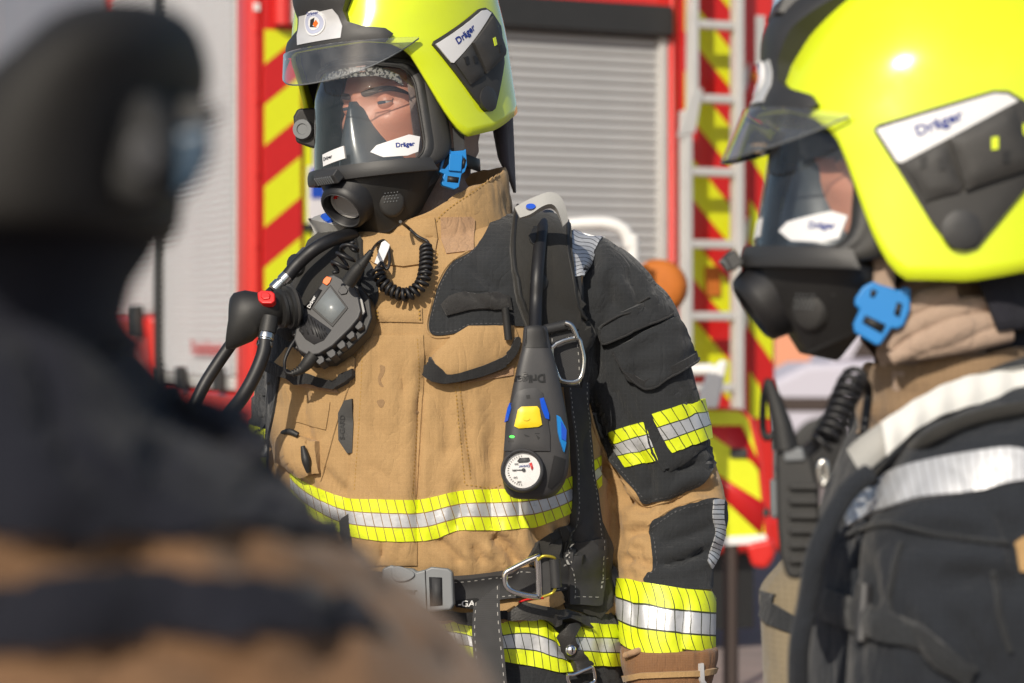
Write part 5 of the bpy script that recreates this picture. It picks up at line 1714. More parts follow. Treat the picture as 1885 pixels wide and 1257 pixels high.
seam('flap_edge', [(1100, 604), (1113, 626), (1122, 632), (1170, 608), (1225, 582)], J, M['trim_black'], jacket, r=0.0016, off=0.0135)
seam('flap_edge', [(1108, 600), (1150, 577), (1195, 552)], J, M['trim_black'], jacket, r=0.0014, off=0.0135)
seam('pleat', [(1172, 716), (1192, 760), (1212, 812), (1226, 862)], J, M['black'], jacket, r=0.004, off=0.005)
seam('pleat', [(1158, 705), (1180, 760), (1200, 830), (1222, 866)], J, M['black'], jacket, r=0.003, off=0.003)

# trousers
tr_rows = [(1100, 590, 1120, 3.34, 0.135, 0.13), (1140, 566, 1136, 3.34, 0.145, 0.14), (1200, 556, 1146, 3.34, 0.148, 0.145), (1290, 555, 1150, 3.34, 0.145, 0.15), (1400, 560, 1150, 3.34, 0.14, 0.15)]
legs = []
for s in (0, 1):
    c = (700, 1010)[s]
    legs.append(rows_loft([(1340, c - 150, c + 145, 3.34, 0.13, 0.13), (1500, c - 135, c + 130, 3.34, 0.12, 0.12), (1800, c - 112, c + 112, 3.35, 0.10, 0.10), (2150, c - 105, c + 105, 3.36, 0.095, 0.095), (2400, c - 108, c + 108, 3.36, 0.09, 0.09)], n=32))
trousers = cloth('trousers', [rows_loft(tr_rows)] + legs, M['black'], man, voxel=0.008, smooth=5, folds=[([(1010, 1140), (1035, 1190), (1060, 1225)], 12, -0.012), ([(850, 1130), (870, 1200)], 12, -0.006), ([(1110, 1140), (1105, 1230)], 10, -0.006)], amp=0.004, amp2=0.001, seed=3.1)
TV, TF = mesh_data(trousers)
T = Surf(TV, TF, YC)
band('hip_tape', [(770, 1134), (800, 1140), (850, 1148), (870, 1152)], [(790, 1180), (815, 1195), (850, 1206), (872, 1210)], T, M['tape_black'], trousers, off=0.002, step=6)
band('hip_tape', [(918, 1148), (960, 1138), (1000, 1143), (1040, 1175), (1052, 1195)], [(925, 1216), (960, 1222), (1000, 1230), (1030, 1236), (1055, 1236)], T, M['tape_black'], trousers, off=0.002, step=6)
band('hip_tape', [(1052, 1150), (1090, 1148), (1150, 1152)], [(1066, 1222), (1100, 1226), (1150, 1226)], T, M['tape_black'], trousers, off=0.002, step=6)
for s in (0, 1):
    c = P((700, 1010)[s], 2400, 3.30); c.z = 0
    hull('boot', [c + Vector((x, y, z)) for x, y, z in ((-.05, -.19, 0), (.05, -.19, 0), (-.055, -.05, 0), (.055, -.05, 0), (-.045, .10, 0), (.045, .10, 0), (-.04, -.19, .05), (.04, -.19, .05), (-.05, .10, .2), (.05, .10, .2), (-.05, -.02, .2), (.05, -.02, .2))], M['leather_black'], man, bevel=0.02)
# glove on the near hand
gr = rows_loft([(1186, 1142, 1322, 3.285, 0.070, 0.070), (1212, 1140, 1322, 3.285, 0.072, 0.07), (1250, 1150, 1312, 3.28, 0.066, 0.066), (1300, 1165, 1300, 3.275, 0.056, 0.056), (1370, 1160, 1308, 3.27, 0.045, 0.045), (1430, 1158, 1310, 3.26, 0.036, 0.036)], n=32)
fing = []
for k in range(4):
    x0 = 1176 + 38 * k
    L = (130, 150, 145, 115)[k]
    fing.append([ring_at(x0 + d, 1400 + L * t, 3.26 - 0.03 * t * t, 19 - 4 * t, 0.014, 0.014, n=14) for t, d in ((0, 0), (.35, 1), (.7, 2), (1, 3))])
fing.append([ring_at(1160 - 30 * t, 1330 + 120 * t, 3.24 - 0.02 * t, 22 - 5 * t, 0.016, 0.016, n=14) for t in (0, .4, .8, 1)])
glove = cloth('glove', [gr] + fing, M['glove'], man, voxel=0.005, smooth=3, amp=0.0015, amp2=0.0006, seed=1.3)
GV, GF = mesh_data(glove)
G = Surf(GV, GF, 3.28)
patch('glove_piping', [(1140, 1246), (1180, 1238), (1290, 1234), (1320, 1228), (1320, 1238), (1290, 1244), (1180, 1248), (1142, 1257)], G, M['tan'], glove, off=0.001, thick=0.003, step=7)
patch('glove_strip', [(1285, 1222), (1292, 1220), (1293, 1250), (1300, 1262), (1292, 1266), (1286, 1250)], G, M['silver_film'], glove, off=0.003, thick=0.002, step=5)
tube('cuff_pull', [G.hit(1150, 1205)[0] + Vector((0, -0.01, 0)), G.hit(1172, 1196)[0] + Vector((0, -0.014, 0)), G.hit(1192, 1191)[0] + Vector((0, -0.008, 0))], 0.0045, M['velcro_tan'], glove, seg=8)
# the other hand, hidden low at his right
gl2 = cloth('glove', [rows_loft([(1130, 468, 577, 3.38, 0.058, 0.058), (1200, 474, 572, 3.37, 0.05, 0.05), (1300, 472, 575, 3.35, 0.034, 0.034), (1400, 478, 568, 3.34, 0.022, 0.022)], n=24)] + [[ring_at(490 + 24 * k, 1380 + 110 * t, 3.34 - 0.03 * t * t, 15 - 3 * t, 0.012, 0.012, n=12) for t in (0, .5, 1)] for k in range(4)], M['glove'], man, voxel=0.006, smooth=3, amp=0.001, seed=2.2)

# head, hood, mask, helmet
MM = headm(768, 288, 3.335, 40, -5, 4)
build_head(man, MM, M['hood'])
mask = build_mask('breathing_mask', 'black full face breathing mask on the person in sharp focus', MM)
helmet = build_helmet('helmet', 'fluorescent yellow helmet with silver front sticker on the person in sharp focus', headm(750, 131, 3.34, 37, -8, 3), M['yellow'])
# neck curtain of the helmet
hm = bpy.data.objects[helmet.name]
rr = []
for k in range(7):
    t = k / 6
    rr.append([P(905 + 40 * t * 0.4 + (x * (34 - 10 * t)), 205 + 150 * t * (1 - 0.45 * (1 - x)), 3.36 + 0.04 * x - 0.03 * math.sin(x * 3) + 0.02 * (1 - x) * 0) for x in [j / 8 for j in range(9)]])
vv, ff = loft_data(rr, closed=False, cap=False)
inv = hm.matrix_world.inverted()
cu = mesh_obj('neck_curtain', [inv @ p for p in vv], ff, M['curtain'], hm)
sd = cu.modifiers.new('thickness', 'SOLIDIFY'); sd.thickness = 0.004
# chin strap and blue buckle, part of the helmet
hp = Plane(P(833, 310, 3.235), (0.25, -1, 0.05))
def loc(o):
    """move a part written in world axes into the helmet's axes"""
    o.matrix_parent_inverse = inv
    return o
st_ = loc(band('chin_strap', [(808, 150), (826, 190), (832, 230), (836, 278)], [(838, 150), (850, 190), (853, 230), (855, 278)], hp, M['web_plain'], hm, off=0, thick=0.002, nv=4))
bk = loc(plate('buckle', [(822, 272), (829, 280), (852, 278), (855, 275), (857, 305), (853, 318), (847, 322), (842, 346), (834, 350), (812, 343), (810, 337), (815, 322), (806, 318), (809, 300)], hp, 0.010, M['blue_clip'], hm, bevel=0.0016, front=0.010))
def sub(o):
    return o
plate('buckle_slot', [(817, 291), (824, 284), (825, 300), (816, 312), (811, 312)], hp, 0.002, M['device_dark'], bk, bevel=0, front=0.0106)
plate('buckle_slot', [(851, 291), (855, 296), (852, 310), (848, 313), (847, 298)], hp, 0.002, M['device_dark'], bk, bevel=0, front=0.0106)
plate('buckle_slot', [(821, 325), (842, 328), (840, 338), (820, 336)], hp, 0.002, M['device_dark'], bk, bevel=0, front=0.0106)
plate('buckle_bar', [(824, 285), (848, 287), (845, 318), (822, 316)], hp, 0.004, M['blue_clip'], bk, bevel=0.001, front=0.0135)
# light fixed to the far side of the mask's wearer: small round lamp
lp = empty('helmet_lamp', P(560, 240, 3.36), 'small black helmet torch with grey lens beside the mask of the person in focus', 'torch')
hull('housing', [P(x, y, Y) for x, y in ((540, 215), (548, 200), (585, 198), (595, 230), (590, 275), (572, 272), (545, 262)) for Y in (3.33, 3.40)], M['rubber'], lp, bevel=0.004)
lathe('lens', [(0.0005, 0.003), (0.007, 0.003), (0.008, 0.005), (0.0135, 0.005), (0.0145, -0.004)], P(558, 238, 3.327), (-0.25, -1, 0), M['grey_plastic'], lp)

# ------------------------------------------------------------------ breathing apparatus worn by him
ba = empty('breathing_apparatus', P(830, 1100, 3.5), 'black padded harness with grey buckle and webbing over the tan jacket', 'harness')
strapR = patch('shoulder_strap', [(946, 380), (940, 430), (937, 462), (941, 510), (949, 556), (965, 602), (990, 632), (1020, 650), (1065, 655), (1086, 618), (1080, 590), (1065, 550), (1052, 510), (1045, 470), (1045, 440), (1053, 398), (1020, 372), (975, 370)], J, M['pad'], ba, off=0.004, thick=0.008, step=8, puff=0.006, puffr=9)
seam('strap_binding', [(950, 392), (944, 440), (942, 480), (947, 520), (956, 560), (972, 602)], J, M['rubber'], strapR, r=0.0028, off=0.0150)
seam('strap_binding', [(1044, 400), (1036, 440), (1036, 475), (1043, 512), (1056, 556), (1072, 600)], J, M['rubber'], strapR, r=0.0028, off=0.0150)
for c in ((981, 452), (982, 523)):
    patch('strap_button', polar(c, 13, 15, 18), J, M['rubber'], strapR, off=0.015, thick=0.005, step=6, puff=0.002, puffr=4)
strapL = patch('shoulder_strap', [(600, 428), (650, 420), (672, 450), (672, 500), (655, 545), (600, 600), (540, 630), (515, 610), (540, 560), (560, 500), (575, 455)], J, M['pad'], ba, off=0.004, thick=0.008, step=8, puff=0.006, puffr=9)
patch('strap_button', polar((563, 502), 14, 16, 18), J, M['rubber'], strapL, off=0.016, thick=0.006, step=6, puff=0.002, puffr=4)
seam('strap_binding', [(655, 432), (664, 470), (655, 520), (620, 570)], J, M['rubber'], strapL, r=0.0028, off=0.0150)
# grey leather keepers over the hoses
def keeper(pts, w, parent):
    o = tube('hose_keeper', pts, 1.0, M['leather_grey'], parent, profile=(w, 0.0018))
    return o
s0 = [J.hit(x, y)[0] for x, y in ((958, 398), (985, 388), (1008, 384), (1030, 390), (1043, 412))]
KP = Plane(P(1000, 385, 3.175), (0.05, -1, 0.35))
kp = band('hose_keeper', [(947, 383), (968, 374), (992, 366), (1012, 361), (1030, 368), (1041, 388), (1046, 408)], [(957, 402), (976, 399), (996, 388), (1012, 383), (1022, 388), (1030, 402), (1036, 418)], KP, M['leather_grey'], ba, off=0.0, thick=0.003, nv=5, lift=lambda u, v_: 0.012 * math.sin(math.pi * u))
patch('stud', polar((976, 387), 9, 5, 14), KP, M['blue_gloss'], kp, off=0.0125, thick=0.002, step=4)
kp2 = band('hose_keeper', [(583, 436), (600, 424), (625, 416), (650, 420)], [(600, 446), (618, 446), (640, 440), (652, 432)], J, M['leather_grey'], ba, off=0.020, thick=0.003, nv=5, lift=lambda u, v_: 0.015 * (1 - u))
patch('stud', polar((622, 437), 8, 5, 14), J, M['blue_gloss'], kp2, off=0.033, thick=0.002, step=4)
tube('ring', [J.hit(942 + 8 * math.cos(R(a)), 383 + 9 * math.sin(R(a)))[0] + Vector((0, -0.012, 0)) for a in range(0, 361, 30)], 0.0025, M['rubber_grey'], ba, seg=8, res=3)
# hose down the strap
hose_pts = [J.hit(1022, 374)[0] + Vector((0, 0.0, 0.012)), J.hit(1010, 384)[0] + Vector((0, -0.022, 0.008)), J.hit(996, 430)[0] + Vector((0, -0.026, 0)), J.hit(989, 500)[0] + Vector((0, -0.026, 0)), J.hit(986, 560)[0] + Vector((0, -0.030, 0)), P(985, 612, 3.155)]
tube('gauge_hose', hose_pts, 0.0088, M['hose'], ba, seg=16)
# steel slider and ring under the strap
sl = Plane(P(1045, 640, 3.165), (0.25, -1, 0.05))
band('webbing', [(1012, 610), (1016, 660), (1028, 712)], [(1066, 606), (1072, 660), (1072, 715)], sl, M['web'], ba, off=-0.006, thick=0.002, nv=5)
tube('slider_bar', [sl.hit(1003, 607)[0], sl.hit(1043, 598)[0]], 0.007, M['matte_black'], ba, straight=True)
def loop(name, pts, r, mat, parent, surf, dy=0.0, res=4):
    q = [surf.hit(x, y)[0] + Vector((0, dy, 0)) for x, y in pts]
    q = crom(q, res, closed=True)
    return tube(name, q + [q[0]], r, mat, parent, seg=10, straight=True)
loop('steel_ring', [(1016, 640), (1060, 622), (1070, 640), (1074, 668), (1066, 698), (1040, 702), (1026, 690)], 0.0032, M['steel'], ba, sl, dy=-0.008)
tube('steel_bar', [sl.hit(1040, 594)[0] + Vector((0, -0.008, 0)), sl.hit(1052, 600)[0] + Vector((0, -0.01, 0)), sl.hit(1062, 622)[0] + Vector((0, -0.01, 0))], 0.0036, M['steel'], ba)
# long webbing down the side
JT = Surf(JV + TV, JF + [tuple(i + len(JV) for i in x) for x in TF], YC)
band('webbing', [(1036, 705), (1046, 800), (1052, 900), (1044, 1000), (1040, 1112)], [(1070, 705), (1076, 800), (1083, 880), (1099, 1000), (1097, 1117)], JT, M['web'], ba, off=0.010, thick=0.003, nv=6, step=12)
patch('webbing_fold', [(1042, 990), (1098, 992), (1097, 1118), (1041, 1114)], JT, M['web_plain'], ba, off=0.012, thick=0.0035, step=10)
for q in ([(1047, 995), (1046, 1108)], [(1093, 997), (1092, 1112)], [(1048, 1100), (1090, 1103)]):
    stitches('stitching', q, JT, M['leather_grey'], ba, w=0.7, dash=5, gap=5, off=0.0165)
# belt and buckle
belt = band('waist_belt', [(640, 1048), (700, 1052), (770, 1058), (836, 1060), (900, 1054), (960, 1045), (1030, 1034), (1110, 1020)], [(640, 1108), (700, 1112), (770, 1116), (836, 1112), (900, 1106), (960, 1100), (1030, 1088), (1110, 1070)], J, M['web'], ba, off=0.006, thick=0.004, nv=6, step=10)
patch('hip_pad', [(970, 1030), (985, 1000), (1030, 970), (1100, 955), (1125, 1010), (1130, 1110), (1100, 1135), (1040, 1120), (1020, 1060)], J, M['pad'], ba, off=0.002, thick=0.004, step=10, puff=0.004, puffr=10)
bp_ = Plane(P(770, 1085, 3.155), (-0.10, -1, 0.10))
def quadbox(name, q, th, mt, par, fr=0.0, bv=0.002, cv=0):
    return plate(name, q, bp_, th, M[mt], par, bevel=bv, seg=3, front=fr, curve=cv)
bu = quadbox('belt_buckle', [(706, 1046), (722, 1040), (740, 1044), (762, 1046), (770, 1052), (785, 1048), (796, 1043), (826, 1046), (835, 1052), (838, 1112), (832, 1122), (792, 1126), (775, 1118), (740, 1122), (716, 1118), (704, 1108)], 0.016, 'grey_plastic', ba, 0.012, 0.003)
plate('release_tongue', [(724, 1048), (736, 1042), (760, 1050), (766, 1060), (750, 1070), (728, 1068)], bp_, 0.004, M['grey_plastic'], bu, bevel=0.0015, front=0.0155, curve=3)
plate('release_tongue', [(728, 1112), (750, 1106), (768, 1112), (758, 1120), (735, 1122)], bp_, 0.004, M['grey_plastic'], bu, bevel=0.0015, front=0.0155, curve=3)
plate('slot', [(792, 1062), (816, 1063), (817, 1114), (794, 1116)], bp_, 0.002, M['device_dark'], bu, bevel=0, front=0.0126)
plate('slot_web', [(797, 1064), (813, 1065), (814, 1112), (799, 1113)], bp_, 0.001, M['web_plain'], bu, bevel=0, front=0.0132)
plate('joint_line', [(784, 1050), (786, 1050), (789, 1124), (787, 1124)], bp_, 0.001, M['device_dark'], bu, bevel=0, front=0.0125)
text('Dräger', 745, 1088, 18, bp_, M['device'], bu, ang=-3, off=0.0126)
M['ring_glint'] = plain('yellow_glint_metal', (0.45, 0.36, 0.04), rough=0.35, metal=0.6)  # colour for yellow reflections in the chrome ring
# D ring with yellow reflections, each built in as a lock
dp = Plane(P(985, 1060, 3.150), (0.1, -1, 0.0))
loop('d_ring', [(930, 1056), (944, 1046), (985, 1026), (991, 1030), (993, 1090), (986, 1097), (950, 1090), (932, 1078)], 0.0040, M['chrome'], ba, dp, dy=-0.004)
tube('d_ring_bar', [dp.hit(989, 1026)[0] + Vector((0, -.004, 0)), dp.hit(992, 1094)[0] + Vector((0, -.004, 0))], 0.0038, M['chrome'], ba, straight=True)
plate('webbing_tab', [(992, 1026), (1012, 1022), (1014, 1094), (994, 1096)], dp, 0.004, M['web_plain'], ba, bevel=0.001, front=0.004)
tube('slider_roll', [dp.hit(1020, 1028)[0] + Vector((0, -.006, 0)), dp.hit(1024, 1080)[0] + Vector((0, -.006, 0))], 0.0075, M['matte_black'], ba, straight=True, seg=10)
tube('glint_wire', [dp.hit(990, 1030)[0] + Vector((0, -.01, 0)), dp.hit(1000, 1022)[0] + Vector((0, -.012, 0)), dp.hit(1018, 1024)[0] + Vector((0, -.012, 0)), dp.hit(1022, 1030)[0] + Vector((0, -.008, 0))], 0.0020, M['ring_glint'], ba)
tube('glint_wire', [dp.hit(1000, 1097)[0] + Vector((0, -.008, 0)), dp.hit(1016, 1090)[0] + Vector((0, -.012, 0)), dp.hit(1022, 1082)[0] + Vector((0, -.008, 0))], 0.0020, M['ring_glint'], ba)
# hanging webbing end
he = band('webbing_end', [(872, 1112), (869, 1160), (872, 1210), (880, 1270), (886, 1330)], [(920, 1075), (921, 1130), (928, 1200), (934, 1270), (938, 1330)], Plane(P(900, 1170, 3.145), (0.0, -1, 0.03)), M['web'], ba, off=0, thick=0.003, nv=6, step=10)
patch('belt_label', [(838, 1106), (880, 1100), (876, 1122), (842, 1118)], J, M['trim_black'], ba, off=0.011, thick=0.001, step=8)
text('-GA', 858, 1112, 15, J, M['white_ink'], ba, ang=0, off=0.0135)
# lower belt of the trousers with leather loop and steel ring
patch('waistband', [(786, 1120), (850, 1128), (930, 1124), (940, 1136), (870, 1146), (800, 1138)], JT, M['trim_black'], trousers, off=0.006, thick=0.004, step=9)
patch('leather_flap', [(930, 1130), (960, 1108), (1000, 1118), (1060, 1130), (1075, 1150), (1084, 1158), (1040, 1146), (1000, 1140), (960, 1138), (930, 1140)], JT, M['leather_black'], trousers, off=0.012, thick=0.003, step=7, lift=lambda x, y: 0.006 * math.sin((x - 930) / 48))
patch('hem_fold', [(940, 1128), (965, 1105), (1000, 1094), (1022, 1088), (1034, 1110), (1010, 1118), (965, 1112)], JT, M['tan'], jacket, off=0.010, thick=0.003, step=7, puff=0.004)
tube('red_label_edge', [JT.hit(x, y)[0] + Vector((0, -0.016, 0)) for x, y in ((955, 1106), (970, 1101), (985, 1099), (1000, 1098))], 0.0014, M['red_button'], jacket, seg=8)  # red edge of a label, built as a thin tube
kh = patch('key_loop', [(1030, 1168), (1042, 1150), (1060, 1150), (1050, 1170), (1062, 1192), (1084, 1218), (1080, 1236), (1056, 1242), (1040, 1200)], JT, M['leather_black'], trousers, off=0.010, thick=0.004, step=6, puff=0.003)
lathe('rivet', [(0.0003, 0.0045), (0.004, 0.004), (0.0068, 0.0022), (0.0075, 0.0)], JT.hit(1050, 1193)[0] + Vector((0, -0.018, 0)), (-0.1, -1, 0.1), M['chrome'], kh, seg=20)
kr = loop('key_ring', [(1044, 1240), (1056, 1238), (1080, 1228), (1090, 1226), (1094, 1246), (1088, 1254), (1060, 1262), (1048, 1256)], 0.0026, M['chrome'], kh, JT, dy=-0.016)
# air cylinder on the back
cy = P(850, 800, 3.56)
lathe('cylinder', [(0.02, 0.30), (0.05, 0.29), (0.07, 0.25), (0.075, 0.2), (0.075, -0.2), (0.06, -0.26), (0.02, -0.28)], cy, (0, 0, 1), M['matte_black'], ba, up=(1, 0, 0))
box('back_plate', tuple(P(720, 1000, 3.485)), tuple(P(960, 480, 3.500)), M['matte_black'], ba, bevel=0.006)

# ------------------------------------------------------------------ pressure gauge unit
gz = empty('gauge_unit', P(985, 915, 3.12), 'dark grey handheld pressure gauge with yellow button hanging from the shoulder hose', 'gauge')
def gring(cy_, xl, xr, yf, yb, e=5.0, n=40):
    Y = 3.12
    o = P((xl + xr) / 2, cy_, Y)
    w = (xr - xl) / 2 / F * Y
    out = []
    for k in range(n):
        a = 2 * math.pi * k / n + math.pi / n
        c, s = math.cos(a), math.sin(a)
        x = math.copysign(abs(c) ** (2 / e), c) * w
        d = math.copysign(abs(s) ** (2 / e), s)
        out.append(o + Vector((x, (d * yb if d > 0 else d * yf) + 0.10 * x, 0.0)))
    return out
grows = [(598, 965, 1006, .010, .010, 2.6), (604, 963, 1008, .012, .012, 2.8), (640, 961, 1014, .014, .014, 3), (646, 958, 1017, .016, .016, 3.5), (690, 948, 1028, .020, .020, 4), (740, 938, 1040, .024, .022, 4.5), (790, 931, 1048, .027, .024, 4.5), (840, 926, 1050, .029, .026, 4.5), (875, 924, 1046, .030, .026, 4), (900, 927, 1034, .028, .024, 3.5), (914, 938, 1020, .022, .018, 3), (919, 950, 1006, .012, .010, 2.5)]
gb = loft('case', [gring(*r) for r in grows], M['device'], gz)
sb = gb.modifiers.new('sub', 'SUBSURF'); sb.levels = sb.render_levels = 1
gme = applied(gb)
for q in gme.polygons:
    q.use_smooth = True
gv, gf = mesh_data(gb)
GS = Surf(gv, gf, 3.1)
patch('neck_collar', [(964, 600), (1008, 600), (1014, 640), (960, 640)], GS, M['device_dark'], gb, off=0.0, thick=0.0008, step=7)
fp = patch('front_panel', [(940, 752), (952, 722), (966, 716), (986, 714), (998, 722), (1006, 760), (1012, 800), (1012, 830), (930, 830), (934, 780)], GS, M['device'], gb, off=0.0004, thick=0.0022, step=7, puff=0.0012, puffr=5)
text('Dräger', 974, 697, 21, GS, M['ink_grey'], gb, ang=4, off=0.0012, turn=True, bold=0.03)
patch('button_bed', [(944, 788), (950, 752), (958, 745), (990, 744), (998, 752), (1002, 786), (994, 794), (950, 796)], GS, M['device_dark'], gb, off=0.0022, thick=0.001, step=6)
yb = patch('button', [(948, 785), (954, 755), (960, 749), (988, 748), (992, 753), (997, 782), (990, 786), (955, 789)], GS, M['yellow_button'], gb, off=0.003, thick=0.003, step=5, puff=0.002, puffr=4)
patch('button_mark', polar((968, 771), 6, 4, 12), GS, M['yellow_button'], yb, off=0.0085, thick=0.0008, step=4)
patch('signal_light', [(934, 778), (939, 752), (942, 742), (943, 752), (938, 775)], GS, M['blue_gloss'], gb, off=0.003, thick=0.0015, step=5)
patch('signal_light', [(993, 734), (1000, 732), (1010, 762), (1010, 772), (1003, 770), (996, 752)], GS, M['blue_gloss'], gb, off=0.003, thick=0.0015, step=5)
sb_ = patch('side_button', [(1024, 764), (1030, 768), (1040, 790), (1040, 815), (1037, 832), (1030, 812), (1026, 795)], GS, M['blue_clip'], gb, off=0.001, thick=0.002, step=5)
patch('side_button_face', [(1031, 776), (1039, 792), (1038, 812), (1032, 808)], GS, M['blue_gloss'], sb_, off=0.004, thick=0.0006, step=5)
patch('signal_led', polar((944, 804), 4, 2.5, 10), GS, M['green_led'], gb, off=0.0034, thick=0.0006, step=3)
for q in ([(938, 810), (947, 810), (947, 814), (938, 814)], [(964, 799), (975, 803), (972, 805), (966, 803)], [(986, 800), (994, 806), (990, 810)], [(984, 797), (993, 797), (993, 799), (984, 799)], [(968, 728), (975, 727), (976, 734), (969, 735)]):
    patch('symbol', q, GS, M['device_dark'], gb, off=0.0036, thick=0.0003, step=4)
gh = [GS.hit(958, 866)]
gc, gn = gh[0]
gn = Vector((-0.08, -1.0, 0.10)).normalized()
gc = gc + gn * 0.010 + Vector((0.003, 0, 0))
lathe('bezel', [(0.0285, -0.016), (0.0285, -0.002), (0.0272, 0.003), (0.0255, 0.0042), (0.0238, 0.003), (0.0232, -0.003)], gc - gn * 0.004, gn, M['device'], gz, seg=40, cap=False)
dial = lathe('dial', [(0.0228, -0.003), (0.0005, -0.0026)], gc - gn * 0.004, gn, M['white'], gz, seg=40)
DF = Plane(gc - gn * 0.0062, gn)
plate('dial_band', [(952, 849), (956, 843), (974, 842), (976, 848), (972, 851), (956, 852)], DF, 0.0002, M['device'], dial, bevel=0, front=0.0006)
text('Dräger', 965, 858, 7, DF, M['logo_blue'], dial, turn=True, off=0.0007, ang=6)
for i, (x, y, s_) in enumerate(((948, 854, '350'), (944, 866, '300'), (946, 879, '250'), (953, 887, '200'))):
    text(s_, x + 3, y, 5.0, DF, M['ink'], dial, turn=True, off=0.0007)
for k in range(19):
    a = R(95 + 9.5 * k)
    c_, s_ = math.cos(a), math.sin(a)
    plate('tick', [(962 + c_ * 25 - s_ * .5, 866 - s_ * 25 - c_ * .5), (962 + c_ * 28 - s_ * .5, 866 - s_ * 28 - c_ * .5), (962 + c_ * 28 + s_ * .5, 866 - s_ * 28 + c_ * .5), (962 + c_ * 25 + s_ * .5, 866 - s_ * 25 + c_ * .5)], DF, 0.0001, M['ink'], dial, bevel=0, front=0.0006)
plate('red_zone', [(974, 853), (979, 851), (982, 862), (979, 866)], DF, 0.0002, M['red_button'], dial, bevel=0, front=0.0007)
ned = plate('needle', [(943, 864.6), (964, 864), (964, 866), (943, 865.6)], DF, 0.0003, M['ink'], dial, bevel=0, front=0.0014)
plate('needle_hub', polar((964, 865), 3.4, 3.4, 14), DF, 0.0008, M['ink'], dial, bevel=0, front=0.002)
lathe('glass', [(0.0226, 0.001), (0.012, 0.0018), (0.0004, 0.002)], gc - gn * 0.004, gn, M['gauge_glass'], gz, seg=32)
patch('side_vent', [(1020, 838), (1040, 845), (1034, 880), (1014, 900), (1008, 896), (1014, 866)], GS, M['device_dark'], gb, off=0.0006, thick=0.0006, step=6)

# ------------------------------------------------------------------ demand valve with its hoses
dv = empty('demand_valve', P(480, 640, 3.16), 'black rubber demand valve with red button and hoses hanging at the chest', 'demand valve')
rings = []
for (x, y, rx, ry, Y, tl) in ((424, 588, 6, 40, 3.16, .0), (428, 585, 12, 46, 3.155, .05), (446, 582, 14, 48, 3.15, .1), (470, 578, 14, 40, 3.15, .1), (490, 572, 14, 34, 3.155, .1), (508, 568, 14, 31, 3.16, .1), (524, 566, 14, 31, 3.165, .1)):
    ring = []
    for k in range(32):
        a = 2 * math.pi * k / 32
        c_, s_ = math.cos(a), math.sin(a)
        yy = ry * s_
        if s_ < 0 and x < 500:
            yy *= 1.25 if x < 475 else 1.05
        ring.append(P(x + (yy * tl) + (-14 if s_ < 0 and x < 460 else 0) * s_ * -1 * 0.6, y - yy, Y) + Vector((0, -c_ * min(ry, 36) / F * Y * 0.92, 0)))
    rings.append(ring)
loft('valve_body', rings, M['rubber'], dv)
ax_ = (P(560, 560, 3.18) - P(500, 570, 3.16)).normalized()
lathe('coupling', [(0.020, -0.012), (0.0265, -0.010), (0.0265, -0.006), (0.0235, -0.004), (0.0235, 0.0), (0.0285, 0.001), (0.0285, 0.006), (0.025, 0.008), (0.024, 0.012), (0.021, 0.016), (0.012, 0.018)], P(527, 566, 3.165), ax_, M['rubber'], dv)
lathe('coupling_ring', [(0.0268, -0.001), (0.0292, 0.000), (0.0292, 0.0022), (0.0268, 0.0034)], P(536, 563, 3.166), ax_, M['rubber_grey'], dv, cap=False)
bpnt = P(490, 546, 3.130)
BP = Plane(bpnt, (-0.1, -1, 0.55))
rb = plate('red_button', [(473, 538), (482, 533), (500, 535), (506, 540), (506, 553), (500, 558), (482, 558), (475, 552)], BP, 0.012, M['red_button'], dv, bevel=0.002, seg=3, front=0.0)
plate('button_pad', [(481, 539), (494, 539), (498, 543), (497, 551), (485, 552), (480, 547)], BP, 0.004, M['red_button'], rb, bevel=0.0015, front=0.0022)
tube('hose_spigot', [P(497, 583, 3.14), P(492, 612, 3.135)], 0.0115, M['rubber'], dv, straight=True)
lathe('hose_clamp', [(0.0100, 0.0), (0.0108, 0.002), (0.0108, 0.008), (0.0096, 0.009), (0.0096, 0.012), (0.0108, 0.013), (0.0108, 0.018), (0.009, 0.02)], P(491, 612, 3.135), (P(486, 640, 3.13) - P(491, 612, 3.135)), M['steel'], dv)
tube('hose', [P(488, 626, 3.13), P(484, 652, 3.125), P(468, 692, 3.12), P(444, 734, 3.12), P(412, 775, 3.14), P(385, 830, 3.2), P(400, 920, 3.3), P(455, 1010, 3.38), P(540, 1050, 3.42)], 0.0092, M['hose'], dv, seg=14)
hs = empty('air_hose', P(500, 520, 3.2), 'black air hose with steel fitting running over the shoulder to the demand valve', 'hose')
tube('hose', [P(650, 432, 3.24), P(615, 440, 3.205), P(580, 458, 3.19), P(548, 486, 3.19), P(528, 510, 3.185)], 0.0092, M['hose'], hs, seg=14)
lathe('fitting', [(0.008, 0.0), (0.0095, 0.001), (0.0095, 0.010), (0.0082, 0.011), (0.0082, 0.014), (0.0096, 0.015), (0.0096, 0.026), (0.007, 0.028)], P(530, 508, 3.185), P(508, 530, 3.18) - P(530, 508, 3.185), M['steel'], hs)
tube('hose', [P(506, 534, 3.185), P(470, 570, 3.20), P(435, 620, 3.20), P(400, 670, 3.19), P(370, 720, 3.18), P(345, 785, 3.18), P(335, 870, 3.25), P(370, 980, 3.36), P(470, 1060, 3.44), P(560, 1080, 3.46)], 0.0085, M['hose'], hs, seg=14)

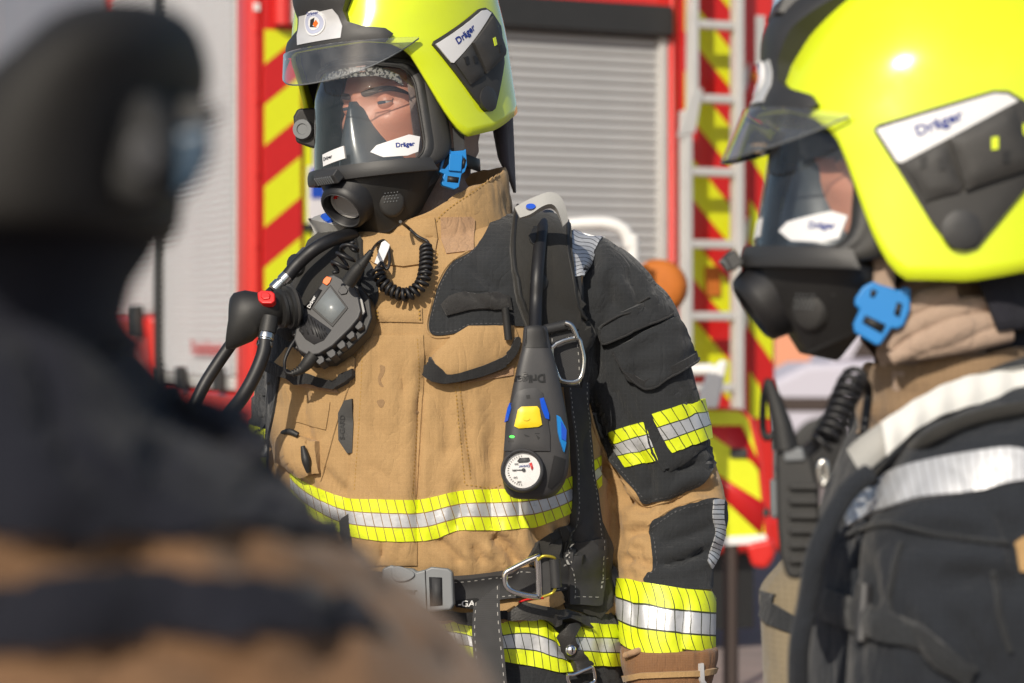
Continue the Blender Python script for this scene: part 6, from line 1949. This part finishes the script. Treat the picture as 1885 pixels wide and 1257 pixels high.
# ------------------------------------------------------------------ radio speaker microphone
RP_ = Plane(P(605, 590, 3.162), (-0.28, -1, 0.35))
rm = empty('speaker_microphone', P(600, 640, 3.15), 'dark grey radio speaker microphone with square screen clipped to the tan chest', 'radio microphone')
case = [(598, 520), (608, 510), (618, 508), (640, 520), (656, 530), (662, 545), (668, 575), (664, 588), (648, 608), (615, 640), (590, 655), (570, 658), (552, 648), (544, 628), (548, 606), (560, 588), (562, 575)]
cs = plate('case', case, RP_, 0.018, M['device'], rm, bevel=0.0025, seg=3, front=0.008)
back = [(596, 525), (620, 510), (660, 522), (676, 545), (680, 580), (670, 606), (640, 636), (606, 660), (566, 664), (545, 645), (544, 615), (560, 580)]
plate('back_case', back, RP_, 0.024, M['device_dark'], rm, bevel=0.003, front=-0.010)
plate('screen_rim', [(612, 528), (645, 571), (616, 606), (578, 572)], RP_, 0.002, M['device_dark'], cs, bevel=0.0006, front=0.0092)
plate('screen', [(612, 533), (640, 570), (615, 600), (582, 570)], RP_, 0.001, M['screen'], cs, bevel=0, front=0.0098)
plate('call_button', [(600, 519), (606, 513), (615, 516), (611, 525), (606, 530), (598, 525)], RP_, 0.003, M['orange'], cs, bevel=0.0008, front=0.0105)
plate('nameplate', [(590, 535), (597, 538), (575, 575), (563, 570)], RP_, 0.001, M['device_dark'], cs, bevel=0, front=0.0088)
text('Dräger', 578, 560, 8.5, RP_, M['white_ink'], cs, ang=62, off=0.0094)
# speaker grille slots
gp = plate('grille_panel', [(572, 581), (614, 611), (600, 630), (582, 638), (566, 628), (554, 612), (560, 592)], RP_, 0.001, M['device'], cs, bevel=0, front=0.0086)
for k in range(8):
    x0, y0 = 556 + 6.3 * k, 610 - 4.2 * min(k, 4) + 1.0 * max(0, k - 4) * 2
    L = (14, 24, 32, 36, 34, 28, 20, 12)[k]
    y0 = (606, 596, 588, 588, 594, 600, 604, 608)[k]
    dx = L * 0.36
    plate('grille_slot', [(x0, y0), (x0 + 2.2, y0 - .6), (x0 + dx + 2.2, y0 + L - .6), (x0 + dx, y0 + L)], RP_, 0.0006, M['device_dark'], cs, bevel=0, front=0.0092)
plate('clip_tab', [(626, 540), (636, 527), (645, 538), (642, 545), (632, 547)], RP_, 0.002, M['device'], cs, bevel=0.0008, front=0.0105)
plate('side_key', [(661, 545), (667, 552), (672, 574), (667, 580), (664, 572)], RP_, 0.004, M['leather_grey'], cs, bevel=0.0008, front=0.001)
for (x, y) in ((656, 598), (641, 616), (624, 634), (606, 650), (585, 662)):
    plate('grip_lug', [(x - 8, y - 3), (x + 3, y - 13), (x + 12, y - 3), (x + 12, y + 4), (x + 3, y + 10), (x - 2, y + 6)], RP_, 0.022, M['device'], rm, bevel=0.0014, front=0.001)
for (x, y) in ((551, 590), (543, 612), (546, 636)):
    plate('grip_lug', [(x - 6, y - 4), (x + 4, y - 6), (x + 4, y + 6), (x - 6, y + 5)], RP_, 0.014, M['device'], rm, bevel=0.0014, front=0.0)
tube('cable_boot', [P(640, 522, 3.14), P(655, 500, 3.135), P(668, 484, 3.13), P(684, 462, 3.125)], [0.0095, 0.009, 0.0062, 0.0035], M['rubber'], rm)
for k in range(5):
    a, b = P(664 + 4 * k, 489 - 5 * k, 3.131), P(668 + 4 * k, 484 - 5 * k, 3.13)
    lathe('boot_ring', [(0.005 - .0004 * k, 0), (0.0072 - .0006 * k, 0.0005), (0.0072 - .0006 * k, 0.002), (0.005 - .0004 * k, 0.0025)], a, b - a, M['rubber'], rm, seg=14)
tube('cable_boot', [P(578, 652, 3.15), P(566, 668, 3.15), P(552, 682, 3.15), P(536, 688, 3.15)], [0.009, 0.0085, 0.0055, 0.003], M['rubber'], rm)
for k in range(4):
    a, b = P(556 - 5 * k, 679 + 2.5 * k, 3.15), P(551 - 5 * k, 682 + 2 * k, 3.15)
    lathe('boot_ring', [(0.004, 0), (0.0068 - .0006 * k, 0.0005), (0.0068 - .0006 * k, 0.002), (0.004, 0.0025)], a, b - a, M['rubber'], rm, seg=14)
tube('cable', [P(538, 688, 3.15), P(526, 684, 3.15), P(524, 664, 3.15), P(534, 640, 3.155), P(546, 622, 3.16)], 0.0022, M['hose'], rm, seg=8)
# coiled lead, white cord clip
cd = empty('coiled_lead', P(745, 540, 3.15), 'black coiled cord looping from the mask across the tan collar', 'cord')
Pf = lambda x, y, d=0.022: JC.hit(x, y)[0] + Vector((0, -d, 0))
tube('lead', [P(737, 408, 3.17), Pf(752, 420), Pf(770, 436), Pf(788, 446), Pf(788, 456)], 0.0022, M['hose'], cd, seg=8)
coil('coil', [Pf(786, 450), Pf(785, 490), Pf(776, 525), Pf(750, 543), Pf(722, 535), Pf(703, 515), Pf(697, 492)], 0.0075, 21, 0.0027, M['hose'], cd)
tube('lead', [Pf(697, 494), Pf(704, 484), Pf(714, 496), Pf(719, 480), Pf(716, 455), Pf(707, 444), Pf(694, 452), P(684, 463, 3.125)], 0.0022, M['hose'], cd, seg=8)
ck = Plane(Pf(705, 465, 0.026), (0, -1, 0.1))
plate('cord_clip', [(702, 446), (709, 442), (718, 450), (716, 458), (702, 490), (689, 484)], ck, 0.004, M['white'], cd, bevel=0.001)
cd2 = empty('spiral_cable', P(630, 480, 3.17), 'thin black spiral cable on the shoulder strap beside the radio microphone', 'cable')
coil('coil', [P(652, 446, 3.15), P(640, 468, 3.14), P(626, 485, 3.14), P(614, 502, 3.14)], 0.012, 4, 0.0026, M['hose'], cd2)
# ------------------------------------------------------------------ the person in profile at the right
b_ = P(1760, 900, 2.25); b_.z = 0
pr = empty('person', b_, 'person in black jacket seen in profile, pale strap and silver band on the shoulder', 'person', 'firefighters')
rows = [(630, 1690, 1990, 2.26, 0.07, 0.08), (660, 1650, 2060, 2.26, 0.14, 0.12), (700, 1612, 2090, 2.26, 0.175, 0.15), (760, 1580, 2100, 2.26, 0.19, 0.17), (850, 1545, 2090, 2.26, 0.20, 0.20), (950, 1510, 2110, 2.26, 0.205, 0.21), (1050, 1492, 2120, 2.26, 0.20, 0.21), (1150, 1478, 2110, 2.26, 0.19, 0.2), (1260, 1468, 2100, 2.26, 0.18, 0.19), (1500, 1470, 2090, 2.26, 0.17, 0.18), (1700, 1480, 2090, 2.26, 0.17, 0.18)]
arm = [(690, 1800, 2040, 2.12, 0.05, 0.08), (740, 1730, 2060, 2.10, 0.07, 0.09), (800, 1670, 2060, 2.07, 0.08, 0.09), (900, 1625, 2030, 2.05, 0.085, 0.09), (1000, 1590, 2020, 2.04, 0.085, 0.09), (1150, 1566, 1990, 2.03, 0.085, 0.085), (1300, 1550, 1950, 2.03, 0.08, 0.08), (1500, 1540, 1900, 2.03, 0.075, 0.075)]
far_arm = [(860, 1560, 1760, 2.45, 0.06, 0.06), (960, 1490, 1700, 2.46, 0.065, 0.065), (1040, 1432, 1620, 2.46, 0.065, 0.065), (1080, 1398, 1580, 2.46, 0.065, 0.065), (1140, 1400, 1560, 2.45, 0.062, 0.062), (1260, 1405, 1540, 2.42, 0.06, 0.06), (1400, 1410, 1530, 2.4, 0.055, 0.055)]
folds_r = [([(1640, 1000), (1720, 985), (1830, 1000)], 22, -0.008), ([(1720, 1080), (1800, 1060), (1880, 1090)], 22, -0.008), ([(1590, 1010), (1600, 1100), (1585, 1200)], 18, -0.007), ([(1760, 1130), (1800, 1200), (1820, 1257)], 18, -0.008), ([(1640, 1120), (1690, 1180), (1720, 1257)], 20, -0.008), ([(1840, 940), (1870, 1010), (1880, 1100)], 16, -0.008), ([(1550, 960), (1560, 1020)], 16, -0.006)]
jr = cloth('jacket', [rows_loft(rows, e=2.2), rows_loft(arm, e=2.1, n=32)], M['right_navy'], pr, voxel=0.007, smooth=6, folds=folds_r, amp=0.004, amp2=0.0012, seed=5.5)
JRV, JRF = mesh_data(jr)
JR = Surf(JRV, JRF, 2.1)
fa = cloth('sleeve', [rows_loft(far_arm, e=2.1, n=28)], M['khaki'], pr, voxel=0.008, smooth=3, amp=0.003, seed=6.1)
FV, FF = mesh_data(fa)
FA = Surf(FV, FF, 2.4)
patch('sleeve_band', [(1380, 1085), (1392, 1080), (1420, 1108), (1470, 1138), (1540, 1160), (1540, 1196), (1468, 1172), (1415, 1148), (1382, 1110)], FA, M['black'], fa, off=0.001, thick=0.003, step=10)
# far hand in a glove
gR = cloth('glove', [rows_loft([(1380, 1408, 1532, 2.40, 0.056, 0.056), (1480, 1412, 1522, 2.38, 0.04, 0.04), (1580, 1408, 1526, 2.37, 0.026, 0.026)], n=24)] + [[ring_at(1424 + 28 * k, 1560 + 120 * t, 2.37, 18 - 4 * t, 0.012, 0.012, n=12) for t in (0, .5, 1)] for k in range(4)] + [[ring_at(1408 - 24 * t, 1470 + 100 * t, 2.36, 18 - 4 * t, 0.012, 0.012, n=12) for t in (0, .5, 1)]], M['glove'], pr, voxel=0.006, smooth=3, amp=0.001, seed=7)
# collar
cr = []
for (cx_, cy_, hw, dd) in ((1765, 775, 190, 0.0), (1758, 735, 172, 0.0), (1752, 690, 160, 0.0), (1750, 650, 158, 0.0), (1752, 650, 148, 0)):
    r = ring_at(cx_, cy_, 2.22, hw, 0.105, 0.10, e=2.1, n=48)
    o = P(cx_, cy_, 2.22)
    cr.append([p + Vector((0, 0, (p.x - o.x) * 0.13 + 0.002 * math.sin(p.x * 120 + p.z * 90))) for p in r])
cr.append([p + Vector((0, 0, -0.05)) for p in cr[-1]])
v, f = loft_data(cr, cap=False)
kc = mesh_obj('collar', v, f, M['tan_dark'], pr)
sb = kc.modifiers.new('sub', 'SUBSURF'); sb.levels = sb.render_levels = 2
cme = applied(kc)
for vt in cme.vertices:
    p = vt.co
    vt.co = p + vt.normal * (0.008 * noise.noise(Vector((p.x * 9, p.y * 9, p.z * 55))) + 0.002 * noise.noise(p * 50))
for q in cme.polygons:
    q.use_smooth = True
loft('neck_scarf', [ring_at(1765, y, 2.21, hw, 0.075, 0.08, n=32, tilt=0.05) for y, hw in ((668, 140), (640, 132), (622, 128), (610, 118), (606, 100))], M['navy'], pr)
# bunched hood cloth above the collar
for q, r_ in (([(1636, 640), (1668, 606), (1715, 584), (1775, 566), (1840, 556)], 0.010), ([(1640, 662), (1690, 634), (1745, 612), (1800, 596), (1850, 590)], 0.012), ([(1630, 612), (1655, 580), (1700, 556), (1760, 540)], 0.009), ([(1668, 656), (1730, 640), (1800, 622), (1860, 612)], 0.009)):
    tube('hood_fold', [P(x, y, 2.105 + 0.00006 * abs(x - 1745)) for x, y in q], [r_ * 0.5, r_, r_ * 1.25, r_, r_ * 0.5][:len(q)], M['hood_tan'], pr, seg=12)
# bands
band('shoulder_band', [(1560, 950), (1591, 906), (1644, 870), (1722, 847), (1800, 834), (1853, 827), (1900, 834), (1960, 850), (2020, 872)], [(1566, 968), (1600, 950), (1644, 933), (1696, 918), (1800, 905), (1853, 890), (1900, 885), (1960, 895), (2020, 915)], JR, M['silver_cross'], jr, off=0.002, thick=0.002, nv=6, step=9)
tube('pen', [JR.hit(1588, 1074)[0] + Vector((0, -0.012, 0)), JR.hit(1582, 1178)[0] + Vector((0, -0.012, 0))], 0.0062, M['device'], jr, straight=True, seg=14)
patch('pocket_flap', [(1500, 1100), (1530, 1085), (1700, 1150), (1790, 1230), (1780, 1262), (1690, 1200), (1520, 1140)], JR, M['black'], jr, off=0.002, thick=0.005, step=12, puff=0.004)
seam('sleeve_seam', [(1560, 985), (1640, 965), (1740, 985), (1850, 1000)], JR, M['black'], jr, r=0.0025, off=0.002)
seam('sleeve_seam', [(1660, 1000), (1640, 1080), (1640, 1140)], JR, M['black'], jr, r=0.0025, off=0.002)
seam('sleeve_seam', [(1830, 1050), (1840, 1130), (1860, 1200)], JR, M['black'], jr, r=0.0025, off=0.002)
patch('elbow_panel', [(1868, 1000), (1890, 985), (1920, 1000), (1920, 1060), (1880, 1050)], JR, M['tan'], jr, off=0.001, thick=0.003, step=12)
lgs = []
for k, (c, Y) in enumerate(((1760, 2.17), (1800, 2.38))):
    lgs.append(rows_loft([(1640, c - 230, c + 230, Y, 0.10, 0.10), (2000, c - 200, c + 200, Y, 0.09, 0.09), (2600, c - 160, c + 160, Y, 0.08, 0.08), (3250, c - 150, c + 150, Y, 0.075, 0.075)], n=24))
cloth('trousers', lgs + [rows_loft([(1560, 1490, 2080, 2.26, 0.16, 0.17), (1700, 1490, 2090, 2.26, 0.17, 0.18), (1800, 1530, 2060, 2.26, 0.15, 0.15)])], M['black'], pr, voxel=0.012, smooth=3, amp=0.004, seed=8)
for (c, Y) in ((1740, 2.17), (1780, 2.38)):
    q = P(c, 3200, Y); q.z = 0
    hull('boot', [q + Vector((x, y, z)) for x, y, z in ((-.19, -.05, 0), (-.19, .05, 0), (.10, -.045, 0), (.10, .045, 0), (-.19, -.04, .05), (-.19, .04, .05), (.10, -.05, .22), (.10, .05, .22), (-.03, -.05, .22), (-.03, .05, .22))], M['leather_black'], pr, bevel=0.02)
MR = headm(1714, 454, 2.2, 88, 3)
build_head(pr, MR, M['hood_tan'])
def twin(src, matrix, label):
    c = copy_tree(src)
    c.matrix_world = matrix
    c['label'] = label
    return c
mask2 = twin(mask, MR, 'black full face breathing mask worn in profile at the right edge of the picture')
helmet2 = None
def clone_helmet(src, matrix, label):
    c = src.copy(); C.link(c); c.matrix_world = matrix; c['label'] = label; ROOTS[c.name] = Matrix.Identity(4)
    for ch in list(src.children):
        if ch.name.split('.')[0] in ('neck_curtain', 'chin_strap', 'buckle'):
            continue
        copy_tree(ch, c)
    return c
helmet2 = clone_helmet(helmet, headm(*RH), 'fluorescent yellow helmet seen from its side with dark side plate at the right')
inv = helmet2.matrix_world.inverted()
hp = Plane(P(1625, 580, 2.105), (-0.1, -1, 0.0))
loc(band('chin_strap', [(1606, 430), (1608, 480), (1606, 525)], [(1640, 430), (1645, 490), (1648, 540)], hp, M['hood_tan'], helmet2, off=-0.006, thick=0.002, nv=4))
bk = loc(plate('buckle', [(1574, 548), (1588, 528), (1606, 518), (1618, 524), (1640, 530), (1654, 536), (1662, 528), (1675, 530), (1674, 570), (1662, 600), (1650, 606), (1640, 604), (1620, 634), (1612, 636), (1572, 612), (1570, 596), (1582, 570), (1572, 562)], hp, 0.014, M['blue_clip'], helmet2, bevel=0.0022, front=0.010))
plate('buckle_slot', [(1592, 580), (1630, 598), (1622, 614), (1586, 594)], hp, 0.002, M['device_dark'], bk, bevel=0, front=0.0108)
plate('buckle_slot', [(1650, 556), (1660, 560), (1654, 585), (1644, 578)], hp, 0.002, M['device_dark'], bk, bevel=0, front=0.0108)
plate('buckle_slot', [(1603, 532), (1614, 536), (1608, 548), (1600, 546)], hp, 0.002, M['device_dark'], bk, bevel=0, front=0.0108)
rr = []
for k in range(6):
    t = k / 5
    rr.append([P(1790 + 45 * t + x * 130, 492 + 118 * t - 12 * x, 2.10 + 0.10 * x * x) for x in [j / 7 for j in range(8)]])
vv, ff = loft_data(rr, closed=False, cap=False)
cu2 = loc(mesh_obj('neck_curtain', vv, ff, M['navy'], helmet2))
sd = cu2.modifiers.new('thickness', 'SOLIDIFY'); sd.thickness = 0.005
# harness
hr = empty('breathing_apparatus', P(1760, 1100, 2.3), 'pale grey padded shoulder strap and black hose on the profile person', 'harness')
SP = Plane(P(1700, 760, 2.06), (-0.35, -1, 0.25))
band('shoulder_strap', [(1560, 828), (1590, 802), (1640, 768)], [(1588, 876), (1606, 862), (1648, 826)], SP, M['leather_grey'], hr, off=0.0, thick=0.004, nv=6, step=9, puff=0.004)  # shaded end of the pale strap, its shade given as darker grey
M['strap_white'] = plain('white_strap_cloth', (0.62, 0.62, 0.60), rough=0.7, var=0.1, scale=20, bump=0.4, bscale=400)
SP2 = Plane(P(1700, 760, 2.055), (-0.12, -1, 0.4))
band('strap_cover', [(1622, 780), (1696, 731), (1774, 694), (1885, 672), (1960, 668)], [(1632, 842), (1696, 786), (1774, 750), (1885, 726), (1960, 720)], SP2, M['strap_white'], hr, off=0.0, thick=0.004, nv=6, step=9, lift=lambda u, v_: 0.003 * math.sin(math.pi * v_) - 0.02 * u * u + 0.0015 * math.sin(u * 40))
tube('strap_edge', [JR.hit(x, y)[0] + Vector((0, -0.02, 0)) for x, y in ((1596, 884), (1640, 850), (1700, 806), (1780, 770), (1885, 748), (1950, 742))], 0.006, M['pad'], hr, seg=12)
tube('air_hose', [P(1600, 872, 2.02), P(1560, 905, 2.01), P(1525, 965, 2.0), P(1500, 1030, 2.0), P(1486, 1110, 2.01), P(1470, 1200, 2.02), P(1470, 1330, 2.05)], 0.0090, M['right_navy'], hr, seg=14)
loop('strap_ring', [(1508, 860), (1518, 850), (1522, 880), (1512, 892)], 0.003, M['steel'], hr, Plane(P(1515, 870, 2.02), (0, -1, 0)))
# his radio microphone
rp = empty('speaker_microphone', P(1460, 1070, 2.06), 'dark ribbed radio microphone seen edge-on at the chest of the profile person', 'radio microphone')
Q = Plane(P(1465, 950, 2.03), (-0.1, -1, 0.05))
qc = plate('case', [(1428, 832), (1440, 820), (1482, 822), (1496, 850), (1508, 900), (1508, 980), (1496, 1040), (1470, 1068), (1448, 1062), (1436, 1020), (1430, 940)], Q, 0.045, M['rubber'], rp, bevel=0.006, seg=3, front=0.006)
plate('top_key', [(1440, 822), (1478, 824), (1482, 848), (1444, 850)], Q, 0.006, M['grey_plastic'], qc, bevel=0.002, front=0.010)
for k in range(6):
    y = 890 + 27 * k
    plate('grip_rib', [(1450, y), (1506, y), (1507, y + 12), (1452, y + 12)], Q, 0.008, M['rubber'], qc, bevel=0.002, front=0.012)
plate('front_plate', [(1418, 880), (1432, 884), (1434, 952), (1420, 958)], Q, 0.035, M['grey_plastic'], qc, bevel=0.003, front=0.0)
plate('clip_screw', [(1404, 940), (1409, 934), (1416, 938), (1418, 946), (1412, 952), (1404, 950)], Q, 0.01, M['device_dark'], qc, bevel=0.001, front=0.006)
tube('cable_boot', [P(1446, 826, 2.03), P(1438, 780, 2.03), P(1424, 730, 2.03), P(1414, 700, 2.03)], [0.011, 0.009, 0.006, 0.0045], M['rubber'], rp)
tube('cable', [P(1414, 700, 2.03), P(1406, 730, 2.04), P(1404, 780, 2.05), P(1410, 805, 2.05), P(1424, 800, 2.05)], 0.0032, M['hose'], rp, seg=8)
c3 = empty('coiled_lead', P(1545, 760, 2.1), 'thick black coiled cord rising beside the collar of the profile person', 'cord')
coil('coil', [P(1496, 822, 2.05), P(1520, 806, 2.05), P(1540, 770, 2.06), P(1556, 730, 2.07), P(1570, 702, 2.08), P(1582, 698, 2.09)], 0.0100, 11, 0.0030, M['hose'], c3)
tube('lead', [P(1496, 822, 2.05), P(1484, 832, 2.04), P(1470, 840, 2.04)], 0.006, M['hose'], c3, seg=10)
tube('lead', [P(1582, 698, 2.09), P(1596, 708, 2.1), P(1598, 730, 2.11), P(1590, 800, 2.1)], 0.004, M['hose'], c3, seg=10)
# ------------------------------------------------------------------ the blurred person close to the camera at the left
YL = 0.9372
b_ = P(100, 900, YL); b_.z = 0
plf = empty('person', b_, 'blurred person close by with back turned, dark shoulder and brown jacket with black band', 'person', 'firefighters')
rows = [(560, -190, 190, 0.9636, 0.07, 0.08), (620, -230, 215, 0.9636, 0.09, 0.10), (705, -300, 285, 0.9636, 0.12, 0.13), (795, -400, 350, 0.9636, 0.14, 0.15), (832, -440, 450, 0.9636, 0.15, 0.15), (868, -470, 498, 0.9636, 0.15, 0.16), (940, -510, 565, 0.9636, 0.155, 0.16), (1000, -530, 640, 0.9636, 0.155, 0.16), (1060, -540, 712, 0.9636, 0.155, 0.16), (1130, -550, 785, 0.9636, 0.155, 0.16), (1220, -550, 862, 0.9636, 0.155, 0.16), (1310, -550, 920, 0.9636, 0.15, 0.16), (1600, -540, 960, 0.9636, 0.15, 0.16), (2300, -420, 840, 0.9636, 0.14, 0.15)]
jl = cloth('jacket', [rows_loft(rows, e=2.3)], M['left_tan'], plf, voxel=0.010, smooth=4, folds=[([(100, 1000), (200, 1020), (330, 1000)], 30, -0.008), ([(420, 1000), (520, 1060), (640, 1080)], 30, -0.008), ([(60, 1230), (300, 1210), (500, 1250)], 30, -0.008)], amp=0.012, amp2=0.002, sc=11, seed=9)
LV, LF = mesh_data(jl)
L_ = Surf(LV, LF, 1.4)
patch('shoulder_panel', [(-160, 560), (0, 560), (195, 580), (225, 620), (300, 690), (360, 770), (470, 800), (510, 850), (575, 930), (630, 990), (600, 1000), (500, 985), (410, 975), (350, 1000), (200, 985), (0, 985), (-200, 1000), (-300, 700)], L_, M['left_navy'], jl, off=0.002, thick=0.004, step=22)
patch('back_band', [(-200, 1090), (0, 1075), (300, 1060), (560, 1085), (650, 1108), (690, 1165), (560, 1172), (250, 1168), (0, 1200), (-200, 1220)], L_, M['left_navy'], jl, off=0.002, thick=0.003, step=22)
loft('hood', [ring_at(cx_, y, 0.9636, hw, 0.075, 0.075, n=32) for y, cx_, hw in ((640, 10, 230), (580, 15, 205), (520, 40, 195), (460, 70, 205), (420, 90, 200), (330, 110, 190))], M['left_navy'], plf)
lgs = [rows_loft([(2150, c - 300, c + 300, 0.9636, 0.11, 0.11), (3000, c - 250, c + 250, 0.9636, 0.095, 0.095), (4850, c - 220, c + 220, 0.9636, 0.085, 0.085)], n=24) for c in (-60, 480)]
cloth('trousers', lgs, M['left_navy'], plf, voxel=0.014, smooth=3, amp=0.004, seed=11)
for c in (-60, 480):
    q = P(c, 4800, 0.9900); q.z = 0
    hull('boot', [q + Vector((x, y, z)) for x, y, z in ((-.05, -.10, 0), (.05, -.10, 0), (-.05, .18, 0), (.05, .18, 0), (-.05, -.10, .22), (.05, -.10, .22), (-.05, .03, .22), (.05, .03, .22), (-.04, .18, .05), (.04, .18, .05))], M['leather_black'], plf, bevel=0.02)
# dark helmet with turned-down side
hl = empty('helmet', P(150, 430, YL), 'blurred dark helmet with smoky blue visor close to the camera at the left edge', 'helmet', 'firefighter helmets')
hrw = [(22, 215, 300, 0.9372, 0.03, 0.03), (34, 165, 345, 0.9372, 0.055, 0.05), (70, 115, 366, 0.9372, 0.085, 0.08), (130, 60, 372, 0.9372, 0.105, 0.10), (200, -15, 352, 0.9372, 0.112, 0.11), (300, -75, 330, 0.9372, 0.114, 0.11), (400, -100, 318, 0.9372, 0.112, 0.11), (436, -100, 300, 0.9372, 0.108, 0.105)]
loft('shell', rows_loft(hrw, e=2.2), plain('shade_toned_helmet_paint', (0.007, 0.006, 0.005), rough=0.75), hl)  # black paint darkened further in place of shade on this helmet
hull('brim', [P(x, y, Y) for x, y in ((300, 180), (372, 180), (408, 202), (400, 232), (330, 240)) for Y in (0.8844, 0.9504)], M['matte_black'], hl, bevel=0.006)
lpn = Plane(P(260, 270, 0.8580), (0.25, -1, 0.0))
plate('side_plate', polar((255, 270), 78, 110, 28), lpn, 0.03, M['rubber'], hl, bevel=0.006, front=0.0)
plate('side_disc', polar((265, 285), 36, 44, 24), lpn, 0.006, M['device'], hl, bevel=0.002, front=0.006)
hull('visor', [P(x, y, Y) for x, y in ((318, 238), (388, 226), (392, 285), (358, 352), (322, 366)) for Y in (0.8646, 0.9240)], plain('smoky_blue_visor', (0.02, 0.05, 0.09), rough=0.25), hl, bevel=0.006)

patch('shoulder_tab', [(300, 760), (350, 745), (470, 800), (500, 850), (470, 870), (380, 830)], L_, M['left_navy'], jl, off=0.006, thick=0.006, step=18, puff=0.006)
